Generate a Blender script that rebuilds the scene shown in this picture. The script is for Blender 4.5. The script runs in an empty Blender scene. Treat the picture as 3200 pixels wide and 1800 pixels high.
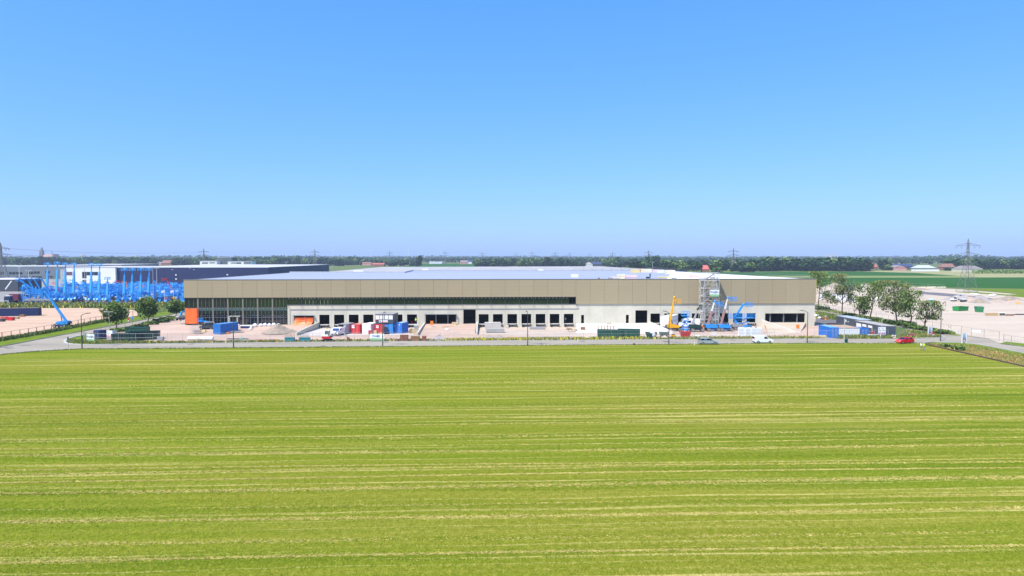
import bpy, bmesh, math, random
import numpy as np
from mathutils import Vector, Matrix
from mathutils.geometry import tessellate_polygon
random.seed(7); RNG = np.random.default_rng(11)
S = bpy.context.scene
COL = S.collection
R = math.radians
# ------------------------------------------------------------ camera
CAMZ = 20.5; PITCH = math.atan(100/2133.333); F = 2133.333
cam_d = bpy.data.cameras.new('camera'); cam = bpy.data.objects.new('camera', cam_d); COL.objects.link(cam)
cam_d.sensor_width = 36; cam_d.lens = 24.0; cam_d.clip_start = 0.5; cam_d.clip_end = 60000
cam.location = (0, 0, CAMZ); cam.rotation_euler = (math.pi/2 - PITCH, 0, 0)
S.camera = cam
# ------------------------------------------------------------ light
LD = Vector((0.45, 0.44, -1.0)).normalized()          # the way sunlight travels
SUN_EL = math.asin(-LD.z); SUN_AZ = math.atan2(-LD.x, -LD.y)   # azimuth from +Y towards +X
W = bpy.data.worlds.new('World'); S.world = W; W.use_nodes = True
wn = W.node_tree.nodes; wl = W.node_tree.links; wn.clear()
sky = wn.new('ShaderNodeTexSky'); sky.sky_type = 'NISHITA'; sky.sun_disc = False
sky.sun_elevation = SUN_EL; sky.sun_rotation = SUN_AZ
sky.altitude = 0; sky.air_density = 0.6; sky.dust_density = 1.0; sky.ozone_density = 6.0
sep = wn.new('ShaderNodeSeparateColor'); com = wn.new('ShaderNodeCombineColor'); wl.new(sky.outputs[0], sep.inputs[0])
for i, (gm, k) in enumerate(((1.0, .92), (.585, 1.94), (.25, 4.7))):      # the camera's blue-cyan rendering of the whole sky
    a = wn.new('ShaderNodeMath'); a.operation = 'POWER'; a.inputs[1].default_value = gm; wl.new(sep.outputs[i], a.inputs[0])
    b = wn.new('ShaderNodeMath'); b.operation = 'MULTIPLY'; b.inputs[1].default_value = k; wl.new(a.outputs[0], b.inputs[0]); wl.new(b.outputs[0], com.inputs[i])
bg = wn.new('ShaderNodeBackground'); bg.inputs['Strength'].default_value = 0.12
wo = wn.new('ShaderNodeOutputWorld')
wl.new(com.outputs[0], bg.inputs['Color']); wl.new(bg.outputs[0], wo.inputs['Surface'])
sun_d = bpy.data.lights.new('sun', 'SUN'); sun_d.energy = 4.6; sun_d.angle = R(0.5); sun_d.color = (1.0, 0.955, 0.88)
sun = bpy.data.objects.new('sun', sun_d); COL.objects.link(sun); sun.location = (-60, -60, 120)
sun.rotation_euler = LD.to_track_quat('-Z', 'Y').to_euler()
S.view_settings.view_transform = 'Standard'; S.view_settings.look = 'None'
S.view_settings.exposure = 0.55; S.view_settings.gamma = 1.0; S.view_settings.use_curve_mapping = False
S.cycles.max_bounces = 6; S.cycles.diffuse_bounces = 3; S.cycles.glossy_bounces = 3; S.cycles.volume_bounces = 0
S.cycles.transparent_max_bounces = 6; S.cycles.use_adaptive_sampling = True
# ------------------------------------------------------------ picture-to-place helpers (a pixel of the 3200 x 1800 photo -> a point of the place)
cp, sp = math.cos(PITCH), math.sin(PITCH)
def ray(px, py):
    a = (px-1600)/F; b = (900-py)/F
    return Vector((a, cp + b*sp, -sp + b*cp))
def G(px, py, z=0.0):
    d = ray(px, py); t = (z-CAMZ)/d.z
    return Vector((d.x*t, d.y*t, z))
def P(px, py, Y):
    d = ray(px, py); t = Y/d.y
    return Vector((d.x*t, Y, CAMZ + d.z*t))
def XatY(px, Y, z=0.0):
    return (px-1600)/F*(Y*cp - (z-CAMZ)*sp)
# ------------------------------------------------------------ things
def link(o, parent=None):
    COL.objects.link(o)
    if parent is not None: o.parent = parent
    return o
def tag(o, label=None, cat=None, group=None, kind=None):
    if label: o['label'] = label
    if cat: o['category'] = cat
    if group: o['group'] = group
    if kind: o['kind'] = kind
    return o
def thing(name, label, cat, loc=(0, 0, 0), rz=0.0, group=None):
    o = bpy.data.objects.new(name, None); o.empty_display_size = 0.5
    o.location = loc; o.rotation_euler = (0, 0, rz)
    return tag(link(o), label, cat, group)
def copy_tree(o, parent=None):
    c = o.copy(); link(c, parent)
    for ch in list(o.children): copy_tree(ch, c)
    return c
class MB:
    def __init__(s): s.v = []; s.f = []; s.mi = []; s.m = 0; s.isl = []
    def add(s, vs, fs):
        n = len(s.v); s.v += [tuple(p) for p in vs]; s.isl.append((n, len(s.v), len(s.f), len(s.f)+len(fs)))
        for f in fs: s.f.append(tuple(i+n for i in f)); s.mi.append(s.m)
        return s
    def hexa(s, b, t):   # 4 bottom + 4 top corners, counter-clockwise seen from above
        return s.add(list(b)+list(t), [(3,2,1,0),(4,5,6,7),(0,1,5,4),(1,2,6,5),(2,3,7,6),(3,0,4,7)])
    def box(s, c, d, rz=0.0, M=None):
        x, y, z = d[0]/2, d[1]/2, d[2]/2
        vs = [Vector(p) for p in [(-x,-y,-z),(x,-y,-z),(x,y,-z),(-x,y,-z),(-x,-y,z),(x,-y,z),(x,y,z),(-x,y,z)]]
        if rz: vs = [Matrix.Rotation(rz, 3, 'Z') @ v for v in vs]
        if M is not None: vs = [M @ v for v in vs]
        c = Vector(c)
        return s.add([v+c for v in vs], [(3,2,1,0),(4,5,6,7),(0,1,5,4),(1,2,6,5),(2,3,7,6),(3,0,4,7)])
    def b2(s, x0, x1, y0, y1, z0, z1): return s.box(((x0+x1)/2,(y0+y1)/2,(z0+z1)/2), (x1-x0,y1-y0,z1-z0))
    def bar(s, a, b, w, h=None):
        a, b = Vector(a), Vector(b); h = h or w; d = (b-a)
        if d.length < 1e-6: return s
        z = d.normalized(); u = Vector((0,0,1)) if abs(z.z) < .95 else Vector((0,1,0))
        x = z.cross(u).normalized()*(w/2); y = x.cross(z).normalized()*(h/2)
        return s.add([a-x-y,a+x-y,a+x+y,a-x+y,b-x-y,b+x-y,b+x+y,b-x+y], [(3,2,1,0),(4,5,6,7),(0,1,5,4),(1,2,6,5),(2,3,7,6),(3,0,4,7)])
    def tube(s, a, b, r, r1=None, n=6):
        a, b = Vector(a), Vector(b); r1 = r if r1 is None else r1; d = b-a
        if d.length < 1e-6: return s
        z = d.normalized(); u = Vector((0,0,1)) if abs(z.z) < .95 else Vector((1,0,0))
        x = z.cross(u).normalized(); y = z.cross(x)
        vs = []
        for i in range(n):
            q = 2*math.pi*i/n; e = x*math.cos(q)+y*math.sin(q); vs += [a+e*r, b+e*r1]
        fs = [(2*i, 2*((i+1)%n), 2*((i+1)%n)+1, 2*i+1) for i in range(n)]
        fs += [tuple(2*i for i in range(n))[::-1], tuple(2*i+1 for i in range(n))]
        return s.add(vs, fs)
    def path(s, pts, r, n=6):
        for a, b in zip(pts[:-1], pts[1:]): s.tube(a, b, r, n=n)
        return s
    def prism(s, poly, z0, z1, top=None):   # poly xy (ccw) extruded in z; top: scaled/other polygon
        t = top or poly; n = len(poly)
        vs = [(p[0],p[1],z0) for p in poly]+[(p[0],p[1],z1) for p in t]
        return s.add(vs, [tuple(range(n))[::-1], tuple(range(n,2*n))]+[(i,(i+1)%n,n+(i+1)%n,n+i) for i in range(n)])
    def side(s, prof, y0, y1, prof1=None):  # profile in (x,z), extruded from y0 to y1
        q = prof1 or prof; n = len(prof)
        vs = [(p[0],y0,p[1]) for p in prof]+[(p[0],y1,p[1]) for p in q]
        return s.add(vs, [tuple(range(n)), tuple(range(n,2*n))[::-1]]+[(i,n+i,n+(i+1)%n,(i+1)%n) for i in range(n)])
    def ball(s, c, r, seg=8, ring=5):
        r = (r,r,r) if not hasattr(r,'__len__') else r; vs = []; fs = []
        for j in range(1, ring):
            a = math.pi*j/ring
            for i in range(seg):
                b = 2*math.pi*i/seg; vs.append((c[0]+r[0]*math.sin(a)*math.cos(b), c[1]+r[1]*math.sin(a)*math.sin(b), c[2]+r[2]*math.cos(a)))
        t = len(vs); vs += [(c[0],c[1],c[2]+r[2]),(c[0],c[1],c[2]-r[2])]
        for j in range(ring-2):
            for i in range(seg): fs.append((j*seg+i,(j+1)*seg+i,(j+1)*seg+(i+1)%seg,j*seg+(i+1)%seg))
        for i in range(seg):
            fs.append((t,i,(i+1)%seg)); fs.append((t+1,(ring-2)*seg+(i+1)%seg,(ring-2)*seg+i))
        return s.add(vs, fs)
    def mesh(s, name, mats, smooth=False):
        me = bpy.data.meshes.new(name); me.from_pydata(s.v, [], s.f)
        for m in (mats if isinstance(mats, (list, tuple)) else [mats]): me.materials.append(m)
        if any(s.mi): me.polygons.foreach_set('material_index', s.mi)
        if smooth: me.polygons.foreach_set('use_smooth', [True]*len(me.polygons))
        me.update(); return me
    def pieces(s):
        """pieces of a part that stand well apart, each to become a part of its own"""
        k = len(s.isl)
        if k < 2 or k > 260: return None
        A = np.array(s.v); lo = np.array([A[a:b].min(0) for a, b, _, _ in s.isl]); hi = np.array([A[a:b].max(0) for a, b, _, _ in s.isl]); sz = (hi-lo).max(1)
        gap = np.maximum(0, np.maximum(lo[:,None]-hi[None], lo[None]-hi[:,None])); near = np.sqrt((gap**2).sum(2)) <= np.maximum(.02, .49*np.maximum(sz[:,None], sz[None]))
        lab = np.arange(k)
        while True:
            new = np.array([lab[near[i]].min() for i in range(k)])
            if (new == lab).all(): break
            lab = new
        ids = sorted(set(lab)); return None if len(ids) < 2 else [[i for i in range(k) if lab[i] == j] for j in ids]
    def build(s, name, mats, parent=None, loc=None, rz=0.0, smooth=False):
        ps = s.pieces() if parent is not None else None
        if ps:
            first = None
            for grp in ps:
                q = MB()
                for i in grp:
                    a, b, c, d = s.isl[i]
                    q.add(s.v[a:b], [tuple(x-a for x in f) for f in s.f[c:d]])
                o = q.build1(name, mats, parent, loc, rz, smooth); first = first or o
            return first
        return s.build1(name, mats, parent, loc, rz, smooth)
    def build1(s, name, mats, parent=None, loc=None, rz=0.0, smooth=False):
        o = bpy.data.objects.new(name, s.mesh(name, mats, smooth)); link(o, parent)
        if loc is not None: o.location = loc
        if rz: o.rotation_euler = (0, 0, rz)
        return o
def quads_mesh(name, V, mats, mi=None):
    """V: (n,4,3) quads"""
    n = len(V); me = bpy.data.meshes.new(name)
    me.vertices.add(n*4); me.vertices.foreach_set('co', np.asarray(V, dtype=np.float32).ravel())
    me.loops.add(n*4); me.loops.foreach_set('vertex_index', np.arange(n*4, dtype=np.int32))
    me.polygons.add(n); me.polygons.foreach_set('loop_start', np.arange(0, n*4, 4, dtype=np.int32))
    me.polygons.foreach_set('loop_total', np.full(n, 4, dtype=np.int32))
    for m in mats: me.materials.append(m)
    if mi is not None: me.polygons.foreach_set('material_index', np.asarray(mi, dtype=np.int32))
    me.update(calc_edges=True); return me
# ------------------------------------------------------------ materials (all procedural)
def lin(c):
    if isinstance(c, str): c = [int(c[i:i+2], 16)/255 for i in (1, 3, 5)]; return tuple(x/12.92 if x <= .04045 else ((x+.055)/1.055)**2.4 for x in c)
    return c
MATS = {}
def mat(name, rgb, rough=.6, var=.10, scale=.8, metal=0.0, bump=0.0, bscale=8.0, spec=.4, world=False, stretch=None, emit=None):
    if name in MATS: return MATS[name]
    rgb = lin(rgb); m = bpy.data.materials.new(name); m.use_nodes = True; MATS[name] = m
    nt = m.node_tree; N = nt.nodes; L = nt.links; b = N['Principled BSDF']
    b.inputs['Roughness'].default_value = rough; b.inputs['Metallic'].default_value = metal
    b.inputs['Specular IOR Level'].default_value = spec
    if world: tc = N.new('ShaderNodeNewGeometry').outputs['Position']
    else: tc = N.new('ShaderNodeTexCoord').outputs['Object']
    if stretch:
        mp = N.new('ShaderNodeMapping'); mp.inputs['Scale'].default_value = stretch; L.new(tc, mp.inputs['Vector']); tc = mp.outputs[0]
    if var:
        no = N.new('ShaderNodeTexNoise'); no.inputs['Scale'].default_value = scale; no.inputs['Detail'].default_value = 5; no.inputs['Roughness'].default_value = .6
        L.new(tc, no.inputs['Vector'])
        cr = N.new('ShaderNodeValToRGB'); e = cr.color_ramp.elements
        e[0].position = .3; e[1].position = .7
        e[0].color = (*[x*(1-var) for x in rgb], 1); e[1].color = (*[min(1, x*(1+var)) for x in rgb], 1)
        L.new(no.outputs[0], cr.inputs[0]); L.new(cr.outputs[0], b.inputs['Base Color'])
    else: b.inputs['Base Color'].default_value = (*rgb, 1)
    if bump:
        n2 = N.new('ShaderNodeTexNoise'); n2.inputs['Scale'].default_value = bscale; n2.inputs['Detail'].default_value = 3; L.new(tc, n2.inputs['Vector'])
        bp = N.new('ShaderNodeBump'); bp.inputs['Strength'].default_value = bump; bp.inputs['Distance'].default_value = .05
        L.new(n2.outputs[0], bp.inputs['Height']); L.new(bp.outputs[0], b.inputs['Normal'])
    return m
def vary(m, amt):
    """each object that wears this material gets its own slight tone"""
    nt = m.node_tree; b = nt.nodes['Principled BSDF']; src = b.inputs['Base Color'].links[0].from_socket
    oi = nt.nodes.new('ShaderNodeObjectInfo'); mr = nt.nodes.new('ShaderNodeMapRange'); mr.inputs['To Min'].default_value = 1-amt; mr.inputs['To Max'].default_value = 1+amt; nt.links.new(oi.outputs['Random'], mr.inputs['Value'])
    vm = nt.nodes.new('ShaderNodeVectorMath'); vm.operation = 'SCALE'; nt.links.new(src, vm.inputs[0]); nt.links.new(mr.outputs[0], vm.inputs['Scale']); nt.links.new(vm.outputs[0], b.inputs['Base Color']); return m
class Nodes:
    """small helper for the hand-made ground materials"""
    def __init__(s, name, rough=.9):
        s.m = bpy.data.materials.new(name); s.m.use_nodes = True; s.N = s.m.node_tree.nodes; s.L = s.m.node_tree.links
        s.b = s.N['Principled BSDF']; s.b.inputs['Roughness'].default_value = rough; s.b.inputs['Specular IOR Level'].default_value = .05
        s.pos = s.N.new('ShaderNodeNewGeometry').outputs['Position']
    def mapped(s, sc=(1,1,1), rz=0.0):
        a = s.N.new('ShaderNodeMapping'); a.inputs['Rotation'].default_value = (0,0,rz); s.L.new(s.pos, a.inputs['Vector'])
        b = s.N.new('ShaderNodeMapping'); b.inputs['Scale'].default_value = sc; s.L.new(a.outputs[0], b.inputs['Vector']); return b.outputs[0]
    def noise(s, vec, scale, detail=4, rough=.6):
        n = s.N.new('ShaderNodeTexNoise'); n.inputs['Scale'].default_value = scale; n.inputs['Detail'].default_value = detail; n.inputs['Roughness'].default_value = rough
        s.L.new(vec, n.inputs['Vector']); return n.outputs[0]
    def ramp(s, fac, stops):
        r = s.N.new('ShaderNodeValToRGB'); e = r.color_ramp.elements
        while len(e) < len(stops): e.new(.5)
        for k, (p, c) in zip(e, stops):
            k.position = p; k.color = (*lin(c), 1) if not isinstance(c, (int, float)) else (c, c, c, 1)
        s.L.new(fac, r.inputs[0]); return r.outputs[0]
    def mix(s, fac, a, b):
        x = s.N.new('ShaderNodeMix'); x.data_type = 'RGBA'
        if isinstance(fac, (int, float)): x.inputs[0].default_value = fac
        else: s.L.new(fac, x.inputs[0])
        for q, i in ((a, 6), (b, 7)):
            if isinstance(q, (tuple, str)): x.inputs[i].default_value = (*lin(q), 1)
            else: s.L.new(q, x.inputs[i])
        return x.outputs[2]
    def mul(s, a, b):
        x = s.N.new('ShaderNodeMath'); x.operation = 'MULTIPLY'
        for q, i in ((a, 0), (b, 1)):
            if isinstance(q, (int, float)): x.inputs[i].default_value = q
            else: s.L.new(q, x.inputs[i])
        return x.outputs[0]
    def done(s, col, height=None, dist=.05, strength=.5):
        s.L.new(col, s.b.inputs['Base Color'])
        if height is not None:
            bp = s.N.new('ShaderNodeBump'); bp.inputs['Strength'].default_value = strength; bp.inputs['Distance'].default_value = dist
            s.L.new(height, bp.inputs['Height']); s.L.new(bp.outputs[0], s.b.inputs['Normal'])
        return s.m
FAC_ANG = R(2.45)
def m_hay():
    n = Nodes('hay_field_mat', 1.0); n.b.inputs['Specular IOR Level'].default_value = 0.0; v = n.mapped(rz=-FAC_ANG)
    wob = n.noise(n.mapped((.045,.05,1), -FAC_ANG), 1.0, 2, .5)          # rows wander a little
    ad = n.N.new('ShaderNodeVectorMath'); ad.operation = 'ADD'; cx = n.N.new('ShaderNodeCombineXYZ'); n.L.new(n.mul(wob, 1.6), cx.inputs[1]); n.L.new(v, ad.inputs[0]); n.L.new(cx.outputs[0], ad.inputs[1]); v = ad.outputs[0]
    def st(sx, sy):
        mp = n.N.new('ShaderNodeMapping'); mp.inputs['Scale'].default_value = (sx, sy, 1); n.L.new(v, mp.inputs['Vector']); return mp.outputs[0]
    def math_(op, a, b):
        x = n.N.new('ShaderNodeMath'); x.operation = op
        for q, i in ((a, 0), (b, 1)):
            if isinstance(q, (int, float)): x.inputs[i].default_value = q
            else: n.L.new(q, x.inputs[i])
        return x.outputs[0]
    g1 = n.noise(st(9, 4.2), 1.0, 3, .75); g2 = n.noise(st(2.4, 1.5), 1.0, 4, .7)
    grain = math_('ADD', n.mul(g1, .6), n.mul(g2, .4))
    bands = n.noise(st(.009, .42), 1.0, 4, .65); wide = n.noise(st(.010, .03), 1.0, 3, .5)
    rows = n.mul(n.ramp(n.noise(st(.005, 1.15), 1.0, 3, .6), [(.53, 0.0), (.66, 1.0)]), n.ramp(n.noise(st(.10, .5), 1.0, 4, .6), [(.28, .25), (.60, 1.0)]))
    fine = n.ramp(n.noise(st(.02, 2.2), 1.0, 2, .5), [(.45, 0.0), (.72, .8)])
    green = n.ramp(bands, [(.36, (.078,.140,.006)), (.50, (.138,.188,.012)), (.64, (.215,.228,.028))])
    green = n.mix(n.ramp(wide, [(.38, 0.0), (.62, .60)]), green, (.205,.190,.024))
    col = n.mix(n.ramp(grain, [(.37, .65), (.50, 0.0)]), green, (.055,.092,.005))
    col = n.mix(n.ramp(grain, [(.50, 0.0), (.63, .8)]), col, (.270,.268,.036))
    dry = math_('ADD', math_('ADD', n.mul(rows, .34), n.mul(fine, .14)), math_('MULTIPLY', n.ramp(wide, [(.40, 0.0), (.72, 1.0)]), .10))
    straw = n.ramp(math_('ADD', grain, dry), [(.62, 0.0), (.90, .95)])
    col = n.mix(straw, col, (.46,.385,.130))
    patch = n.mul(n.ramp(n.noise(st(.022, .07), 1.0, 4, .6), [(.56, 0.0), (.72, .45)]), n.ramp(g2, [(.35, .25), (.6, 1.0)]))
    col = n.mix(patch, col, (.265,.225,.060))
    track = n.mul(n.ramp(n.noise(st(.004, 1.25), 1.0, 2, .4), [(.655, 0.0), (.69, .8)]), n.ramp(n.noise(st(.03, .2), 1.0, 3), [(.45, 0.0), (.6, .9)]))
    col = n.mix(track, col, (.055,.070,.010))
    return n.done(col, grain, .06, .55)
def m_flat(name, c0, c1, scale, c2=None, s2=3.0, a2=.35, sx=1.0, sy=1.0, bump=.3):
    n = Nodes(name); v = n.mapped((sx, sy, 1), -FAC_ANG)
    col = n.ramp(n.noise(v, scale, 5), [(.35, c0), (.65, c1)])
    g = n.noise(n.pos, s2, 5, .7)
    if name.startswith('sand') or name.startswith('yard') or name.startswith('dock'):
        tr = n.mul(n.ramp(n.noise(n.mapped((.05,.9,1), R(7)), 1.0, 3, .6), [(.52, 0.0), (.62, .55)]), n.ramp(n.noise(n.pos, .05, 3), [(.42, .15), (.6, 1.0)]))
        col = n.mix(tr, col, tuple(x*.78 for x in lin(c0)))
        blot = n.ramp(n.noise(n.pos, .11, 4, .65), [(.55, 0.0), (.72, .4)]); col = n.mix(blot, col, tuple(min(.8,x*1.18) for x in lin(c1)))
    if c2: col = n.mix(n.ramp(g, [(.45, 0.0), (.68, a2)]), col, c2)
    return n.done(col, g, .04, bump)
HAY = m_hay()
SAND = m_flat('sand_ground', (0.412,0.299,0.238), (0.516,0.387,0.310), .09, (0.360,0.260,0.199), 1.3, .35, .6, 1.6)
SAND_R = m_flat('sand_ground_pale', (0.448,0.365,0.283), (0.521,0.436,0.339), .05, (0.398,0.322,0.242), .7, .3, .5, 2.2)
SAND_L = m_flat('sand_ground_pink', (0.476,0.324,0.224), (0.552,0.389,0.274), .06, (0.406,0.278,0.183), .8, .3, .35, 2.0)
ROAD = m_flat('road_paving', (0.270,0.239,0.188), (0.347,0.308,0.243), .10, (0.241,0.212,0.164), 2.5, .25, .35, 1.8, .1)
PATH = m_flat('path_paving', (0.247,0.222,0.174), (0.315,0.285,0.223), .2, (0.210,0.190,0.148), 2.5, .3, .5, 1.5, .1)
VERGE = m_flat('verge_grass', (0.085,0.142,0.008), (0.150,0.214,0.015), .25, (0.200,0.199,0.025), 2.0, .5, 1, 1, .8)
ROUGH = m_flat('rough_grass', (.165,.195,.030), (.290,.215,.060), .14, (.36,.24,.07), 1.2, .6, 1, 1, .9)
WEED = m_flat('weed_strip', (.095,.120,.028), (.19,.18,.055), .5, (.30,.27,.09), 1.8, .5, 1, 1, .9)
FARM = m_flat('farm_ground', (.075,.125,.030), (.165,.185,.060), .004, (.06,.10,.03), .03, .4, 1, 2)
CROP = m_flat('crop_green', (0.020,0.086,0.010), (0.034,0.117,0.014), .05, (0.016,0.066,0.008), .6, .5, .25, 3, .6)
CROP2 = m_flat('crop_light', (.155,.205,.055), (.215,.240,.085), .05, (.25,.24,.1), .5, .4, .25, 3, .4)
DRY = m_flat('crop_dry', (.27,.27,.115), (.335,.305,.15), .05, (.2,.22,.08), .5, .4, .25, 3, .4)
CRUSH = m_flat('dark_aggregate', (.118,.112,.120), (.175,.165,.168), .12, (.22,.2,.2), 1.5, .3, .4, 1.6)
# ============================================================ the ground, roads and lots
def sheet(name, pts, z, m, kind='structure', cut=None):
    """a flat sheet at height z; pts are photo pixels on the ground"""
    ps = [G(p[0], p[1], z) if len(p) == 2 else Vector((p[0], p[1], z)) for p in pts]
    tri = tessellate_polygon([[Vector((p.x, p.y, 0)) for p in ps]])
    fs = [t if (ps[t[1]]-ps[t[0]]).cross(ps[t[2]]-ps[t[0]]).z > 0 else t[::-1] for t in tri]
    me = bpy.data.meshes.new(name); me.from_pydata([tuple(p) for p in ps], [], fs); me.materials.append(m); me.update()
    o = link(bpy.data.objects.new(name, me)); return tag(o, kind=kind)
g = MB(); g.add([(-30000,-3000,-.12),(30000,-3000,-.12),(30000,40000,-.12),(-30000,40000,-.12)], [(0,1,2,3)])
tag(g.build('ground', FARM), kind='structure')
ROAD_NEAR = [(-90,1122),(0,1108.3),(88,1099.6),(214,1092),(256,1090.2),(400,1089.5),(800,1086.3),(1200,1082.8),(1600,1079.6),(2000,1076.6),(2400,1073.2),(2800,1072.4),(2884,1072.0)]
ROAD_FAR = [(204,1066),(209,1073),(226,1076),(256,1077.2),(400,1075.7),(800,1071),(1200,1067.8),(1600,1064.7),(2000,1062),(2600,1058.8),(2790,1058)]
fieldpts = [(-90,1121)] + ROAD_NEAR[1:] + [(2892,1077.5),(3040,1110),(3200,1146),(3330,1177)]
fp = [G(*p) for p in fieldpts]
hay = sheet('hay_field', [(p.x, p.y, 0) for p in fp] + [(fp[-1].x+14, 60, 0),(130,-30,0),(-130,-30,0),(-130,100,0)], 0.0, HAY)
sheet('road', [(-90,1122)] + ROAD_NEAR[1:] + [(2913,1068.3),(2944,1069.4),(3005,1071.2),(3040,1074),(3086,1081.5),(3200,1103.5),(3330,1128),(3330,1106),(3200,1083.6),(3125,1073),(3088,1058.8),(3004,1047),(2986,1049.5),(2953,1053.5),(2940,1055.3),(2860,1057.6)] + ROAD_FAR[::-1] + [(214,1057.6),(256,1048),(356,1028),(434,1013.5),(500,1001),(575,984),(700,962),(700,952),(575,974.7),(500,990),(400,1008.5),(254,1036),(151,1054.7),(58,1072.8),(0,1083.3),(-90,1100)], -.02, ROAD)
sheet('path', [(2500,958),(2560,969),(2637,982.5),(2684,991.5),(2796,1013.5),(2940,1039.5),(2990,1049.5),(2953,1054),(2921,1045),(2898,1036),(2842,1029),(2796,1019.5),(2684,998.5),(2634,989.5),(2560,975),(2500,964)], -.024, PATH)
# the building site and the open lots
sheet('building_site', [(320,1062),(356,1031),(434,1017),(575,986),(600,960),(2520,960),(2560,984),(2640,1003),(2700,1018),(2800,1040),(2800,1056.5),(2600,1058.2)] + ROAD_FAR[4:-2][::-1] + [(330,1076.2)], -.03, SAND)
sheet('crushed_stone_patch', [(2549,996),(2600,992),(2640,1000),(2690,1012),(2640,1016),(2560,1012),(2548,1008)], -.024, CRUSH)
sheet('left_lot', [(-120,964),(250,962.5),(400,966),(432,972),(430,987),(400,993),(300,1010.5),(225,1025.5),(115,1046.5),(7,1065),(-120,1090)], -.03, SAND_L)
FENCE_L = [(-60,1077),(7,1065),(115,1047),(225,1026),(300,1011),(400,993.5),(500,976),(575,963)]
sheet('left_verge', FENCE_L + [(575,974.7),(500,990),(400,1008.5),(254,1036),(151,1054.7),(58,1072.8),(0,1083.3),(-60,1095)], -.026, VERGE)
sheet('corner_verge', [(206,1066),(216,1058.6),(256,1049),(356,1029),(434,1014.5),(500,1002),(575,985),(575,990),(500,1006),(434,1020),(356,1033),(330,1050),(330,1074),(300,1077),(256,1076.6),(228,1075.2),(212,1072)], .06, VERGE)
sheet('flower_strip', [(-160,966),(430,966),(600,962),(600,948),(-160,949.5)], -.04, WEED)
sheet('machine_yard', [(-260,949),(700,947.5),(700,872),(-200,872)], -.045, m_flat('yard_paving', (.23,.22,.205), (.30,.285,.26), .06, (.2,.19,.18), .8, .3))
sheet('road_verge', [(395,1075.6)] + [(p[0], p[1]-.2) for p in ROAD_FAR[5:-1]] + [(2560,1052.5),(2400,1052.5),(2000,1055),(1600,1058),(1200,1061.5),(800,1066),(395,1069.5)], -.014, WEED)
sheet('cabin_verge', [(2612,1058.2),(2690,1057.6),(2786,1057.4),(2775,1052),(2700,1050),(2620,1053)], -.012, VERGE)
sheet('triangle_verge', [(2835,1027),(2842,1030.5),(2898,1037.5),(2921,1046),(2952,1053.6),(2938,1055.2),(2860,1057.5),(2815,1056.5),(2812,1040)], .05, ROUGH)
sheet('site_side_verge', [(2549,973),(2560,976),(2634,990.5),(2684,999.5),(2796,1020.5),(2812,1026),(2800,1040),(2700,1015),(2640,1001),(2600,992),(2549,996)], -.022, VERGE)
sheet('path_verge', [(2500,952),(2560,965),(2637,979.5),(2684,988),(2796,1008.5),(2940,1035),(3004,1046.8),(2986,1049.3),(2940,1039.2),(2796,1013.2),(2684,991.2),(2637,982.2),(2500,957.5)], -.026, VERGE)
sheet('roadside_verge', [(2890,1076),(2913,1068.8),(2944,1069.9),(3005,1071.7),(3040,1074.5),(3086,1082),(3200,1104),(3330,1129),(3330,1140),(3200,1117),(3086,1092),(2990,1079)], .05, VERGE)
sheet('rough_strip', [(2893,1076.8),(2990,1078.6),(3086,1091.6),(3200,1116.6),(3330,1139.5),(3330,1177),(3200,1146),(3040,1110)], .03, ROUGH)
sheet('gate_verge', [(3123,1073.6),(3145,1067),(3330,1088),(3330,1106.5),(3200,1083)], .05, VERGE)
sheet('right_lot', [(2500,953),(2560,966),(2637,980.5),(2796,1010),(2940,1037),(3004,1046),(3088,1058.4),(3125,1072.4),(3330,1098),(3330,940),(3200,921),(3000,904),(2852,897),(2500,892)], -.03, SAND_R)
sheet('lot_service_road', [(2840,909),(2866,911),(2930,914.5),(2992,919.5),(3079,930),(3145,937),(3240,946),(3260,951),(3136,941.5),(3075,936),(2979,927.5),(2866,918),(2840,914)], -.022, CRUSH)
sheet('pylon_verge', [(2985,911),(3040,912),(3110,917),(3200,925),(3200,929),(3120,922),(3050,917),(2990,913)], -.018, VERGE)
sheet('lot_far_verge', [(3115,921),(3200,919),(3330,933),(3330,946),(3200,930)], -.020, VERGE)
# farmland beyond
sheet('crop_field', [(2300,864),(3500,866),(3500,916),(3200,902),(2852,896.5),(2300,890)], -.09, CROP)
sheet('meadow', [(3010,902),(3200,903),(3500,917),(3500,938),(3200,919),(3020,906)], -.05, VERGE)
sheet('hay_strip', [(2200,861.5),(2990,861.8),(3060,867.5),(2200,868)], -.075, CROP2)
sheet('crop_field', [(2150,851),(2700,849),(2860,853),(2990,861.6),(2150,861.3)], -.08, CROP)
sheet('stubble_field', [(2690,848.2),(2790,845),(3500,850),(3500,866),(3060,867),(2990,861.5),(2860,852.8)], -.085, DRY)
sheet('meadow', [(1260,834),(1520,834),(1480,824),(1300,824)], -.09, CROP)
sheet('meadow', [(2100,860),(2310,856),(2310,842),(2100,842)], -.09, VERGE)
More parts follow.
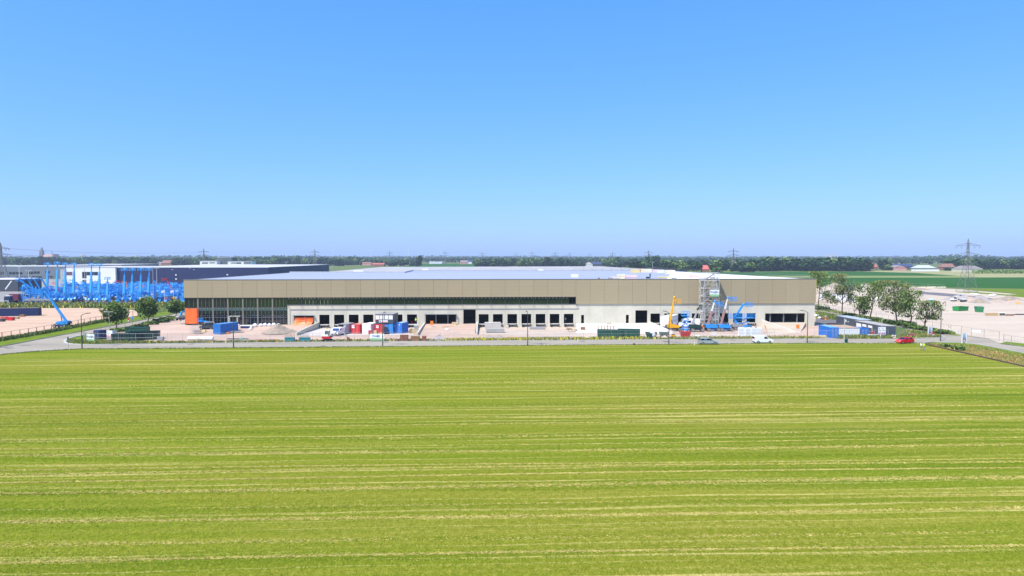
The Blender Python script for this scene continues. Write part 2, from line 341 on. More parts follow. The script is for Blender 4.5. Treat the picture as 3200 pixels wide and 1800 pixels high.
# kerbs and banks that stand proud of the road
def ribbon(name, pts, w, h, m, z0=-.05, kind='structure', label=None):
    q = MB(); ps = [G(*p) for p in pts]
    for a, b in zip(ps[:-1], ps[1:]):
        d = (b-a); n = Vector((-d.y, d.x, 0)).normalized()*(w/2); e = d.normalized()*.01
        q.hexa([(a-n-e).xy.to_3d()+Vector((0,0,z0)), (a+n-e).xy.to_3d()+Vector((0,0,z0)), (b+n+e).xy.to_3d()+Vector((0,0,z0)), (b-n+e).xy.to_3d()+Vector((0,0,z0))][::-1],
               [(a-n-e).xy.to_3d()+Vector((0,0,h)), (a+n-e).xy.to_3d()+Vector((0,0,h)), (b+n+e).xy.to_3d()+Vector((0,0,h)), (b-n+e).xy.to_3d()+Vector((0,0,h))][::-1])
    return tag(q.build(name, m), kind=kind)
KERB = mat('kerb_concrete', (.42,.40,.37), .85, .15, .5)
KERBD = mat('kerb_dark', (.12,.115,.11), .85, .2, .5)
SOIL = mat('bank_soil', (.105,.062,.036), .95, .35, .6, bump=.6)
ribbon('kerb', [(256,1048.2),(232,1053),(214,1058),(203,1064.5),(202,1068.5),(208,1073),(226,1076.2),(256,1077.3),(300,1077.6),(400,1075.9)], .55, .12, KERB)
ribbon('kerb', [(-60,1094.5),(0,1083.3),(58,1072.8),(151,1054.7),(254,1036),(400,1008.5),(500,990),(575,974.8)], .45, .10, KERBD)
ribbon('kerb', [(400,1075.9),(800,1071.2),(1200,1068),(1600,1064.9),(2000,1062.2),(2600,1059)], .3, .10, KERB)
ribbon('kerb', [(2860,1057.7),(2940,1055.4),(2954,1053.6),(2921,1045.5),(2898,1036.6),(2842,1029.8)], .4, .12, KERB)
ribbon('kerb', [(2886,1072),(2913,1068.4),(2944,1069.5),(3005,1071.3),(3040,1074.1),(3086,1081.6),(3200,1103.6),(3330,1128)], .3, .12, KERB)
ribbon('soil_bank', [(2890,1076.5),(2960,1092),(3040,1110),(3120,1128),(3200,1146),(3330,1177)], .45, .22, SOIL)
# ============================================================ the warehouse
FA = Vector((XatY(578, 192.0), 192.0, 0)); FB = Vector((XatY(2545, 199.8), 199.8, 0))
FD = (FB-FA).normalized(); FN = Vector((FD.y, -FD.x, 0))      # FN points to the camera side
FL = (FB-FA).length
def FU(px, z=4.0):
    k = (px-1600)/F; c = (CAMZ-z)*sp
    return (k*(FA.y*cp + c) - FA.x)/(FD.x - k*FD.y*cp)
def FZ(py, u):
    Y = FA.y + u*FD.y
    return CAMZ + Y*math.tan(math.atan((900-py)/F)-PITCH)
def FW(u, out=0.0, z=0.0):
    p = FA + FD*u + FN*out; return Vector((p.x, p.y, z))
FRZ = math.atan2(FD.y, FD.x)
ZT = 13.75; ZG = 8.75; ZC = 6.62; Z1 = 1.02
FASCIA = mat('fascia_cladding', (.362,.298,.186), .5, .03, .05, spec=.3)
CONC = mat('precast_concrete', (.570,.540,.440), .85, .10, .22, bump=.15, bscale=3)
CONC_W = mat('fresh_concrete', (.62,.58,.53), .85, .08, .4)
STEEL = mat('grey_steel', (.20,.205,.21), .5, .1, 1, metal=.3)
STEELL = mat('light_steel', (.44,.43,.38), .5, .06, 1, metal=.2)
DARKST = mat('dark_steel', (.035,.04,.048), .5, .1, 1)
WHITE = mat('white_paint', (.80,.80,.79), .45, .04, .6)
BLACK = mat('black_rubber', (.02,.02,.022), .7, .2, 2)
ROOFM = m_flat('roof_membrane', (.268,.300,.385), (.298,.333,.420), .03, (.31,.34,.43), .2, .3, .3, 1.5, .05)
ROOFB = m_flat('roof_membrane_warm', (.33,.325,.325), (.39,.38,.375), .06, (.31,.31,.32), .6, .35, 2.2, .2, .05)
ROOFW = mat('white_membrane', (.72,.735,.745), .7, .06, .12, world=True)
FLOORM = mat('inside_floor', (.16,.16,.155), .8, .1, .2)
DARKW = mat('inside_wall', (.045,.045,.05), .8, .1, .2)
def glass_mat(name, base, ior=1.9, rough=.03, var=.25):
    m = mat(name, base, rough, var, .35, spec=.5); m.node_tree.nodes['Principled BSDF'].inputs['IOR'].default_value = ior
    return m
GLASS_G = glass_mat('tinted_glass_green', (.006,.022,.012), 1.75)
GLASS_D = glass_mat('tinted_glass_dark', (.008,.014,.018), 1.7)
SPAND = mat('spandrel_green', (.115,.215,.175), .15, .08, .4)
TRIMY = mat('yellow_trim', (.55,.43,.12), .6, .1, 1)
vary(FASCIA, .035); vary(CONC, .05)
wh = thing('warehouse', 'huge beige and grey concrete warehouse under construction with glazed left corner and dock doors', 'warehouse', (0,0,0))
J = [578,618.5,665.2,712,758.8,805,851.5,897,943,989.5,1036,1082,1128,1173,1218.5,1264,1310,1355,1399.5,1444.5,1489,1534,1578.5,1622.5,1667.5,1711.5,1755.5,1799.5,1843.5] + [1843.5+44.05*k for k in range(1, 12)] + [2370,2412.5,2454.5,2498,2545]
JU = [FU(p, 8) for p in J]; JU[0] = 0.0; JU[-1] = FL
IGL = 28     # joints up to this one have glass under the cladding
UGL = FU(1805, 7.7)
def fbox(mb, u0, u1, o0, o1, z0, z1):      # a box standing on the facade: u along, o outward
    a, b, c, d = FW(u0,o1), FW(u1,o1), FW(u1,o0), FW(u0,o0)
    up = lambda p, z: Vector((p.x, p.y, z))
    return mb.hexa([up(p, z0) for p in (a,b,c,d)], [up(p, z1) for p in (a,b,c,d)])
# cladding panels, each with its own horizontal cassette grooves
for i in range(len(JU)-1):
    u0, u1 = JU[i]+.02, JU[i+1]-.02; q = MB()
    zb = ZG if u1 <= UGL+.6 else ZC+.03
    if u0 < UGL < u1-1: zb = ZG if UGL-u0 > 2 else ZC+.03
    n = round((ZT-zb)/1.02); h = (ZT-zb)/n
    for k in range(n): fbox(q, u0, u1, .05, .28, zb+k*h+.011, zb+(k+1)*h-.011)
    fbox(q, u0, u1, -.05, .235, zb, ZT)
    q.build('cladding_panel', FASCIA, wh)
q = MB(); fbox(q, 0, FL, -.30, -.06, ZC+.05, ZT-.02) if False else None
q = MB(); fbox(q, -.10, FL+.10, -.35, .34, ZT+.005, ZT+.16); q.build('roof_edge_trim', STEEL, wh)
q = MB(); fbox(q, -.1, UGL, .0, .20, ZG-.20, ZG-.02); q.build('cladding_soffit', DARKST, wh)
q = MB(); fbox(q, FL+.02, FL+.2, -.2, .30, ZC, ZT); q.build('corner_trim', TRIMY, wh)
# openings in the concrete wall
OP = []; DOCKS = []
def opening(a, b, z0, z1): OP.append((FU(a,2.5), FU(b,2.5), z0, z1))
ZD = 3.80
for a, b in [(998,1029.5),(1044,1075.5),(1090,1120.5),(1135,1166.4),(1181,1212),(1226,1257.7),(1272,1303),(1496,1527),(1540.5,1571),(1585.6,1615.7),(1629.6,1660),(1674,1704),(1718,1748),(1762,1792),(2032.8,2062.4),(2076,2105),(2119,2148.5),(2162,2190.5),(2204.6,2233),(2248,2276.7),(2291,2320),(2333,2361.5)]:
    opening(a, b, Z1, ZD); DOCKS.append(OP[-1]); OP.append((OP[-1][0]+.15, OP[-1][1]-.15, .12, Z1-.22))
opening(1330,1425, Z1, 3.75); opening(1448,1486.5, Z1, 5.15); opening(1816,1825.2, Z1, 3.45); opening(1956,1965.2, Z1, 3.45)
opening(1985.6,2023, Z1, 4.75); opening(2391,2515.5, Z1, 3.72); opening(919,981, .35, 3.55)
for i in range(7, len(JU)-1):
    u0, u1 = JU[i]+.012, JU[i+1]-.012
    ops = [o for o in OP if o[0] < u1 and o[1] > u0]
    xs = sorted({u0, u1, *[min(max(e, u0), u1) for o in ops for e in o[:2]]}); zs = sorted({-.3, ZC-1.62, ZC, *[e for o in ops for e in o[2:]]})
    q = MB(); solid = {}
    for a in range(len(xs)-1):
        for b in range(len(zs)-1):
            cu, cz = (xs[a]+xs[a+1])/2, (zs[b]+zs[b+1])/2
            solid[a, b] = not any(o[0] < cu < o[1] and o[2] < cz < o[3] for o in ops)
    t = .28
    for (a, b), s_ in solid.items():
        if not s_: continue
        x0, x1, z0, z1 = xs[a], xs[a+1], zs[b], zs[b+1]
        p = lambda u, o, z: FW(u, o, z)
        q.add([p(x0,0,z0),p(x1,0,z0),p(x1,0,z1),p(x0,0,z1)], [(0,1,2,3)]); q.add([p(x0,-t,z0),p(x1,-t,z0),p(x1,-t,z1),p(x0,-t,z1)], [(3,2,1,0)])
        if not solid.get((a-1,b)): q.add([p(x0,0,z0),p(x0,-t,z0),p(x0,-t,z1),p(x0,0,z1)], [(3,2,1,0)])
        if not solid.get((a+1,b)): q.add([p(x1,0,z0),p(x1,-t,z0),p(x1,-t,z1),p(x1,0,z1)], [(0,1,2,3)])
        if not solid.get((a,b-1)): q.add([p(x0,0,z0),p(x1,0,z0),p(x1,-t,z0),p(x0,-t,z0)], [(3,2,1,0)])
        if not solid.get((a,b+1)): q.add([p(x0,0,z1),p(x1,0,z1),p(x1,-t,z1),p(x0,-t,z1)], [(0,1,2,3)])
    q.build('concrete_panel', CONC, wh)
for (u0, u1, z0, z1) in DOCKS:      # loading dock front: buffer frame round a dark pit
    q = MB(); fbox(q, u0+.02, u0+.42, .02, .45, .42, Z1-.02); fbox(q, u1-.42, u1-.02, .02, .45, .42, Z1-.02)
    fbox(q, u0+.43, u1-.43, .02, .30, Z1-.2, Z1-.03)
    d = q.build('dock_leveller', CONC_W, wh)
    q = MB(); fbox(q, u0+.05, u0+.38, .452, .55, .45, .95); fbox(q, u1-.38, u1-.05, .452, .55, .45, .95); q.build('bumper', BLACK, d)
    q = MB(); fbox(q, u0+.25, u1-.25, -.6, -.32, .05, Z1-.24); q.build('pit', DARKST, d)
    q = MB(); m0 = (u0+u1)/2; fbox(q, m0-.5, m0-.1, .05, .12, .5, .68); fbox(q, m0+.2, m0+.7, .05, .12, .46, .62); q.build('bracket', STEELL, d)
# steel canopy frame that throws its shadow on the concrete
q = MB(); ZCAN = ZC-.03; uc0, uc1 = FU(899, ZC), UGL-.1; OUT = .62
fbox(q, uc0, uc1, OUT-.12, OUT, ZCAN-.16, ZCAN); fbox(q, uc0, uc1, .0, .06, ZCAN-.12, ZCAN+.1)
for u in JU[7:29]:
    u = min(max(u, uc0+.06), uc1-.06); fbox(q, u-.06, u+.06, .05, OUT-.125, ZCAN-.14, ZCAN-.02)
fbox(q, uc0, uc0+.12, OUT-.12, OUT, -.1, ZCAN-.165)
q.build('canopy_frame', STEEL, wh)
for (a, b, z1, za) in [(1330,1425,3.75,Z1-.5),(919,981,3.55,.2)]:     # steel frames standing round the two wide openings
    q = MB(); u0, u1 = FU(a,2.5)-.18, FU(b,2.5)+.1
    fbox(q, u0, u1+.1, .02, .62, z1+.01, z1+.13); fbox(q, u0, u0+.12, .5, .62, za, z1); fbox(q, u1-.02, u1+.1, .5, .62, za, z1)
    q.build('door_frame', STEEL, wh)
for a in (1362, 1399.5, 2409, 2451, 2493):
    q = MB(); u = FU(a, 2.5); fbox(q, u-.16, u+.16, -.75, -.45, 0, 4.2); q.build('column', STEEL, wh)
# glazed band over the docks
for i in range(7, 27):
    u0, u1 = JU[i], JU[i+1]; w = (u1-u0)/4
    q = MB(); fbox(q, u0-.11, u0+.11, -.35, .03, ZC, ZG); q.build('window_column', DARKST, wh)
    nb = 4 if i < 25 else (2 if i == 26 else 4)
    if i == 26: nb = 2
    for k in range(4):
        um = u0+w*k
        if k: q = MB(); fbox(q, um-.03, um+.03, -.25, -.12, ZC, ZG); q.build('mullion', STEELL if i in (8,9) else DARKST, wh)
        if k < nb:
            q = MB(); fbox(q, um+w/2-.09, um+w/2+.09, -.1, .02, ZG-.42, ZG-.27); q.build('glazing_clip', WHITE, wh)
    for k in range(nb):
        if i == 8 and k == 0: pass
        gq = MB(); t = RNG.normal(0, .0016); t2 = RNG.normal(0, .0016)
        a, b = u0+w*k+.03, u0+w*(k+1)-.03
        gq.add([FW(a,-.18,ZC+.05), FW(b,-.18+t*w,ZC+.05), FW(b,-.18+t*w+t2*2,ZG-.05), FW(a,-.18+t2*2,ZG-.05)], [(0,1,2,3)])
        gq.add([FW(a,-.21,ZC+.05), FW(b,-.21+t*w,ZC+.05), FW(b,-.21+t*w+t2*2,ZG-.05), FW(a,-.21+t2*2,ZG-.05)], [(3,2,1,0)])
        gq.build('glass_pane', GLASS_G, wh)
q = MB(); u0, u1 = JU[27], UGL; fbox(q, u0-.11, u0+.11, -.35, .03, ZC, ZG); fbox(q, u1-.25, u1, -.3, .2, ZC+.01, ZG-.22); q.build('window_column', DARKST, wh)
q = MB(); fbox(q, JU[7], UGL, -.34, .06, ZC-.02+.025, ZC+.045); q.build('window_sill', STEEL, wh)
# curtain wall at the left corner
ZR = [Z1+.02, FZ(992.5, 10), FZ(973, 10), FZ(963.5, 10), ZG]
for i in range(0, 7):
    u0, u1 = JU[i], JU[i+1]; nc = 3 if i == 0 else 4; w = (u1-u0)/nc
    q = MB(); 
    if i: fbox(q, u0-.20, u0+.20, -.2, .10, Z1-.1, ZG); q.build('glazing_column', mat('glazing_column_paint', (.20,.19,.16), .5, .06, 1), wh)
    q = MB()
    for k in range(1, nc): fbox(q, u0+w*k-.035, u0+w*k+.035, -.16, .0, Z1, ZG)
    fbox(q, u0+.21, u1-.21, -.14, .05, ZR[1]-.04, ZR[1]+.05); fbox(q, u0+.21, u1-.21, -.14, .05, ZR[3]-.06, ZR[3]+.08)
    for k in range(nc):
        for zz in (ZR[3]+.1, ZR[1]+.45): fbox(q, u0+w*(k+.45), u0+w*(k+.45)+.22, -.1, .06, zz, zz+.16)
    q.build('mullion', STEEL, wh)
    for k in range(nc):
        for r_ in range(4):
            if i == 3 and r_ == 0 and k < 3: continue
            gq = MB(); a, b = u0+w*k+.04, u0+w*(k+1)-.04; t = RNG.normal(0, .0015); z0, z1 = ZR[r_]+.03, ZR[r_+1]-.03
            if r_ == 2: a += .1; b -= .1; z0 += .22
            gq.add([FW(a,-.09,z0), FW(b,-.09+t,z0), FW(b,-.09+t*2,z1), FW(a,-.09+t,z1)], [(0,1,2,3)])
            gq.add([FW(a,-.12,z0), FW(b,-.12+t,z0), FW(b,-.12+t*2,z1), FW(a,-.12+t,z1)], [(3,2,1,0)])
            gq.build('glass_pane', SPAND if r_ == 2 else (GLASS_G if (r_ == 3 and i > 2) else GLASS_D), wh)
    if 1:
        q = MB(); fbox(q, u0+.05, u1-.05, -.30, -.20, ZR[2], ZR[3]); q.build('floor_edge', mat('floor_edge_green', (.03,.06,.05), .5, .1), wh)
q = MB(); e0, e1 = FU(714,2), FU(745,2)
fbox(q, e0, e0+.55, -.1, .5, Z1-.1, FZ(988,14)); fbox(q, e1-.35, e1, -.1, .4, Z1-.1, FZ(990,14)); fbox(q, e0+.56, e1+.6, -.1, .5, FZ(989.5,14), FZ(986.5,14)); q.build('entrance_frame', STEELL, wh)
q = MB(); fbox(q, e0+.62, e1-.42, -.06, .0, Z1, FZ(991,14)); q.build('entrance_door', GLASS_D, wh)
q = MB(); fbox(q, 0, JU[7], -.5, -.35, Z1-.6, Z1-.02); fbox(q, 0, JU[7], -.34, .12, -.3, Z1-.01); q.build('plinth', CONC, wh)
# shell: side and back walls, floor, roofs
BL = Vector((-90.3, 277, 0)); BK0 = Vector((-77, 285, 0)); BK1 = Vector((-77, 409, 0)); BK2 = Vector((-60, 434, 0)); BK3 = Vector((55.6, 434, 0))
def wallq(a, b, z0, z1, t, name, m):
    d = (b-a).normalized(); n = Vector((-d.y, d.x, 0))*t; q = MB(); up = lambda p, z: Vector((p.x,p.y,z))
    q.hexa([up(a,z0),up(b,z0),up(b+n,z0),up(a+n,z0)], [up(a,z1),up(b,z1),up(b+n,z1),up(a+n,z1)]); return q.build(name, m, wh)
A0 = FW(.02,-.4); B0 = FW(FL-.02,-.4)
wallq(BL, A0, -.3, ZT, .3, 'side_wall', FASCIA); wallq(B0, BK3, -.3, ZT, .3, 'side_wall', FASCIA)
wallq(BK3, BK1, -.3, ZT, .3, 'back_wall', FASCIA); wallq(BK1, BK0, -.3, ZT, .3, 'side_wall', FASCIA); wallq(BK0, BL, -.3, ZT, .3, 'side_wall', FASCIA)
def roofpoly(pts, z0, z1, name, m):
    bm = bmesh.new(); vs = [bm.verts.new((p.x,p.y,z1)) for p in pts]; f = bm.faces.new(vs)
    if f.normal.z < 0: f.normal_flip()
    r_ = bmesh.ops.extrude_face_region(bm, geom=[f]); 
    for v in [e for e in r_['geom'] if isinstance(e, bmesh.types.BMVert)]: v.co.z = z0
    bmesh.ops.recalc_face_normals(bm, faces=bm.faces[:]); bmesh.ops.triangulate(bm, faces=[x for x in bm.faces if len(x.verts) > 4])
    me = bpy.data.meshes.new(name); bm.to_mesh(me); bm.free(); me.materials.append(m); return link(bpy.data.objects.new(name, me), wh)
s1 = Vector((XatY(1265,277,ZT), 277, 0)); s2 = Vector((XatY(1290,311,ZT), 311, 0)); s3 = Vector((XatY(2000,311,ZT), 311, 0))
rb = B0 + (BK3-B0)*((311-B0.y)/(BK3.y-B0.y))
roofpoly([A0, B0, rb, s2, s1, BL], ZT-.45, ZT-.06, 'front_roof', ROOFM)
roofpoly([Vector((-77.2,277.2,0)), s1, s2, rb, BK3, BK1], ZT-.4, ZT+.22, 'back_roof', ROOFB)
q = MB()
for a, b in ((Vector((-90.2,277.1,0)), s1), (s1, s2), (s2, rb)):
    a, b = a+Vector((0,-.3,ZT+.0)), b+Vector((0,-.3,ZT+.0)); q.bar(a, b, .3, .9)
q.build('roof_upstand', mat('upstand_grey', (.42,.43,.47), .6, .08), wh)
roofpoly([FW(FU(2085,ZT),-.9), FW(FL-1.2,-.9), G(2330,861.0,ZT), G(2114,849.4,ZT), G(2096,856,ZT)], ZT-.055, ZT-.03, 'white_roofing', ROOFW)
roofpoly([FW(FU(1928,ZT),-.9), FW(FU(2083,ZT),-.9), FW(FU(2083,ZT),-3.5), FW(FU(1940,ZT),-3.2)], ZT-.055, ZT-.035, 'white_roofing', ROOFW)
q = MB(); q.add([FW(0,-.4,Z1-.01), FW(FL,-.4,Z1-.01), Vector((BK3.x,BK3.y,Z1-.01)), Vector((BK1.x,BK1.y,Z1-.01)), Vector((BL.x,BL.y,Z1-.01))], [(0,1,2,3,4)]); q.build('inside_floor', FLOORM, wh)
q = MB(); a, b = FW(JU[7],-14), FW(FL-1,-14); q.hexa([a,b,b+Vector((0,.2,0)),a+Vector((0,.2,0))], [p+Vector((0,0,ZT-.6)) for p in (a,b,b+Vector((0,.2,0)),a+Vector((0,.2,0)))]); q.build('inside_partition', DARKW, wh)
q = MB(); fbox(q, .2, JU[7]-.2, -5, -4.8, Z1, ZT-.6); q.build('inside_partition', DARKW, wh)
# roof railing along the right edge
q = MB(); n = 26
e0, e1 = B0.lerp(BK3, .01), B0.lerp(BK3, .62)
for k in range(n+1):
    p = e0.lerp(e1, k/n) + Vector((-.5,0,ZT)); q.bar(p, p+Vector((0,0,1.1)), .07)
for z in (.6, 1.1): q.bar(e0+Vector((-.5,0,ZT+z)), e1+Vector((-.5,0,ZT+z)), .06)
tag(q.build('roof_railing', STEEL), 'thin grey safety railing along the right edge of the warehouse roof', 'railing')
q = MB(); e0, e1 = s2.lerp(rb, .62), s2.lerp(rb, .98)
for k in range(11):
    p = e0.lerp(e1, k/10)+Vector((0,-1.2,ZT)); q.bar(p, p+Vector((0,0,1.3)), .09)
for z in (.7,1.3): q.bar(e0+Vector((0,-1.2,ZT+z)), e1+Vector((0,-1.2,ZT+z)), .05)
tag(q.build('roof_railing', STEEL), 'grey post railing across the middle of the warehouse roof', 'railing')
# ramps and retaining walls up to the floor level (z = 1)
def ramp(name, wl, wr, fl, fr, zw, zf, m):
    q = MB(); a, b = wl, wr; c, d = fr, fl
    q.add([(a.x,a.y,-.2),(b.x,b.y,-.2),(c.x,c.y,-.2),(d.x,d.y,-.2),(a.x,a.y,zw),(b.x,b.y,zw),(c.x,c.y,zf),(d.x,d.y,zf)], [(4,7,6,5),(3,2,6,7),(0,3,7,4),(2,1,5,6)])
    return tag(q.build(name, m), kind='structure')
def retaining(p0, p1, z0, z1, label, m=None, t=.35):
    q = MB(); d = (p1-p0).normalized(); n = Vector((-d.y,d.x,0))*t/2; up = lambda p, z: Vector((p.x,p.y,z))
    q.hexa([up(p0+n,-.2),up(p0-n,-.2),up(p1-n,-.2),up(p1+n,-.2)], [up(p0+n,z0),up(p0-n,z0),up(p1-n,z1),up(p1+n,z1)])
    return tag(q.build('retaining_wall', m or CONC), label, 'wall')
w0 = FW(-6,.0); w1 = FW(FU(993,1), .0)
ramp('entrance_apron', FW(-7,.02), FW(FU(990,1),.02), G(470,1040), G(930,1046), Z1-.02, -.05, SAND)
ramp('sand_ramp', FW(FU(1324,1),.02), FW(FU(1488,1),.02), G(1308,1046), G(1484,1046), Z1+.02, -.05, SAND)
ramp('concrete_ramp', FW(FU(1802,1),.02), FW(FU(2031,1),.02), G(1800,1041), G(2100,1043), Z1, -.02, CONC_W)
ramp('sand_ramp', FW(FU(2388,1),.02), FW(FU(2518,1),.02), G(2400,1040), G(2500,1040), Z1, -.05, SAND_R)
retaining(G(926,1048), FW(FU(995,1),.06), .75, 1.75, 'sloping concrete retaining wall right of the orange curtain opening')
retaining(G(1304,1048), FW(FU(1327,1),.06), .75, 1.45, 'concrete retaining wall left of the sand ramp, beside the cable reels')
retaining(G(1490,1046), FW(FU(1491,1),.06), .8, 1.55, 'concrete retaining wall right of the sand ramp')
retaining(G(2104,1043), FW(FU(2029,1),.06), .55, 1.5, 'pale concrete ramp wall running down beside the white trailer', CONC_W)
retaining(G(2490,1041), FW(FU(2381,1),.06), .35, 1.9, 'long pale concrete ramp wall left of the wide right-hand opening', CONC_W)
retaining(G(1806,1013.5), G(1962,1012.0), 1.25, 1.25, 'low white concrete upstand in front of the two narrow doors', CONC_W)
sheet('concrete_yard', [(1500,1019.5),(1800,1017.8),(1800,1044),(2110,1046),(2400,1044),(2400,1014.5),(2500,1040),(2380,1050),(1800,1052),(1560,1046),(1494,1046)], -.02, m_flat('yard_concrete', (.44,.365,.295), (.52,.43,.355), .12, (.4,.32,.26), 1.2, .3))
sheet('dock_paving', [(994,1026),(1326,1025),(1306,1047),(1200,1046),(930,1049)], -.02, m_flat('dock_concrete', (.46,.42,.385), (.52,.48,.445), .12, (.4,.36,.32), 1.2, .3))
# ============================================================ paints
def paint(n, c, r=.4, var=.08, **k): return mat(n, c, r, var, .7, **k)
BLUE = paint('lift_blue', (.026,.285,.720)); BLUE2 = paint('lift_blue_dark', (.014,.115,.390)); CBLUE = paint('container_blue', (.020,.165,.560), .5, .15); NAVY = paint('navy_paint', (.012,.030,.110), .5, .15)
RED = paint('red_paint', (.560,.020,.030), .45, .12); REDC = paint('container_red', (.620,.030,.040), .5, .12); ORANGE = paint('orange_paint', (.780,.200,.010), .5, .1); YELLOW = paint('yellow_paint', (.800,.400,.006), .4, .06)
GREEN = paint('skip_green', (.014,.085,.060), .5, .2); GREEND = paint('skip_dark_green', (.010,.042,.036), .5, .25); GREENL = paint('skip_bright_green', (.020,.240,.060), .5, .2); TEAL = paint('teal_paint', (.040,.230,.270), .5, .2)
GREY = paint('grey_paint', (.30,.30,.30), .5, .1); GREYD = paint('dark_grey_paint', (.055,.060,.070), .5, .12); ANTH = paint('anthracite_panel', (.062,.080,.105), .5, .08); WHITEV = paint('white_car_paint', (.78,.79,.80), .25, .02)
SILVER = mat('silver_car_paint', (.33,.38,.40), .3, .03, .6, metal=.1); REDV = mat('red_car_paint', (.60,.012,.020), .22, .03, .6); GLASSV = glass_mat('car_glass', (.012,.016,.022), 1.6); TYRE = mat('tyre', (.022,.021,.020), .85, .3, 3); RIM = mat('rim', (.32,.32,.33), .35, .05, 2, metal=.5)
TYREB = mat('dusty_tyre', (.15,.12,.095), .9, .3, 3)
WOOD = mat('timber', (.45,.32,.17), .8, .25, 2, stretch=(1,8,8)); WOODP = mat('pale_timber', (.62,.47,.27), .8, .2, 2); BRICK = mat('brick_red', (.22,.095,.06), .9, .35, 3); BRICK2 = mat('brick_brown', (.235,.130,.070), .9, .3, 3)
RUST = mat('rusty_steel', (.26,.105,.055), .9, .3, 1.2); PLAST = mat('white_wrap', (.78,.78,.80), .35, .06, 1.5); CANVAS = mat('grey_canvas', (.36,.36,.37), .7, .1, 1)
SANDH = mat('heap_sand', (.29,.235,.18), .95, .25, .8, bump=.5, bscale=3); GRAVEL = mat('heap_gravel', (.31,.28,.265), .95, .2, 1.2, bump=.5, bscale=4); SANDP = mat('heap_sand_pale', (.40,.315,.255), .95, .18, .6, bump=.4, bscale=3)
TARP = mat('orange_tarpaulin', (.90,.165,.030), .45, .10, .35); GALV = mat('galvanised', (.46,.46,.45), .55, .1, 1); LAMP = mat('lamp_post_paint', (.075,.078,.070), .55, .15, 2); BROWNP = mat('brown_post', (.075,.045,.035), .7, .2, 2)
SKIN = mat('skin', (.45,.26,.18), .6, .05); HIVIS = mat('hi_vis_yellow', (.62,.80,.02), .6, .05); HIVISO = mat('hi_vis_orange', (.85,.18,.03), .6, .05); SHIRT = mat('white_shirt', (.75,.75,.75), .7, .05); JEANS = mat('blue_grey_jeans', (.22,.28,.34), .8, .1); TROUS = mat('khaki_trousers', (.28,.20,.13), .8, .1); HAIR = mat('dark_hair', (.05,.035,.025), .7, .1)
# ============================================================ generic builders
_dg = None
def text(s, size, m, parent, loc, rot=(math.pi/2,0,0), name='lettering', italic=0.0, ext=.01):
    cu = bpy.data.curves.new('t', 'FONT'); cu.body = s; cu.size = size; cu.extrude = ext; cu.align_x = 'CENTER'; cu.align_y = 'CENTER'; cu.shear = italic; cu.offset = size*.012
    o = bpy.data.objects.new('t', cu); COL.objects.link(o); bpy.context.view_layer.update()
    me = bpy.data.meshes.new_from_object(o.evaluated_get(bpy.context.evaluated_depsgraph_get())); me.name = name
    bpy.data.objects.remove(o); bpy.data.curves.remove(cu); me.materials.clear(); me.materials.append(m)
    n = link(bpy.data.objects.new(name, me), parent); n.location = loc; n.rotation_euler = rot; return n
def wheel(parent, x, y, z, r, w, tm=None, name='wheel', out=1):
    q = MB(); q.tube((0,-w/2,0), (0,w/2,0), r, n=14); t = q.build(name, tm or TYRE, parent, (x,y,z))
    q = MB(); q.tube((0,out*(w/2-.02),0), (0,out*(w/2+.015),0), r*.58, n=10); q.build('rim', RIM, t); return t
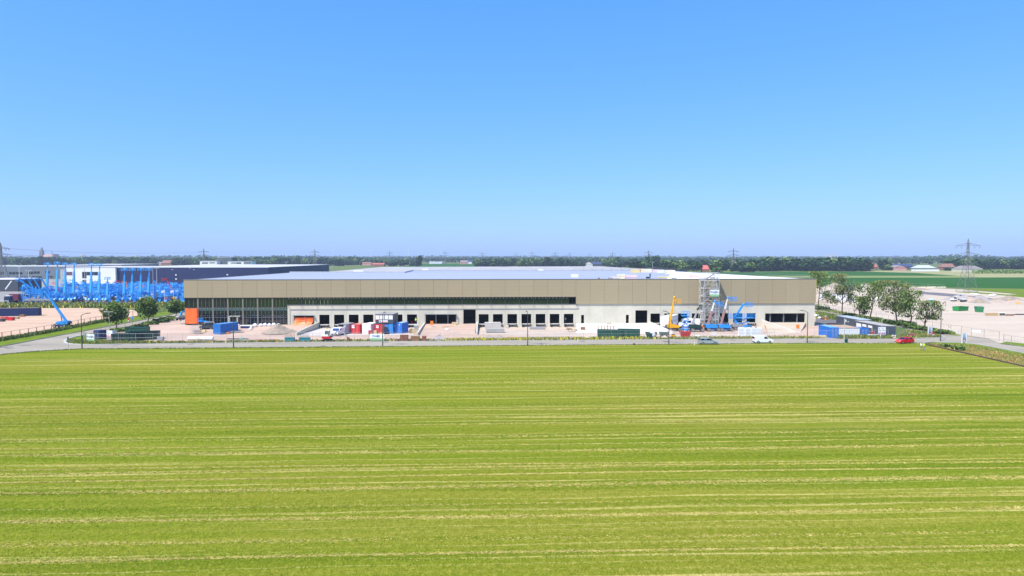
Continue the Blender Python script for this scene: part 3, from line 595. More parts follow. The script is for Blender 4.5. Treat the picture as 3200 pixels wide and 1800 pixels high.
def container(label, loc, rz, m, L=6.06, Wd=2.44, H=2.6, door=True, roofm=None, name='shipping_container', group=None, cat='container'):
    """long axis local +y from the front face (door face at y=0, facing -y)"""
    t = thing(name, label, cat, loc, rz, group); q = MB(); c = .045
    for sx in (-1,1):
        n = int(L/.42); 
        for k in range(n):
            y0 = .1+(L-.2)*k/n; y1 = .1+(L-.2)*(k+.5)/n; y2 = .1+(L-.2)*(k+1)/n
            q.b2(sx*Wd/2-.03, sx*Wd/2+.03, y0, y1, .16, H-.12); q.b2(sx*(Wd/2-c)-.03, sx*(Wd/2-c)+.03, y1, y2, .16, H-.12)
    q.build('side_panel', m, t); q = MB()
    n = int(Wd/.34)
    for k in range(n):
        x0 = -Wd/2+.1+(Wd-.2)*k/n; x1 = x0+(Wd-.2)*.5/n
        q.b2(x0, x1, L-.05, L, .16, H-.12); q.b2(x1, x1+(Wd-.2)*.5/n, L-.1, L-.05, .16, H-.12)
    q.build('end_panel', m, t); q = MB()
    if not door:
        for k in range(n):
            x0 = -Wd/2+.1+(Wd-.2)*k/n; x1 = x0+(Wd-.2)*.5/n; q.b2(x0, x1, .0, .05, .16, H-.12); q.b2(x1, x1+(Wd-.2)*.5/n, .05, .1, .16, H-.12)
        q.build('end_panel', m, t); q = MB()
    for sx in (-1,1):
        for y in (.06, L-.06): q.box((sx*(Wd/2-.02), y, H/2), (.16,.16,H))
        q.b2(sx*(Wd/2-.02)-.07, sx*(Wd/2-.02)+.07, .14, L-.14, 0, .16); q.b2(sx*(Wd/2-.02)-.06, sx*(Wd/2-.02)+.06, .14, L-.14, H-.12, H)
    for y in (.06, L-.06): q.b2(-Wd/2+.1, Wd/2-.1, y-.06, y+.06, 0, .15); q.b2(-Wd/2+.1, Wd/2-.1, y-.06, y+.06, H-.13, H)
    q.build('frame', m, t); q = MB(); q.b2(-Wd/2+.05, Wd/2-.05, .1, L-.1, H-.06, H-.015); q.build('roof', roofm or m, t)
    q = MB(); q.b2(-Wd/2+.05, Wd/2-.05, .12, L-.12, .1, .15); q.build('floor', DARKST, t)
    if door:
        for sx in (-1,1):
            q = MB(); q.b2(min(sx*.01, sx*(Wd/2-.1)), max(sx*.01, sx*(Wd/2-.1)), .0, .05, .17, H-.14)
            for k in range(3): q.b2(min(sx*.05, sx*(Wd/2-.14)), max(sx*.05, sx*(Wd/2-.14)), -.025, .0, .35+k*.72, .85+k*.72)
            d = q.build('door', m, t); q = MB()
            for a in (.32, .62): q.tube((sx*a*Wd/2.4*1.0, -.05, .18), (sx*a*Wd/2.4*1.0, -.05, H-.16), .022)
            q.build('lock_rod', GALV, d)
    return t
def heap(label, px, py, rx, ry, h, m, z=0.0, seed=1, name='sand_heap', cat='heap', group=None):
    rng = random.Random(seed); q = MB(); n, k = 22, 9; vs = []
    ph = [rng.uniform(0, 6.28) for _ in range(6)]; am = [rng.uniform(.05,.16) for _ in range(6)]
    for j in range(k+1):
        t = j/k
        for i in range(n):
            a = 2*math.pi*i/n; w = 1+sum(am[s_]*math.sin((s_+1)*a+ph[s_]) for s_ in range(6))*.8
            r_ = t*w; hh = h*(1-t)**1.05*(1+.22*math.sin(3*a+ph[1])*t+.12*rng.uniform(-1,1)) if j < k else -.05
            vs.append((rx*r_*math.cos(a), ry*r_*math.sin(a), hh))
    fs = [(j*n+i,(j+1)*n+i,(j+1)*n+(i+1)%n,j*n+(i+1)%n) for j in range(k) for i in range(n)]
    q.add(vs, fs); p = G(px, py, z)
    return tag(q.build(name, m, None, (p.x,p.y,z), smooth=True), label, cat, group)
def body_mesh(prof_low, prof_up, w, wu):
    """vehicle shell: lower side profile and upper glasshouse profile (x,z)"""
    a = MB(); n = len(prof_low); c = .12
    a.side(prof_low, -w/2+c, w/2-c); 
    inn = [(x*(.985), z*.97+.012) for x, z in prof_low]
    a.side(inn, -w/2, -w/2+c, prof_low); a.side(prof_low, w/2-c, w/2, inn)
    return a
def car(label, cat, loc, rz, low, roof, glass_low, L, w, pm, wheels, r=.31, name='car', tail=True, extra=None):
    """low: lower body profile; roof: (x0,x1,x2,x3,zb,zt) glasshouse; faces +x"""
    t = thing(name, label, cat, loc, rz); body_mesh(low, None, w, w).build('body', pm, t)
    x0,x1,x2,x3,zb,zt = roof; wi = w*.80
    q = MB(); q.hexa([(x0,-w/2+.05,zb),(x3,-w/2+.05,zb),(x3,w/2-.05,zb),(x0,w/2-.05,zb)], [(x1,-wi/2,zt-.05),(x2,-wi/2,zt-.05),(x2,wi/2,zt-.05),(x1,wi/2,zt-.05)]); q.build('glasshouse', GLASSV if glass_low else pm, t)
    q = MB(); q.hexa([(x1-.04,-wi/2-.02,zt-.05),(x2+.04,-wi/2-.02,zt-.05),(x2+.04,wi/2+.02,zt-.05),(x1-.04,wi/2+.02,zt-.05)], [(x1+.15,-wi/2+.12,zt),(x2-.15,-wi/2+.12,zt),(x2-.15,wi/2-.12,zt),(x1+.15,wi/2-.12,zt)]); q.build('roof', pm, t)
    for s_ in (-1,1):       # pillars in body colour
        yb, yt = s_*(w/2-.035), s_*(wi/2+.012)
        for xb, xt in ((x0+.02,x1+.02),(x3-.02,x2-.02),((x0+x3)/2,(x1+x2)/2),(x0*.62+x3*.38,x1*.62+x2*.38)): q = MB(); q.bar((xb,yb,zb),(xt,yt,zt-.04), .07); q.build('pillar', pm, t)
        q = MB(); q.box((x3-.35,s_*(w/2+.06),zb+.08), (.14,.16,.12)); q.build('mirror', pm, t)
    for wx in wheels:
        for s_ in (-1,1): wheel(t, wx, s_*(w/2-.11), r, r, .22, out=s_)
    for s_ in (-1,1):
        q = MB(); q.box((L/2-.10,s_*(w/2-.28),.68), (.16,.34,.14)); q.build('headlight', mat('headlight_glass', (.75,.77,.8), .1, 0), t)
        if tail: q = MB(); q.box((-L/2+.06,s_*(w/2-.16),.82), (.10,.2,.24)); q.build('tail_light', mat('tail_light', (.45,.01,.01), .2, 0), t)
    q = MB(); q.box((L/2+.005,0,.45), (.03,.52,.11)); q.build('number_plate', mat('plate_yellow', (.8,.55,.02), .4, 0), t)
    return t
def basket(parent, c, sx, sy, h, m, rot=0.0):
    q = MB(); M = Matrix.Rotation(rot, 3, 'Y'); c = Vector(c)
    q.box(c, (sx,sy,.10), M=M)
    for z in (.55, h):
        for a, b in (((-1,-1),(1,-1)),((1,-1),(1,1)),((1,1),(-1,1)),((-1,1),(-1,-1))): q.bar(c+Vector((a[0]*sx/2,a[1]*sy/2,z)), c+Vector((b[0]*sx/2,b[1]*sy/2,z)), .07)
    for k in range(4):
        for s_ in (-1,1): x = -sx/2+sx*k/3; q.bar(c+Vector((x,s_*sy/2,0)), c+Vector((x,s_*sy/2,h)), .06)
    q.box(c+Vector((-sx/2+.15,0,h-.15)), (.3,sy*.6,.3))
    return q.build('work_platform', m, parent)
def boom_lift(label, loc, rz, elev, L, bm_, boom1, boom2, deck=None, jib=(-60,1.3), bsk=(2.2,.9), tm=None, name='boom_lift', group=None, r=.5, scale=1.0, lean=0.0, thick=1.0):
    """straight boom lift: chassis and wheels, turning body, three boom sections, jib, platform"""
    t = thing(name, label, 'boom lift', loc, rz, group); t.scale = (scale,)*3
    q = MB(); q.box((0,0,.62), (2.3,1.5,.42)); q.box((1.35,0,.55), (.3,2.1,.22)); q.box((-1.35,0,.55), (.3,2.1,.22)); q.build('chassis', deck or bm_, t)
    for x in (-1.35,1.35):
        for s_ in (-1,1): wheel(t, x, s_*1.08, r, r, .36, tm or TYRE, out=s_)
    q = MB(); pr = [(-2.0,.95),(1.0,.95),(1.25,1.25),(.9,1.72),(-.4,1.95),(-1.9,1.90),(-2.25,1.4)]
    q.side(pr, -.95, -.32); q.side(pr, .32, .95); q.box((-.5,0,1.15), (2.6,.64,.4)); b_ = q.build('turntable', bm_, t)
    q = MB(); q.box((-2.05,0,1.35), (.4,1.7,.7)); q.build('counterweight', GREYD, t)
    e = R(elev); d = Vector((math.cos(e),0,math.sin(e))); p0 = Vector((-1.3,0,1.75))
    la = Matrix.Rotation(lean, 3, 'X'); d = la @ d
    q = MB(); q.bar(p0, p0+d*L*.58, .46*thick, .56*thick); s1_ = q.build('boom_section', boom1, t)
    q = MB(); q.bar(p0+d*(L*.5), p0+d*L*.80, .34*thick, .42*thick); q.build('boom_section', boom2, t)
    q = MB(); q.bar(p0+d*(L*.75), p0+d*L, .25, .32); q.build('boom_section', boom2, t)
    q = MB(); q.bar(p0+Vector((1.1,0,-.45)), p0+d*L*.26, .16); q.build('lift_cylinder', GREYD, t)
    tip = p0+d*L; j = R(elev+jib[0]); jd = la @ Vector((math.cos(j),0,math.sin(j)))
    q = MB(); q.ball(tip, .34, 8, 5); q.bar(tip, tip+jd*jib[1], .26); q.build('jib', bm_, t)
    je = tip+jd*jib[1]; basket(t, je+Vector((bsk[0]/2+.1,0,-.55)), bsk[0], bsk[1], 1.1, bm_)
    return t
def artic_lift(label, loc, rz, m, arms, base=None, name='boom_lift', group=None, scale=1.0, tm=None):
    """articulated lift; arms is a list of (elevation, length, thickness)"""
    t = thing(name, label, 'boom lift', loc, rz, group); t.scale = (scale,)*3
    q = MB(); q.box((0,0,.6), (2.2,1.4,.4)); q.build('chassis', base or m, t)
    for x in (-1.2,1.2):
        for s_ in (-1,1): wheel(t, x, s_*.98, .45, .45, .34, tm or TYRE, out=s_)
    q = MB(); q.side([(-1.9,.9),(.9,.9),(1.1,1.3),(.5,1.7),(-1.5,1.75),(-2.1,1.4)], -.85, .85); q.build('turntable', GREY, t)
    p = Vector((-.6,0,1.6))
    for k, (e, l, w) in enumerate(arms):
        d = Vector((math.cos(R(e)),0,math.sin(R(e)))); q = MB(); q.bar(p, p+d*l, w, w*1.2); q.ball(p, w*.75, 8, 5); q.build('arm', m, t); p = p+d*l
    basket(t, p+Vector((.9,0,-.5)), 1.8, .8, 1.1, m); return t
def scissor_lift(label, loc, rz, m, L, w, h, n=4, name='scissor_lift', group=None, deck_over=0.0):
    t = thing(name, label, 'scissor lift', loc, rz, group); q = MB(); q.box((0,0,.55), (L,w*.8,.5)); q.build('chassis', m, t)
    for x in (-L*.36, L*.36):
        for s_ in (-1,1): wheel(t, x, s_*w*.45, .38, .38, .28, out=s_)
    q = MB(); s_ = (h-1.0)/n
    for k in range(n):
        z0, z1 = .85+k*s_, .85+(k+1)*s_
        for y in (-w*.28, w*.28):
            q.bar((-L*.38,y,z0),(L*.38,y,z1), .12); q.bar((L*.38,y+.08,z0),(-L*.38,y+.08,z1), .12)
    q.build('scissor_arms', m, t)
    q = MB(); P_ = L/2+deck_over; q.box((0,0,h), (2*P_,w,.14)); q.build('deck', m, t)
    q = MB()
    for z in (.55,1.1):
        for y in (-w/2,w/2): q.bar((-P_,y,h+z),(P_,y,h+z), .07)
        for x in (-P_,P_): q.bar((x,-w/2,h+z),(x,w/2,h+z), .07)
    k = max(3, int(2*P_/1.1))
    for i in range(k+1):
        for y in (-w/2,w/2): q.bar((-P_+2*P_*i/k,y,h),(-P_+2*P_*i/k,y,h+1.1), .07)
    q.build('guard_rail', m, t); return t
def skip(label, loc, rz, m, L, w, h, slope=.5, name='skip', open_in=None, group=None):
    """open-topped steel skip with sloping ends and ribs"""
    t = thing(name, label, 'skip', loc, rz, group); q = MB(); b = L/2-slope; c = .07
    def shell(o): return [(-b-0+o,-w/2+o*.6+.12),(b-o,-w/2+o*.6+.12),(b-o,w/2-o*.6-.12),(-b+o,w/2-o*.6-.12)]
    def top(o): return [(-L/2+o,-w/2+o),(L/2-o,-w/2+o),(L/2-o,w/2-o),(-L/2+o,w/2-o)]
    A = [(*p,0.02) for p in shell(0)]+[(*p,h) for p in top(0)]+[(*p,h) for p in top(c)]+[(*p,.12) for p in shell(c)]
    q.add(A, [(3,2,1,0)]+[(i,(i+1)%4,4+(i+1)%4,4+i) for i in range(4)]+[(4+i,4+(i+1)%4,8+(i+1)%4,8+i) for i in range(4)]+[(8+i,8+(i+1)%4,12+(i+1)%4,12+i) for i in range(4)]+[(12,13,14,15)])
    q.build('shell', m, t)
    for s_ in (-1,1):
        q = MB(); n = max(3, int(L/1.0))
        for k in range(n): x = -b+2*b*(k+.5)/n; q.bar((x,s_*(w/2-.10),.1),(x,s_*(w/2+.03),h-.05), .10)
        q.bar((-L/2,s_*(w/2+.02),h-.04),(L/2,s_*(w/2+.02),h-.04), .12); q.build('ribs', m, t)
    return t
def board(label, loc, rz, w, h, z, m, posts=True, name='sign_board', th=.06, cat='sign'):
    t = thing(name, label, cat, loc, rz); q = MB(); q.b2(-w/2, w/2, -th/2, th/2, z, z+h); q.build('panel', m, t)
    if posts:
        for s_ in (-1,1): q = MB(); q.b2(s_*(w/2-.1)-.04, s_*(w/2-.1)+.04, th/2+.003, th/2+.08, -.1, z+h); q.build('post', GALV, t)
    return t
def lamp_post(label, loc, h, arm, m=LAMP, az=0.0, double=False, r=.11):
    t = thing('street_lamp', label, 'street lamp', loc, az); q = MB(); q.tube((0,0,0),(0,0,h), r, r*.7, 8); q.build('pole', m, t)
    q = MB(); q.tube((0,0,-.1),(0,0,1.1), r*1.25, r*1.2, 8); q.build('base_sleeve', m, t)
    for s_ in ((1,-1) if double else (1,)):
        q = MB(); pts = [(0,0,h-.05)]+[(s_*arm*(1-math.cos(a)), 0, h-.05+arm*.42*math.sin(a)) for a in (.4,.8,1.2,1.5)]; q.path(pts, r*.6); q.build('arm', m, t)
        q = MB(); e = pts[-1]; q.side([(e[0]-.1*s_,e[2]-.05),(e[0]+.75*s_,e[2]+.02),(e[0]+.72*s_,e[2]+.14),(e[0]-.1*s_,e[2]+.10)][::s_], -.13, .13); q.build('lamp_head', m, t)
    return t
def Yapron(px): return G(px, 1040+(px-470)/460*6).y
def GA(px, py):     # a point on the sand apron before the glazed corner
    z = 0.0
    for _ in range(8):
        p = G(px, py, z); yb = FW(FU(px,1)).y; yf = Yapron(px); z = max(0, min(1, (p.y-yf)/(yb-yf)))*1.0
    return G(px, py, z)
# ============================================================ vehicles on the road
def van(label, loc, rz, prof, w, pm, L, wheels, wins, name='van', r=.33, stripe=None):
    t = thing(name, label, 'van', loc, rz); body_mesh(prof, None, w, w).build('body', pm, t)
    for k, (x0, x1, z0, z1, sl) in enumerate(wins):
        for s_ in (-1,1):
            q = MB(); y = s_*(w/2+.004)
            q.hexa([(x0,y-.012,z0),(x1,y-.012,z0),(x1,y+.012,z0),(x0,y+.012,z0)], [(x0,y-.012,z1),(x1-sl,y-.012,z1),(x1-sl,y+.012,z1),(x0,y+.012,z1)]); q.build('side_window', GLASSV, t)
    for wx in wheels:
        for s_ in (-1,1): wheel(t, wx, s_*(w/2-.10), r, r, .22, out=s_)
    return t
p = G(2215.5,1077.0)
car('silver grey estate car parked on the road edge facing right', 'car', (p.x,p.y+.85,0), 0.0, [(-2.30,.30),(-2.36,.62),(-2.30,.95),(-1.9,1.0),(1.12,.97),(2.0,.84),(2.32,.66),(2.34,.30)], (-2.22,-1.78,.30,1.20,.96,1.46), True, 4.7, 1.80, SILVER, (-1.38,1.42))
p = G(2388,1073.6)
v = van('small white delivery van parked on the road facing right', (p.x,p.y+.9,0), 0.0, [(-2.18,.30),(-2.22,.7),(-2.18,1.62),(-2.0,1.80),(.35,1.80),(.62,1.74),(1.22,1.12),(1.95,.98),(2.18,.72),(2.2,.30)], 1.8, WHITEV, 4.4, (-1.35,1.35), [(.02,.95,1.12,1.62,.42)])
for s_ in (-1,1): q = MB(); q.box((-2.19,s_*.75,1.05), (.1,.16,.4)); q.build('tail_light', RED, v); q = MB(); q.box((2.12,s_*.62,.78), (.14,.32,.16)); q.build('headlight', MATS['headlight_glass'], v)
q = MB(); q.add([(.64,-.78,1.72),(1.20,-.84,1.15),(1.20,.84,1.15),(.64,.78,1.72)], [(0,1,2,3)]); o = q.build('windscreen', GLASSV, v, (.03,0,.025))
q = MB(); q.b2(-2.235,-2.2,-.7,.7,1.1,1.55); q.build('rear_window', GLASSV, v); q = MB(); q.b2(-2.24,2.23,-.86,.86,.28,.42); q.build('lower_trim', BLACK, v)
p = G(2834,1074.5)
rc = car('bright red hatchback with its tailgate open, facing left', 'car', (p.x,p.y+1.0,0), math.pi+R(14), [(-1.95,.30),(-2.02,.62),(-1.98,.95),(-1.5,1.0),(.98,.97),(1.75,.80),(1.98,.6),(2.0,.30)], (-1.80,-1.35,.15,1.05,.95,1.47), True, 4.0, 1.74, REDV, (-1.25,1.25), r=.31)
q = MB(); M = Matrix.Rotation(R(12), 3, 'Y'); q.box((-1.95,0,2.0), (1.1,1.35,.07), M=M); tg = q.build('tailgate', REDV, rc); q = MB(); q.box((-1.85,0,2.045), (.6,1.1,.03), M=M); q.build('tailgate_window', GLASSV, tg)
q = MB(); q.bar((-1.4,.6,1.42),(-1.7,.6,1.92), .05); q.bar((-1.4,-.6,1.42),(-1.7,-.6,1.92), .05); q.build('tailgate_strut', BLACK, rc)
# ============================================================ people
def person(label, loc, rz, h, top, legs, arms='down', hat=None, hair=HAIR, group=None, shorts=False):
    t = thing('person', label, 'person', loc, rz, group); s_ = h/1.78
    J_ = [(0,0,.95),(0,.0,1.15),(0,.01,1.38),(0,.02,1.50),(0,-.01,1.66),(0,-.015,1.74)]; rad = [.15,.145,.16,.062,.098,.075]
    E = [(0,1),(1,2),(2,3),(3,4),(4,5)]
    for sx in (-1,1):
        b = len(J_)
        if arms == 'down': ar = [(sx*.19,.01,1.42),(sx*.25,.02,1.13),(sx*.24,-.06,.90),(sx*.235,-.08,.80)]
        else: ar = [(sx*.19,.01,1.42),(sx*.26,-.02,1.16),(sx*.14,-.24,1.20),(sx*.06,-.30,1.23)]
        J_ += ar; rad += [.065,.047,.038,.03]; E += [(2,b),(b,b+1),(b+1,b+2),(b+2,b+3)]
        b = len(J_); J_ += [(sx*.10,0,.90),(sx*.11,-.015,.48),(sx*.115,.02,.09),(sx*.12,-.12,.04)]; rad += [.10,.068,.048,.042]; E += [(0,b),(b,b+1),(b+1,b+2),(b+2,b+3)]
    me = bpy.data.meshes.new('body'); me.from_pydata([tuple(c*s_ for c in v) for v in J_], E, []); o = bpy.data.objects.new('body', me); COL.objects.link(o)
    sk = o.modifiers.new('s', 'SKIN'); ss = o.modifiers.new('u', 'SUBSURF'); ss.levels = 1; ss.render_levels = 1
    for i, r_ in enumerate(rad): me.skin_vertices[0].data[i].radius = (r_*s_, r_*s_)
    me.skin_vertices[0].data[0].use_root = True
    bpy.context.view_layer.update()
    m2 = bpy.data.meshes.new_from_object(o.evaluated_get(bpy.context.evaluated_depsgraph_get())); bpy.data.objects.remove(o)
    m2.materials.clear()
    for m in (SKIN, top, legs, BLACK, hair): m2.materials.append(m)
    for f in m2.polygons:
        c = f.center/s_; i = 0
        if c.z < .09: i = 3
        elif c.z < (.97 if abs(c.x) < .19 else 0): i = 2 if not (shorts and c.z < .5) else 0
        elif c.z < 1.50: i = 1 if (abs(c.x) < .22 or c.z > 1.12) else 0
        elif c.z > 1.70 or (c.y > .03 and c.z > 1.58): i = 4
        f.material_index = i; f.use_smooth = True
    link(bpy.data.objects.new('body', m2), t)
    if hat is not None: q = MB(); q.ball((0,-.01*s_,1.72*s_), (.125*s_,.14*s_,.10*s_), 10, 6); q.build('helmet', hat, t)
    return t
p = G(2878.5,1094.3); person('person in white top and dark shorts standing at the field corner', (p.x,p.y,0), R(170), 1.72, SHIRT, TROUS, 'front', shorts=True)
p = G(2887.5,1096.0); person('person in bright yellow hi-vis jacket standing at the field corner', (p.x,p.y,0), R(185), 1.84, HIVIS, JEANS, 'front')
p = G(1072,1038); person('worker in red top standing at the open grey container', (p.x,p.y,0), R(200), 1.78, RED, NAVY, 'front')
p = G(2195,1034); person('worker in orange hi-vis beside the dark telehandler', (p.x,p.y,0), R(160), 1.78, HIVISO, GREYD, 'front', hat=WHITE)
p = FW(FU(1299,2),-.1); person('worker in yellow hi-vis standing in a dock doorway above the red reel', (p.x,p.y+.35,Z1), R(180), 1.78, HIVIS, NAVY, hat=WHITE)
p = G(1022.5,1046); person('worker in yellow hi-vis behind the mini excavator', (p.x,p.y,0), R(180), 1.75, HIVIS, NAVY, hat=YELLOW)
p = G(2031.5,870.6,ZT); person('worker in dark clothes on the warehouse roof beside a black crate', (p.x,p.y,ZT-.06), R(150), 1.78, GREYD, NAVY, 'front', hat=RED)
p = FW(FU(1768,2.4),-.9); person('worker in grey inside the last dock doorway before the narrow door', (p.x,p.y,Z1), R(180), 1.8, GREY, NAVY, 'front')
# ============================================================ roof goods
def pack(label, px, py, w, d, h, m, n=3, rz=0.0, name='insulation_stack'):
    p = G(px, py, ZT); t = thing(name, label, 'insulation', (p.x,p.y,ZT-.06), rz)
    for k in range(n):
        q = MB(); q.box((random.uniform(-.05,.05),random.uniform(-.05,.05),h*(k+.5)/n), (w*random.uniform(.96,1),d,h/n-.03)); q.build('board', m, t)
    return t
YEL = mat('insulation_yellow', (.78,.62,.30), .8, .08, .5); CRM = mat('insulation_cream', (.80,.72,.52), .8, .06, .5); PNK = mat('insulation_pink', (.78,.58,.62), .7, .08, .5); WHT = mat('insulation_white', (.78,.78,.78), .6, .05, .5)
pack('bright yellow insulation stack at the left end of the far roof stacks', 1985,851.6, 3.7,1.2,1.3, YEL)
pack('brown boxed stack against the yellow insulation on the roof', 2000,850.6, .9,1.2,1.4, WOOD, 2)
pack('long cream insulation stack, second along the far roof row', 2020,850.8, 4.3,1.2,1.5, CRM)
pack('pink and white wrapped stack in the middle of the far roof row', 2047,850.8, 1.9,1.2,1.2, PNK)
pack('white wrapped stack in the far roof row', 2064,852.4, 2.5,1.2,1.3, WHT)
pack('cream stack at the right end of the far roof row', 2093,856.4, 3.9,1.2,1.5, CRM, 4)
pack('pale yellow insulation stack at the roof edge, left of the pink one', 1940,870.4, 2.4,1.3,1.35, CRM, 4)
pack('tall pink wrapped stack at the roof edge', 1972,870.6, 3.4,1.3,1.15, PNK, 3)
pack('low pink sheets lying at the roof edge', 1916,868.0, 1.7,1.2,.4, PNK, 1)
pack('low yellow sheets lying near the roof edge', 2076,868.5, 4.0,1.2,.45, YEL, 2)
pack('cream stack at the roof edge left of the scaffold', 2137,869.6, 2.7,1.3,1.2, CRM, 3)
pack('pink stack at the roof edge just left of the scaffold', 2169,869.0, 2.9,1.3,1.1, PNK, 3)
pack('grey pack lying flat on the roof edge by the yellow stacks', 1908,871.3, 1.3,.9,.45, GREY, 1)
pack('white crate standing alone mid roof', 1796,866, 2.2,1.6,.95, WHT, 1)
pack('grey pack on the roof edge under the scaffold top', 2226,870.0, 1.4,.9,.5, GREY, 1)
pack('grey pack on the roof edge between the two cream stacks', 2106,870.6, 1.3,.9,.4, GREY, 1)
pack('flat orange brown bundle on the roof edge', 1932,872.0, 1.0,.5,.3, WOOD, 1)
p = G(2024.5,871.2,ZT); q = MB(); q.box((0,0,.42), (.95,.8,.5)); q.bar((-.4,-.3,0),(-.4,-.3,.3),.1); q.bar((.4,-.3,0),(.4,-.3,.3),.1); q.bar((.45,0,.5),(.85,0,.95),.07); tag(q.build('roof_cart', BLACK, None, (p.x,p.y,ZT-.05)), 'black cart on the roof in front of the yellow insulation', 'cart')
p = G(1871.5,872.3,ZT); q = MB(); q.tube((0,0,0),(0,0,.45),.26,n=12); q.tube((0,0,.45),(0,0,.55),.12,n=10); tag(q.build('gas_cylinder', RUST, None, (p.x,p.y,ZT-.055)), 'small red brown drum at the roof edge', 'drum')
for k, (px, py, w) in enumerate([(1120,849.5,4.5),(1330,843.6,3.0),(1690,845.5,2.4)]):
    p = G(px, py, ZT+.2); q = MB(); q.box((0,0,.2), (w,1.0,.4)); q.box((0,0,.45), (w*.8,.8,.1)); tag(q.build('roof_light', WHT, None, (p.x,p.y,ZT+.22)), ['white flat bundle on the left rear roof', 'low white bundle behind the roof step', 'low white bundle on the middle of the rear roof'][k], 'bundle')
# ============================================================ orange tarpaulins
def tarp(label, px0, px1, y0, y1, out, sag, flare=0.0, m=TARP, ang=0.0):
    u0, u1 = FU(px0,3), FU(px1,3); z1, z0 = FZ(y0,(u0+u1)/2), FZ(y1,(u0+u1)/2); q = MB(); nx, nz = 14, 10; vs = []
    for j in range(nz+1):
        for i in range(nx+1):
            a, b = i/nx, j/nz; o = out + sag*math.sin(a*9.4+b*2)*.5 + flare*(b**2.0) + .03*math.sin(b*17+a*5)
            vs.append(FW(u0+(u1-u0)*a - (flare*.5*b*b if flare else 0), o, z1+(z0-z1)*b))
    q.add(vs, [(j*(nx+1)+i,(j+1)*(nx+1)+i,(j+1)*(nx+1)+i+1,j*(nx+1)+i+1) for j in range(nz) for i in range(nx)])
    return tag(q.build('orange_tarpaulin', m, None, smooth=True), label, 'tarpaulin')
t1 = tarp('flat orange tarpaulin covering the lower left corner of the glazed facade', 581,617, 963.5,1011, .35, .05)
tarp('narrow red orange tarpaulin fold right of the flat corner sheet', 617.5,621.5, 964,1011, .36, .08, m=mat('tarpaulin_red', (.72,.06,.02), .45, .1, .4))
t2 = tarp('billowing orange tarpaulin curtain hanging in the wide opening beside the sand heap', 922,980, 992,1021.5, .15, .12, 1.6)
q = MB(); u0, u1 = FU(925,2), FU(978,2)
for z in (2.9,2.1): q.add([FW(u0,.42,z),FW(u1,.42,z),FW(u1,.45,z-.1),FW(u0,.45,z-.1)], [(3,2,1,0)])
u = (u0+u1)/2+.3; q.add([FW(u-.07,.42,3.35),FW(u+.07,.42,3.35),FW(u+.3,.95,1.5),FW(u+.1,.95,1.5)], [(0,3,2,1)])
o = q.build('seam', mat('tarpaulin_seam', (.60,.09,.02), .5, .05), t2)
# ============================================================ scaffold tower with banner
sc0 = FW(FU(2180,1), 1.0); st = thing('scaffold_tower', 'tall grey aluminium scaffold stair tower standing against the warehouse front', 'scaffold', (sc0.x,sc0.y,0), FRZ)
SCF = mat('scaffold_tube', (.47,.47,.46), .5, .08, 1); SW, SD, SH = 5.0, 2.6, 15.7; nl = 7; lv = [SH*k/nl-.0 for k in range(nl+1)]
for x in (0,.9,SW-.9,SW):
    for y in (-SD,-SD/2,0):
        inset = .0; q = MB(); xb = x + (.45*(1 if x < SW/2 else -1) if False else 0); q.tube((xb,y,0),(x + (.7 if x < SW/2 else -.1)*1.0*(y==-SD and x in (0,) ),y,SH if x not in (0,) or y > -SD else SH-2.0), .07); q.build('standard', SCF, st)
for k in range(1, nl+1):
    q = MB(); z = lv[k]
    for y in (-SD,-SD/2,0): q.tube((0,y,z),(SW,y,z), .05)
    for x in (0,.9,SW-.9,SW): q.tube((x,-SD,z),(x,0,z), .05)
    for zz in (.5,1.0):
        if k < nl: q.tube((0,-SD,z+zz),(SW,-SD,z+zz), .038)
    q.build('ledger', SCF, st)
    q = MB(); q.box((SW-.5 if k % 2 else .5,-SD/2,z-.04), (1.0,SD-.15,.07)); q.build('deck', GREY, st)
    q = MB(); a, b = ((.6,lv[k-1]),(SW-.9,z)) if k % 2 else ((SW-.9,lv[k-1]),(.6,z))
    for y in (-SD+.25,-SD+.95): q.bar((a[0],y,a[1]),(b[0],y,b[1]), .07, .2)
    for s_ in range(8): f_ = (s_+.5)/8; q.box((a[0]+(b[0]-a[0])*f_,-SD+.6,a[1]+(b[1]-a[1])*f_), (.26,.66,.05))
    q.build('stair_flight', STEELL, st)
    q = MB(); q.tube((0,-SD-.03,lv[k-1]),(.95*SW/2,-SD-.03,z), .045); q.tube((SW,-SD-.03,lv[k-1]),(SW/2,-SD-.03,z), .045); q.tube((0,.02,lv[k-1]),(SW,.02,z),.045)
    q.tube((0,-SD,lv[k-1]),(0,0,z),.04); q.tube((SW,-SD,z),(SW,0,lv[k-1]),.04); q.build('brace', SCF, st)
q = MB()
for sx in (0,SW): q.tube((sx,-SD,4.2),(sx+(-1.2 if sx == 0 else .9),-SD-1.3,0), .05); q.tube((sx,-SD,.6),(sx+(-1.2 if sx == 0 else .9),-SD-1.3,.05), .05)
q.build('outrigger', SCF, st)
BANW = mat('banner_white', (.80,.82,.82), .5, .02); BANG = mat('banner_green', (.28,.50,.26), .6, .08, .6); BLET = mat('banner_lettering', (.10,.12,.30), .5, 0); LEAF = mat('banner_mark_grey', (.25,.27,.28), .5, 0)
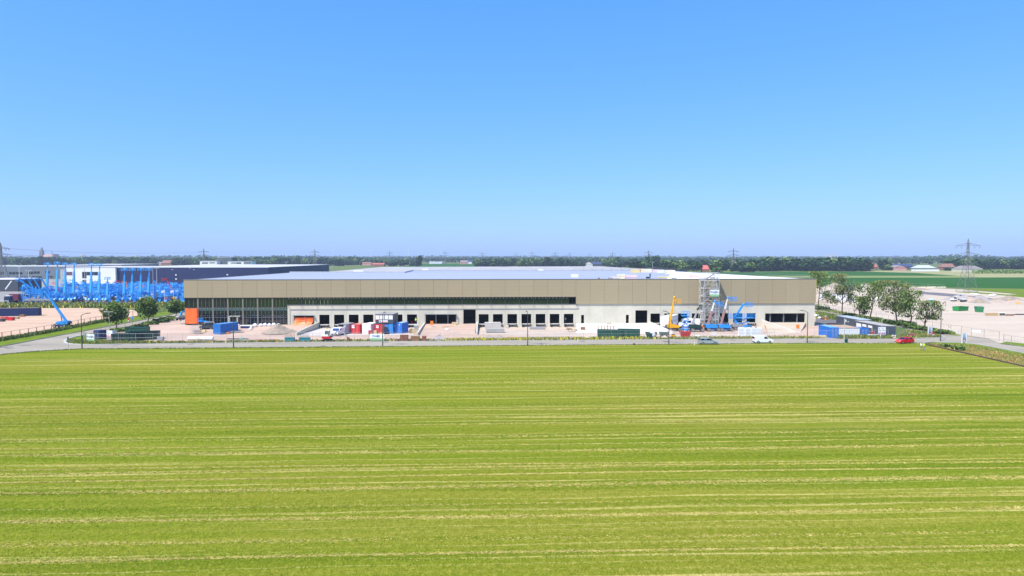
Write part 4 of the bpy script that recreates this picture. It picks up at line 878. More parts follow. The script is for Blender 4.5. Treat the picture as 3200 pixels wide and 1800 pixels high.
def banner(label, loc, rz, w, h, z, th=.04, faded=False, posts=False):
    t = thing('banner', label, 'banner', loc, rz); q = MB(); q.b2(-w/2,w/2,-th/2,th/2,z+h*.30,z+h); q.build('white_field', BANW, t)
    q = MB(); n = 10
    vs = []
    for i in range(n+1): a = i/n; x = -w/2+w*a; vs += [(x,-th/2-.002,z),(x,-th/2-.002,z+h*(.30+.05*math.sin(a*3+.4)))]
    q.add(vs, [(2*i,2*i+2,2*i+3,2*i+1) for i in range(n)]); q.b2(-w/2,w/2,-th/2+.002,th/2,z,z+h*.299); q.build('green_field', BANG, t)
    text('Vrolijk', h*.42, BLET if not faded else LEAF, t, (-w*.10,-th/2-.02,z+h*.66), italic=.25)
    q = MB(); x0, z0 = w*.36, z+h*.55
    q.add([(x0-w*.05,-th/2-.01,z0),(x0+w*.06,-th/2-.01,z0+h*.22),(x0+w*.04,-th/2-.01,z0+h*.05)], [(0,2,1)]); q.add([(x0-w*.0,-th/2-.01,z0+h*.02),(x0+w*.08,-th/2-.01,z0+h*.08),(x0+w*.09,-th/2-.01,z0-h*.08)], [(0,2,1)]); q.build('leaf_mark', LEAF, t)
    if posts:
        for s_ in (-1,1): q = MB(); q.b2(s_*(w/2-.05)-.04,s_*(w/2-.05)+.04,th/2+.01,th/2+.09,-.1,z+h); q.build('post', GALV, t)
    return t
p = FW(FU(2219,10), 1.0+SD+.15); zb = FZ(924, 165); banner('white and green Vrolijk banner hung high on the scaffold tower', (p.x,p.y,0), FRZ, 2.75, FZ(903,165)-zb, zb)
p = G(1179,1067.2); banner('white and green Vrolijk banner on the site fence by the street lamp', (p.x,p.y-.1,0), R(1), 3.35, 1.65, .25, posts=True)
p = G(283,1068.4); banner('faded white and green Vrolijk banner on the left corner fence', (p.x,p.y,0), R(-12), 2.15, 1.75, .1, faded=True, posts=True)
# ============================================================ lifts in front of the right-hand docks
p = G(2106,1034.5); boom_lift('yellow boom lift with its boom raised steeply beside the white trailer', (p.x,p.y,0), R(6), 80, 7.6, YELLOW, YELLOW, YELLOW, GREYD, (-160,1.1), (1.5,.8), TYREB)
WBOOM = paint('boom_white', (.68,.68,.68)); RBOOM = mat('boom_maroon', (.36,.20,.19), .5, .12)
p = G(2226,1034.5); boom_lift('blue boom lift with pale boom, nearest right of the scaffold tower', (p.x,p.y,0), R(4), 74, 6.7, BLUE, RBOOM, WBOOM, BLUE2, (-125,1.0), (1.5,.8), TYREB, group=None)
p = G(2267,1034.5); boom_lift('blue boom lift with pale boom and the highest platform, second right of the scaffold', (p.x,p.y,0), R(4), 76, 7.6, BLUE, RBOOM, WBOOM, BLUE2, (-100,.9), (1.5,.8), TYREB)
p = G(2308,1031); artic_lift('articulated sky blue lift with grey arm standing behind the white pallets', (p.x,p.y,0), R(2), BLUE, [(112,1.7,.42),(58,4.7,.40),(-15,.7,.3)], BLUE2, tm=TYREB)
p = G(2316,1025); scissor_lift('wide blue scissor lift platform in front of the right docks', (p.x,p.y,0), R(2), BLUE, 5.6, 1.9, 2.9, 2, deck_over=.7)
p = G(2142,1036); scissor_lift('small blue scissor lift raised in front of the white van', (p.x,p.y,0), R(-12), BLUE, 2.3, 1.15, 4.3, 4)
p = G(2178,1036); boom_lift('dark green telehandler with grey arm pointing up in front of the van', (p.x,p.y,0), R(-4), 72, 4.6, GREEND, CANVAS, CANVAS, GREYD, (-10,.6), (.8,.6), TYREB, name='telehandler')
# white box trailer and white van
p0 = G(2078,1031.5); t = thing('box_trailer', 'white box trailer with blue stripe backed up to a right-hand dock', 'trailer', (p0.x,p0.y,0), R(62))
q = MB(); q.b2(-.0,9.2,-1.25,1.25,.95,3.7); q.build('cargo_box', WHITEV, t); q = MB(); q.b2(.3,8.9,-1.0,1.0,.6,.94); q.build('frame', GREYD, t)
q = MB(); q.b2(-.09,-.01,-1.2,1.2,1.0,3.6); q.build('rear_door', WHITE, t)
for x in (1.4,2.6): 
    for s_ in (-1,1): wheel(t, x, s_*1.05, .45, .45, .3, out=s_)
q = MB(); LBL = mat('stripe_lilac', (.36,.40,.70), .5, .03); q.add([(.0,1.262,1.15),(2.2,1.262,1.9),(7.2,1.262,2.2),(9.2,1.262,3.4),(9.2,1.262,3.15),(7.2,1.262,1.95),(2.2,1.262,1.65),(.0,1.262,.98)], [(0,7,6,1),(1,6,5,2),(2,5,4,3)]); q.build('stripe', LBL, t)
text('B O', 1.0, GREYD, t, (5.4,1.28,2.75), (math.pi/2,0,math.pi))
p = G(2151,1023.5); v = van('large white van with high roof parked by the docks facing left', (p.x,p.y,0), math.pi, [(-3.0,.4),(-3.05,2.35),(-2.9,2.55),(1.3,2.55),(1.7,2.35),(2.25,1.45),(2.9,1.2),(3.0,.9),(3.0,.4)], 2.0, WHITEV, 6.0, (-1.7,1.95), [(-.5,.6,1.45,2.05,.05),(1.0,2.0,1.45,2.05,.4)], r=.36)
q = MB(); q.add([(1.74,-.85,2.28),(2.24,-.9,1.5),(2.24,.9,1.5),(1.74,.85,2.28)], [(0,1,2,3)]); q.build('windscreen', GLASSV, v, (.04,0,.03))
p = G(2372,1046); 
# white wrapped pallets
k_ = 0
for (px, py, w, n, lab) in [(2319,1053.5,1.9,3,'leftmost of the white wrapped pallet stacks beside the articulated lift'),(2338,1053.8,1.9,3,'second white wrapped pallet stack from the left'),(2355.5,1054,1.5,3,'third white wrapped pallet stack from the left'),(2369,1054,1.7,3,'rightmost white wrapped pallet stack, nearest the ramp wall')]:
    p = G(px, py-2); t = thing('pallet_stack', lab, 'pallet stack', (p.x,p.y,0), R(random.uniform(-4,4)), 'white wrapped pallets')
    q = MB(); q.b2(-w/2,w/2,-.6,.6,0,.13); q.build('pallet', WOOD, t)
    for z in range(n): q = MB(); q.box((0,0,.13+.36+z*.74), (w*.97,1.15,.71)); q.build('wrapped_block', PLAST, t)
# ============================================================ skips and green containers along the right fence
p = G(1909,1055); skip('long dark green open container behind the fence, left of the pair', (p.x,p.y+1.8,0), R(-9), GREEN, 6.4, 2.5, 1.75, .1, 'open_container')
p = G(1968,1055); skip('long dark green open container behind the fence, right of the pair', (p.x,p.y+1.4,0), R(-9), GREEN, 5.6, 2.5, 1.95, .1, 'open_container')
p = G(2037,1056.5); sk1 = skip('green skip with white sheeting spilling over its edge', (p.x,p.y+.9,0), R(-5), GREEN, 2.9, 1.7, 1.35, .5)
q = MB(); q.ball((.2,-.5,1.25), (.8,.5,.28), 10, 6); q.ball((.55,-.95,.75), (.45,.16,.6), 8, 6); tag(q.build('plastic_sheet', PLAST, None, (p.x,p.y+.9,0), smooth=True), 'crumpled white plastic sheet hanging over the green skip', 'sheet')
p = G(2077,1056); skip('grey green skip filled with pale rubble beside the lamp post', (p.x,p.y+.9,0), R(-8), mat('skip_grey_green', (.16,.19,.16), .6, .2), 2.5, 1.7, 1.35, .5)
p = G(2076,1052); heap('pile of pale rubble in the grey green skip', 2077, 1053.5, .8,.5,.5, SANDP, 1.1, 5, 'rubble_pile')
p = G(2143.5,1054); skip('red skip standing behind the fence', (p.x,p.y+.9,0), R(0), REDC, 2.65, 1.6, 1.3, .35)
p = G(2105,1056); t = thing('plate_compactor', 'small yellow machine standing by the fence left of the red skip', 'machine', (p.x,p.y+.4,0)); q = MB(); q.box((0,0,.5),(1.0,.6,.5)); q.build('housing', YELLOW, t); q = MB(); q.box((0,0,.12),(1.05,.7,.22)); q.build('base_plate', GREYD, t); q = MB(); q.box((0,0,.83),(.7,.4,.14)); q.build('cover', BLACK, t)
p = G(2231,1053); board('white notice board on the fence right of the red skip', (p.x,p.y,0), 0, 1.2, .75, .5, WHITE)
p = G(2178,1052); q = MB(); q.box((0,0,.12),(1.5,.7,.24)); q.box((.1,0,.32),(1.2,.6,.14)); tag(q.build('white_bundle', PLAST, None, (p.x,p.y,0)), 'flat white bundle lying behind the fence near the red skip', 'bundle')
# brown steel trestles on the pale ramp
p = G(1894,1033); t = thing('steel_trestle', 'row of rusty steel trestles on the pale concrete ramp', 'trestle', (p.x,p.y,.25), R(2)); 
for k in range(6):
    x = -2.2+k*.85; q = MB(); q.bar((x,-.3,0),(x+.1,0,.9+.25*(k%2)),.09); q.bar((x,.3,0),(x+.1,0,.9+.25*(k%2)),.09); q.bar((x-.35,0,.8),(x+.45,0,.85),.10); q.build('trestle_leg', RUST, t)
q = MB(); q.bar((.3,0,.9),(.3,0,1.7),.09); q.bar((1.3,0,.9),(1.3,0,1.7),.09); q.bar((.2,0,1.7),(1.4,0,1.7),.12); q.build('upper_frame', RUST, t)
# ============================================================ the middle of the site
p = G(1097+14,1042.5); rcn = container('red container with a white door sign, left of the white container', (p.x,p.y,0), R(-14), REDC, 4.2, 2.35, 2.45, roofm=mat('container_roof_brown', (.42,.24,.18), .7, .2))
q = MB(); q.b2(-1.0,-.25,-.085,-.06,1.45,2.25); sg = q.build('door_sign', WHITE, rcn); q = MB(); q.add([(-.85,-.09,2.05),(-.62,-.09,1.7),(-.4,-.09,2.05),(-.5,-.09,2.1),(-.62,-.09,1.9),(-.75,-.09,2.1)], [(0,1,4,5),(1,2,3,4)]); q.build('chevron_mark', RED, sg)
p = G(1145,1043); container('white shipping container between the red container and the stacked cabins', (p.x,p.y,0), R(-14), WHITE, 4.6, 2.3, 2.6)
# stacked units
p = G(1187,1042.5); c1 = container('red container under the left half of the stacked grey cabins', (p.x,p.y,0), R(-3), REDC, 6.0, 2.3, 2.5)
q = MB(); q.b2(-.95,-.3,-.085,-.06,1.5,2.2); sg = q.build('door_sign', WHITE, c1); q = MB(); q.add([(-.82,-.09,2.02),(-.62,-.09,1.7),(-.42,-.09,2.02),(-.5,-.09,2.07),(-.62,-.09,1.88),(-.74,-.09,2.07)], [(0,1,4,5),(1,2,3,4)]); q.build('chevron_mark', RED, sg)
p = G(1214,1042.5); container('light blue container under the right half of the stacked grey cabins', (p.x,p.y,0), R(-3), paint('container_sky_blue', (.03,.25,.62), .5, .1), 6.0, 2.3, 2.5)
p = G(1242,1041.5); bc = container('bright blue container right of the stacked cabins', (p.x,p.y,0), R(-16), CBLUE, 4.0, 2.5, 2.75, roofm=mat('container_roof_pale_blue', (.33,.45,.60), .6, .15))
q = MB(); q.b2(.5,.75,-.07,-.05,2.15,2.4); q.b2(-.9,-.6,-.07,-.05,1.8,1.95); q.build('label_plate', WHITE, bc)
def cabin(label, loc, rz, w, d, h, m, wins, roofm, name='site_cabin', frame=WHITE):
    t = thing(name, label, 'cabin', loc, rz); q = MB(); q.b2(-w/2,w/2,0,d,.06,h-.12); q.build('wall', m, t)
    q = MB(); q.b2(-w/2-.05,w/2+.05,-.05,d+.05,h-.117,h); q.build('roof', roofm, t); q = MB(); q.b2(-w/2+.1,w/2-.1,.1,d-.1,0,.058); q.build('base', DARKST, t)
    for (x0,x1,z0,z1,blind) in wins:
        q = MB(); q.b2(x0-.08,x1+.08,-.05,-.002,z0-.08,z1+.08); f = q.build('window', frame, t)
        q = MB(); q.b2(x0,x1,-.075,-.052,z0 if blind < 1 else z0+.02,z1-(z1-z0)*blind if blind < 1 else z0+.04); q.build('pane', GLASSV, f)
        if blind: q = MB(); q.b2(x0,x1,-.07,-.055,z1-(z1-z0)*blind+.002,z1); q.build('roller_blind', WHITE, f)
    return t
RFG = mat('cabin_roof_grey', (.30,.28,.275), .8, .15, .8)
for k, (px, lab) in enumerate([(1187.3,'dark grey upper cabin with two white windows, left of the stacked pair'),(1215.2,'dark grey upper cabin with two white windows, right of the stacked pair')]):
    p = G(px,1042.5); cb = cabin(lab, (p.x,p.y-.05,2.55), R(-3), 2.38, 5.8, 2.65, ANTH, [(-1.0,-.15,1.25,2.2,1),(.15,1.0,1.25,2.2,1)], RFG)
    if k == 0:
        q = MB(); q.b2(-.2,2.15,-.11,-.06,.45,1.0); sg = q.build('sign_panel', WHITE, cb); q = MB(); q.b2(-.05,.32,-.13,-.112,.6,.85); q.build('dark_mark', GREYD, sg); q = MB(); q.b2(.5,2.0,-.13,-.112,.55,.66); q.build('red_line', RED, sg)
        q = MB(); q.ball((-.85,-.08,1.0),(.14,.03,.14),10,6); q.build('round_mark', RED, cb)
p = G(1156,1045); t = thing('generator', 'small red machine standing before the white container', 'machine', (p.x,p.y,0), R(8)); q = MB(); q.box((0,0,.6),(.75,.6,.9)); q.build('housing', RED, t); q = MB(); q.box((0,0,1.3),(.6,.45,.45)); q.build('canopy', PLAST, t)
for s_ in (-1,1): wheel(t, 0, s_*.34, .18, .18, .1, out=s_)
p = G(1173,1043); t = thing('pallet_box', 'small pale wooden crate between the red machine and the lamp post', 'crate', (p.x,p.y,0)); q = MB(); q.box((0,0,.5),(.8,.7,.75)); q.build('box', WOODP, t); q = MB(); q.box((0,0,.06),(.85,.75,.12)); q.build('pallet', WOOD, t)
p = G(1189,1044.5); t = thing('plate_compactor', 'low orange machine on the ground in front of the red container', 'machine', (p.x,p.y,0)); q = MB(); q.box((0,0,.3),(.9,.5,.35)); q.build('housing', ORANGE, t); q = MB(); q.bar((.4,0,.4),(.8,0,.9),.06); q.build('handle', GALV, t)
p = G(1205,1043); t = thing('telehandler', 'dark small loader parked before the light blue container', 'loader', (p.x,p.y-.2,0), R(-70)); q = MB(); q.side([(-.9,.4),(.8,.4),(.9,.9),(.2,1.1),(-.9,1.0)],-.5,.5); q.build('body', NAVY, t); q = MB(); q.box((-.3,0,1.45),(.8,.9,.75)); q.build('cab', GREYD, t); q = MB(); q.bar((.3,.3,1.0),(1.3,.3,.4),.15); q.build('arm', GREYD, t)
for x in (-.5,.6):
    for s_ in (-1,1): wheel(t, x, s_*.5, .34, .34, .22, out=s_)
# open grey container, white pickup van
p = G(1069,1043.5); t = thing('open_container', 'grey open-ended container with a dark inside behind the white van', 'container', (p.x,p.y,0), R(-16))
q = MB(); q.b2(-1.2,-1.12,0,4.5,0,2.5); q.b2(1.12,1.2,0,4.5,0,2.5); q.b2(-1.12,1.12,4.42,4.5,0,2.5); q.build('wall', mat('container_grey_pink', (.42,.37,.38), .6, .1), t)
q = MB(); q.b2(-1.25,1.25,-.1,4.55,2.5,2.6); q.build('roof', GREY, t); q = MB(); q.b2(.55,1.15,-.06,0,0,2.4); q.build('door', GREY, t); q = MB(); q.b2(-1.1,1.1,0,4.4,0,.06); q.build('floor', DARKST, t)
p = G(1056,1047); v = van('white van parked before the open grey container, seen from the front', (p.x,p.y,0), R(-100), [(-2.6,.35),(-2.6,1.9),(.4,2.0),(.8,1.9),(1.4,1.2),(2.1,1.05),(2.25,.8),(2.25,.35)], 1.95, WHITEV, 4.9, (-1.6,1.5), [(.0,1.0,1.2,1.75,.4)])
q = MB(); q.add([(.84,-.82,1.84),(1.40,-.88,1.24),(1.40,.88,1.24),(.84,.82,1.84)], [(0,1,2,3)]); q.build('windscreen', mat('windscreen_blue', (.02,.06,.22), .08, .1), v, (.04,0,.03)); q = MB(); q.b2(2.2,2.28,-.85,.85,.4,.6); q.build('bumper', BLACK, v)
# mini excavator
p = G(1020,1067.5); t = thing('mini_excavator', 'white and red mini excavator working at the roadside with its arm reaching right', 'excavator', (p.x,p.y+.7,0), R(0))
for s_ in (-1,1):
    q = MB(); q.side([(-1.0,.06),(1.0,.06),(1.25,.28),(1.0,.5),(-1.0,.5),(-1.25,.28)], s_*.75-.2, s_*.75+.2); q.build('track', TYRE, t)
q = MB(); q.box((0,0,.55),(1.2,1.1,.25)); q.build('undercarriage', GREYD, t)
q = MB(); q.side([(-1.15,.7),(.9,.7),(1.0,1.0),(.9,1.25),(-1.1,1.25)],-.75,.75); q.build('lower_body', RED, t)
q = MB(); q.side([(-1.2,1.255),(.5,1.255),(.45,1.75),(-1.15,1.75)],-.75,.75); q.build('upper_body', WHITEV, t)
q = MB(); q.side([(-.35,1.76),(.75,1.3),(.75,2.3),(.6,2.62),(-.3,2.62)],-.72,.15); q.build('cab', GLASSV, t); q = MB(); q.box((.2,-.28,2.66),(1.05,.95,.08)); q.bar((.74,-.72,1.3),(.6,-.72,2.62),.09); q.bar((-.34,-.72,1.75),(-.3,-.72,2.62),.09); q.bar((.2,-.73,1.3),(.2,-.73,2.62),.08); q.build('cab_frame', WHITEV, t)
q = MB(); q.bar((.95,.35,1.0),(2.3,.35,2.35),.28,.34); q.bar((2.3,.35,2.35),(3.5,.35,2.45),.26,.3); q.build('boom', CANVAS, t); q = MB(); q.bar((3.5,.35,2.45),(4.9,.35,.85),.22,.26); q.build('dipper_arm', CANVAS, t)
q = MB(); q.side([(4.6,.95),(5.2,.9),(5.4,.35),(5.0,.05),(4.75,.3)], .05, .65); q.build('bucket', RUST, t); q = MB(); q.bar((1.25,-.7,.2),(1.7,-.7,.15),.1); q.box((1.8,0,.25),(.1,1.5,.4)); q.build('dozer_blade', GREYD, t)
q = MB(); q.bar((1.0,.35,1.0),(2.0,.35,1.75),.12); q.build('cylinder', GALV, t)
# cable reels etc.
p = G(1297,1044.5); t = thing('cable_reel', 'large pale wooden cable reel leaning at the ramp wall', 'cable reel', (p.x,p.y-.2,0), R(18))
for y in (-.35,.35): q = MB(); q.tube((0,y-.04,.72),(0,y+.04,.72),.72,n=18); q.build('flange', WOODP, t)
q = MB(); q.tube((0,-.3,.72),(0,.3,.72),.42,n=14); q.build('drum', WOOD, t)
p = G(1286.5,1041); t = thing('cable_reel', 'cable reel wound with black cable behind the pale reel', 'cable reel', (p.x,p.y,0), R(28))
for y in (-.3,.3): q = MB(); q.tube((0,y-.04,.62),(0,y+.04,.62),.62,n=18); q.build('flange', WOOD, t)
q = MB(); q.tube((0,-.25,.62),(0,.25,.62),.55,n=14); q.build('cable', BLACK, t)
p = G(1281.5,1040.5); q = MB(); q.box((0,0,.4),(.55,.5,.8)); q.box((0,0,.84),(.6,.55,.08)); tag(q.build('fuel_can', RED, None, (p.x,p.y,0)), 'red box on the ground left of the cable reels', 'box')
p = G(1301,1032); t = thing('water_tank', 'grey square tank standing behind the cable reels', 'tank', (p.x,p.y,0)); q = MB(); q.box((0,0,.75),(1.15,1.0,1.3)); q.build('body', GREY, t); q = MB(); q.box((0,0,1.43),(1.2,1.05,.06)); q.tube((0,0,1.45),(0,0,1.55),.15); q.build('lid', PLAST, t)
p = G(1287.5,1021); t = thing('round_sign', 'red round disc sign on a post in front of a dock', 'sign', (p.x,p.y,0)); q = MB(); q.tube((0,0,0),(0,0,1.1),.04); q.build('post', GALV, t); q = MB(); q.tube((0,-.03,1.4),(0,.03,1.4),.34,n=16); q.build('disc', RED, t)
# sand ramp goods
def zr(px, py):
    z = 0.0
    for _ in range(8):
        q_ = G(px, py, z); yb = FW(FU(px,1)).y; yf = G(px,1046).y; z = max(0, min(1,(q_.y-yf)/(yb-yf)))*1.0
    return G(px, py, z)
p = zr(1349.5,1022); t = thing('portable_sign', 'orange road sign board standing on the sand ramp', 'sign', tuple(p)); q = MB(); q.box((0,0,1.15),(.85,.18,1.1)); q.build('panel', ORANGE, t); q = MB(); q.bar((0,0,0),(0,0,.6),.12); q.box((0,0,.05),(.6,.5,.1)); q.build('stand', GALV, t)
p = zr(1418,1015.5); t = thing('timber_stack', 'stack of pale timber boards beside the wide sand ramp opening', 'timber', tuple(p)); 
for k in range(4): q = MB(); q.box((-.2*k%.3,0,.1+k*.2),(1.3+.3*(k%2),.7,.18)); q.build('board', WOODP, t)
p = zr(1404,1021); q = MB(); q.box((0,0,.1),(4.6,.35,.08),R(28)); tag(q.build('plank', WOODP, None, tuple(p)), 'long pale plank lying on the sand ramp', 'plank')
p = zr(1397,1031.5); q = MB(); q.ball((0,0,.18),(.6,.35,.26),10,6); q.ball((.35,.1,.12),(.4,.3,.18),8,6); tag(q.build('sack', PLAST, None, tuple(p), smooth=True), 'white sack lying on the sand ramp', 'sack')
p = zr(1357,1021.5); q = MB(); q.box((-1.2,0,.05),(1.7,.12,.06),R(-8)); tag(q.build('lath', YEL, None, tuple(p)), 'yellow lath lying left of the orange board', 'lath')
# brick packs
def bricks(label, px, py, w, d, h, m, n=3, frame=False):
    p = G(px, py); t = thing('brick_pack', label, 'bricks', (p.x,p.y+d/2,0), R(random.uniform(-3,3)))
    q = MB(); q.box((0,0,.06),(w,d,.12)); q.build('pallet', WOOD, t); nx = max(1, round(w/.95))
    for z in range(n):
        for k in range(nx): q = MB(); q.box((-w/2+w*(k+.5)/nx,random.uniform(-.03,.03),.13+(h-.13)*(z+.5)/n),(w/nx-.05,d-.08,(h-.13)/n-.02)); q.build('brick_layer', m, t)
    return t
bricks('dark red brick stack, tallest of the packs by the road', 1262.5,1066.8, 1.95,.9,1.55, BRICK, 3); bricks('wide brown brick pack, middle of the packs by the road', 1297,1066.8, 2.1,.9,1.25, BRICK2, 2)
bricks('narrow reddish brick pack, rightmost of the packs by the road', 1325,1066.6, 1.0,.9,1.25, BRICK, 3); bricks('low brick remnant left of the dark red brick stack', 1238,1066.8, .95,.8,.5, BRICK, 1); bricks('small dark brick pack behind the low timber heap', 1822,1034.5, 1.25,.9,1.05, BRICK2, 2)
heap('grey gravel heap behind the fence near the brick packs', 1372,1062, 2.4,1.6,1.25, GRAVEL, 0, 3); heap('grey gravel heap behind the fence, left of the second pair', 1527,1057, 1.7,1.3,.75, GRAVEL, 0, 4); heap('grey gravel heap behind the fence, right of the second pair', 1560,1057, 1.8,1.3,.8, GRAVEL, 0, 6)
heap('grey brown sand heap in front of the orange curtain', 869,1040.5, 4.4,3.0,2.25, SANDH, .15, 2)
# precast slabs
def slabs(label, px, py, w, d, n, th, m, dz=0.0, fr=None):
    p = G(px, py); t = thing('slab_stack', label, 'slabs', (p.x,p.y+d/2,dz), R(2))
    for k in range(n):
        q = MB(); q.box((random.uniform(-.06,.06),0,.1+th*(k+.5)),(w,d,th*.86)); q.build('slab', m, t)
    q = MB(); q.box((-w*.3,0,.05),(.12,d,.1)); q.box((w*.3,0,.05),(.12,d,.1)); q.build('bearer', WOOD, t)
    return t
slabs('tall stack of pale precast slabs in front of a middle dock', 1540,1028.5, 4.5,1.3,5,.36, mat('precast_pale', (.55,.52,.48), .85, .08)); slabs('stack of grey precast slabs nearest the fence', 1548,1040.5, 4.9,1.2,3,.36, mat('precast_grey', (.38,.37,.35), .85, .1))
slabs('low stack of pale slabs before the third dock from the narrow door', 1679,1029.3, 4.4,1.0,2,.3, CANVAS); slabs('small concrete step block beside a dock', 1584.5,1025, .9,.6,2,.3, CONC_W)
slabs('long low stack of pale beams lying behind the weeds', 1692,1057.5, 11.5,.5,1,.3, STEELL)
p = G(1787,1036); t = thing('timber_heap', 'untidy heap of brown timber and boxes in the yard', 'timber', (p.x,p.y,0))
for k in range(9): q = MB(); M = Matrix.Rotation(random.uniform(-.5,.5),3,'Y') @ Matrix.Rotation(random.uniform(-1,1),3,'Z'); q.box((random.uniform(-1.2,1.2),random.uniform(-.4,.4),.25+random.uniform(0,.5)),(random.uniform(.7,1.5),.3,.22),M=M); q.build('timber_piece', [WOOD,BRICK2,GREYD,WOODP][k%4], t)
heap('low white rubble heap behind the weeds', 1833,1057, 1.4,.7,.5, mat('rubble_white', (.6,.58,.56), .9, .15), 0, 9, 'rubble_pile')
# ============================================================ the left part of the site
p = GA(677.5,1044.5); container('blue shipping container standing alone in front of the glazed corner', tuple(p), R(-24), paint('container_mid_blue', (.020,.170,.500), .5, .1), 6.06, 2.44, 2.7, False, roofm=mat('container_roof_mid_blue', (.10,.26,.52), .55, .1))
p = GA(648,1029.5); car('dark grey pickup parked left of the blue container facing left', 'car', tuple(p), math.pi+R(6), [(-1.9,.4),(-1.95,1.15),(.9,1.2),(1.7,1.1),(1.95,.8),(1.95,.4)], (-1.6,-1.2,.2,.95,1.15,1.9), True, 3.9, 1.8, GREYD, (-1.2,1.25), .38)
p = GA(650,1021); artic_lift('blue boom lift lying stowed behind the dark pickup', tuple(p), R(178), BLUE, [(8,3.6,.4),(172,1.2,.3)], BLUE2, scale=.8)
p = GA(610,1043.5); t = thing('mesh_rack', 'grey mesh rack full of gratings left of the dark pickup', 'rack', tuple(p), R(3))
for k in range(7): q = MB(); x = -1.2+k*.4; q.bar((x,0,0),(x,0,2.3-(.5 if k%3==0 else 0)),.05); q.bar((x,1.0,0),(x,1.0,2.4),.05); q.build('upright', GALV, t)
for k in range(6): q = MB(); z = .1+k*.42; q.bar((-1.2,0,z),(1.2,0,z),.05); q.bar((-1.2,1.0,z),(1.2,1.0,z),.05); q.build('rail', GALV, t)
for k in range(4): q = MB(); q.box((.3,.5,.15+k*.28),(1.9,.9,.06)); q.build('grating', GREY, t)
p = GA(638,1038); q = MB(); q.box((0,0,.3),(.9,.6,.45)); q.box((.1,0,.6),(.6,.5,.2)); tag(q.build('yellow_box', YEL, None, tuple(p)), 'pale yellow box on the sand beside the mesh rack', 'box')
p = GA(569,1001); artic_lift('small blue articulated lift standing at the left end of the warehouse', tuple(p), R(60), BLUE, [(70,1.4,.4),(10,1.6,.4),(-60,1.2,.3)], BLUE2, scale=.85)
p = G(617,1065.5); t = thing('membrane_rolls', 'white wrapped rolls lying on timber behind the roadside weeds', 'rolls', (p.x,p.y+.6,0), R(1))
for k in range(6): q = MB(); x = -2.5+k*1.02; q.tube((x,-.1,.55),(x+.98,-.1,.55),.42+.04*(k%3),n=12); q.build('roll', [PLAST,PLAST,CRM,PLAST,PLAST,PLAST][k], t)
q = MB(); q.box((0,0,.07),(5.6,.9,.12)); q.build('pallet', WOODP, t)
p = G(740,1065); t = thing('steel_profiles', 'long grey steel profiles stacked behind the street lamp', 'steel', (p.x,p.y+.5,0), R(-1))
for k in range(5): q = MB(); q.box((random.uniform(-.3,.3),.12*k-.2,.15+.16*(k%3)),(5.2,.16,.14)); q.build('profile', [GREY,STEELL,GREYD,GREY,STEELL][k], t)
q = MB(); q.box((.9,0,.62),(.8,.4,.3)); q.build('green_cover', mat('mint_cover', (.35,.62,.5), .6, .1), t)
for k, (px, lab) in enumerate([(806,'flat rusty steel sheet behind the fence, left one'),(842,'flat rusty steel sheet behind the fence, right one')]):
    p = G(px,1064); q = MB(); q.hexa([(-1.6,-1.1,0),(.9,-1.1,0),(1.8,1.1,0),(-.5,1.1,0)],[(-1.6,-1.1,.07),(.9,-1.1,.07),(1.8,1.1,.12),(-.5,1.1,.12)]); tag(q.build('steel_sheet', RUST, None, (p.x,p.y,0)), lab, 'steel sheet')
for k, (px, lab) in enumerate([(904,'teal steel rack with upright rods, left of the pair by the road'),(950,'teal steel rack with upright rods, right of the pair by the road')]):
    p = G(px,1068); t = thing('rod_rack', lab, 'rack', (p.x,p.y+.5,0), R(2)); q = MB(); q.box((0,0,.55),(2.2+.3*k,.9,.9)); q.build('bin', TEAL, t); q = MB(); q.bar((-1.1,-.47,1.0),(1.1,-.47,1.0),.1); q.bar((-1.1,-.47,.15),(1.1,-.47,.15),.1); q.build('rim_bar', mat('teal_light', (.10,.33,.36), .5, .1), t)
    for s_ in range(9): q = MB(); x = -1.0+s_*.25; q.bar((x,random.uniform(-.3,.3),.9),(x+random.uniform(-.05,.05),random.uniform(-.3,.3),1.8+random.uniform(0,.3)),.045); q.build('rod', BROWNP, t)
p = GA(737,1040); t = thing('metal_pile', 'pile of grey metal studs on the sand right of the blue container', 'metal', tuple(p), R(14))
for k in range(10): q = MB(); q.box((random.uniform(-.8,.8),random.uniform(-.6,.6),.06+.05*k),(random.uniform(2.5,4),.12,.06),R(random.uniform(-10,10))); q.build('stud', [GALV,GREY,STEELL][k%3], t)
p = GA(711,1043); q = MB(); q.box((0,0,.22),(.8,.6,.36)); q.box((0,0,.43),(.84,.64,.06)); tag(q.build('orange_crate', ORANGE, None, tuple(p)), 'orange crate beside the metal studs', 'crate')
p = GA(722,1030); q = MB(); q.box((0,0,.3),(1.0,.8,.5)); q.box((.2,0,.6),(.5,.6,.12)); tag(q.build('blue_crate', NAVY, None, tuple(p)), 'dark blue crate right behind the blue container', 'crate')
p = GA(770,1026); t = thing('covered_pallet', 'white covered pallet with dark blue front before the glazing', 'pallet', tuple(p)); q = MB(); q.box((0,0,.35),(2.9,1.0,.6)); q.build('goods', NAVY, t); q = MB(); q.box((0,.05,.75),(3.2,1.1,.18)); q.box((1.5,0,.55),(.5,1.1,.5)); q.build('cover', PLAST, t)
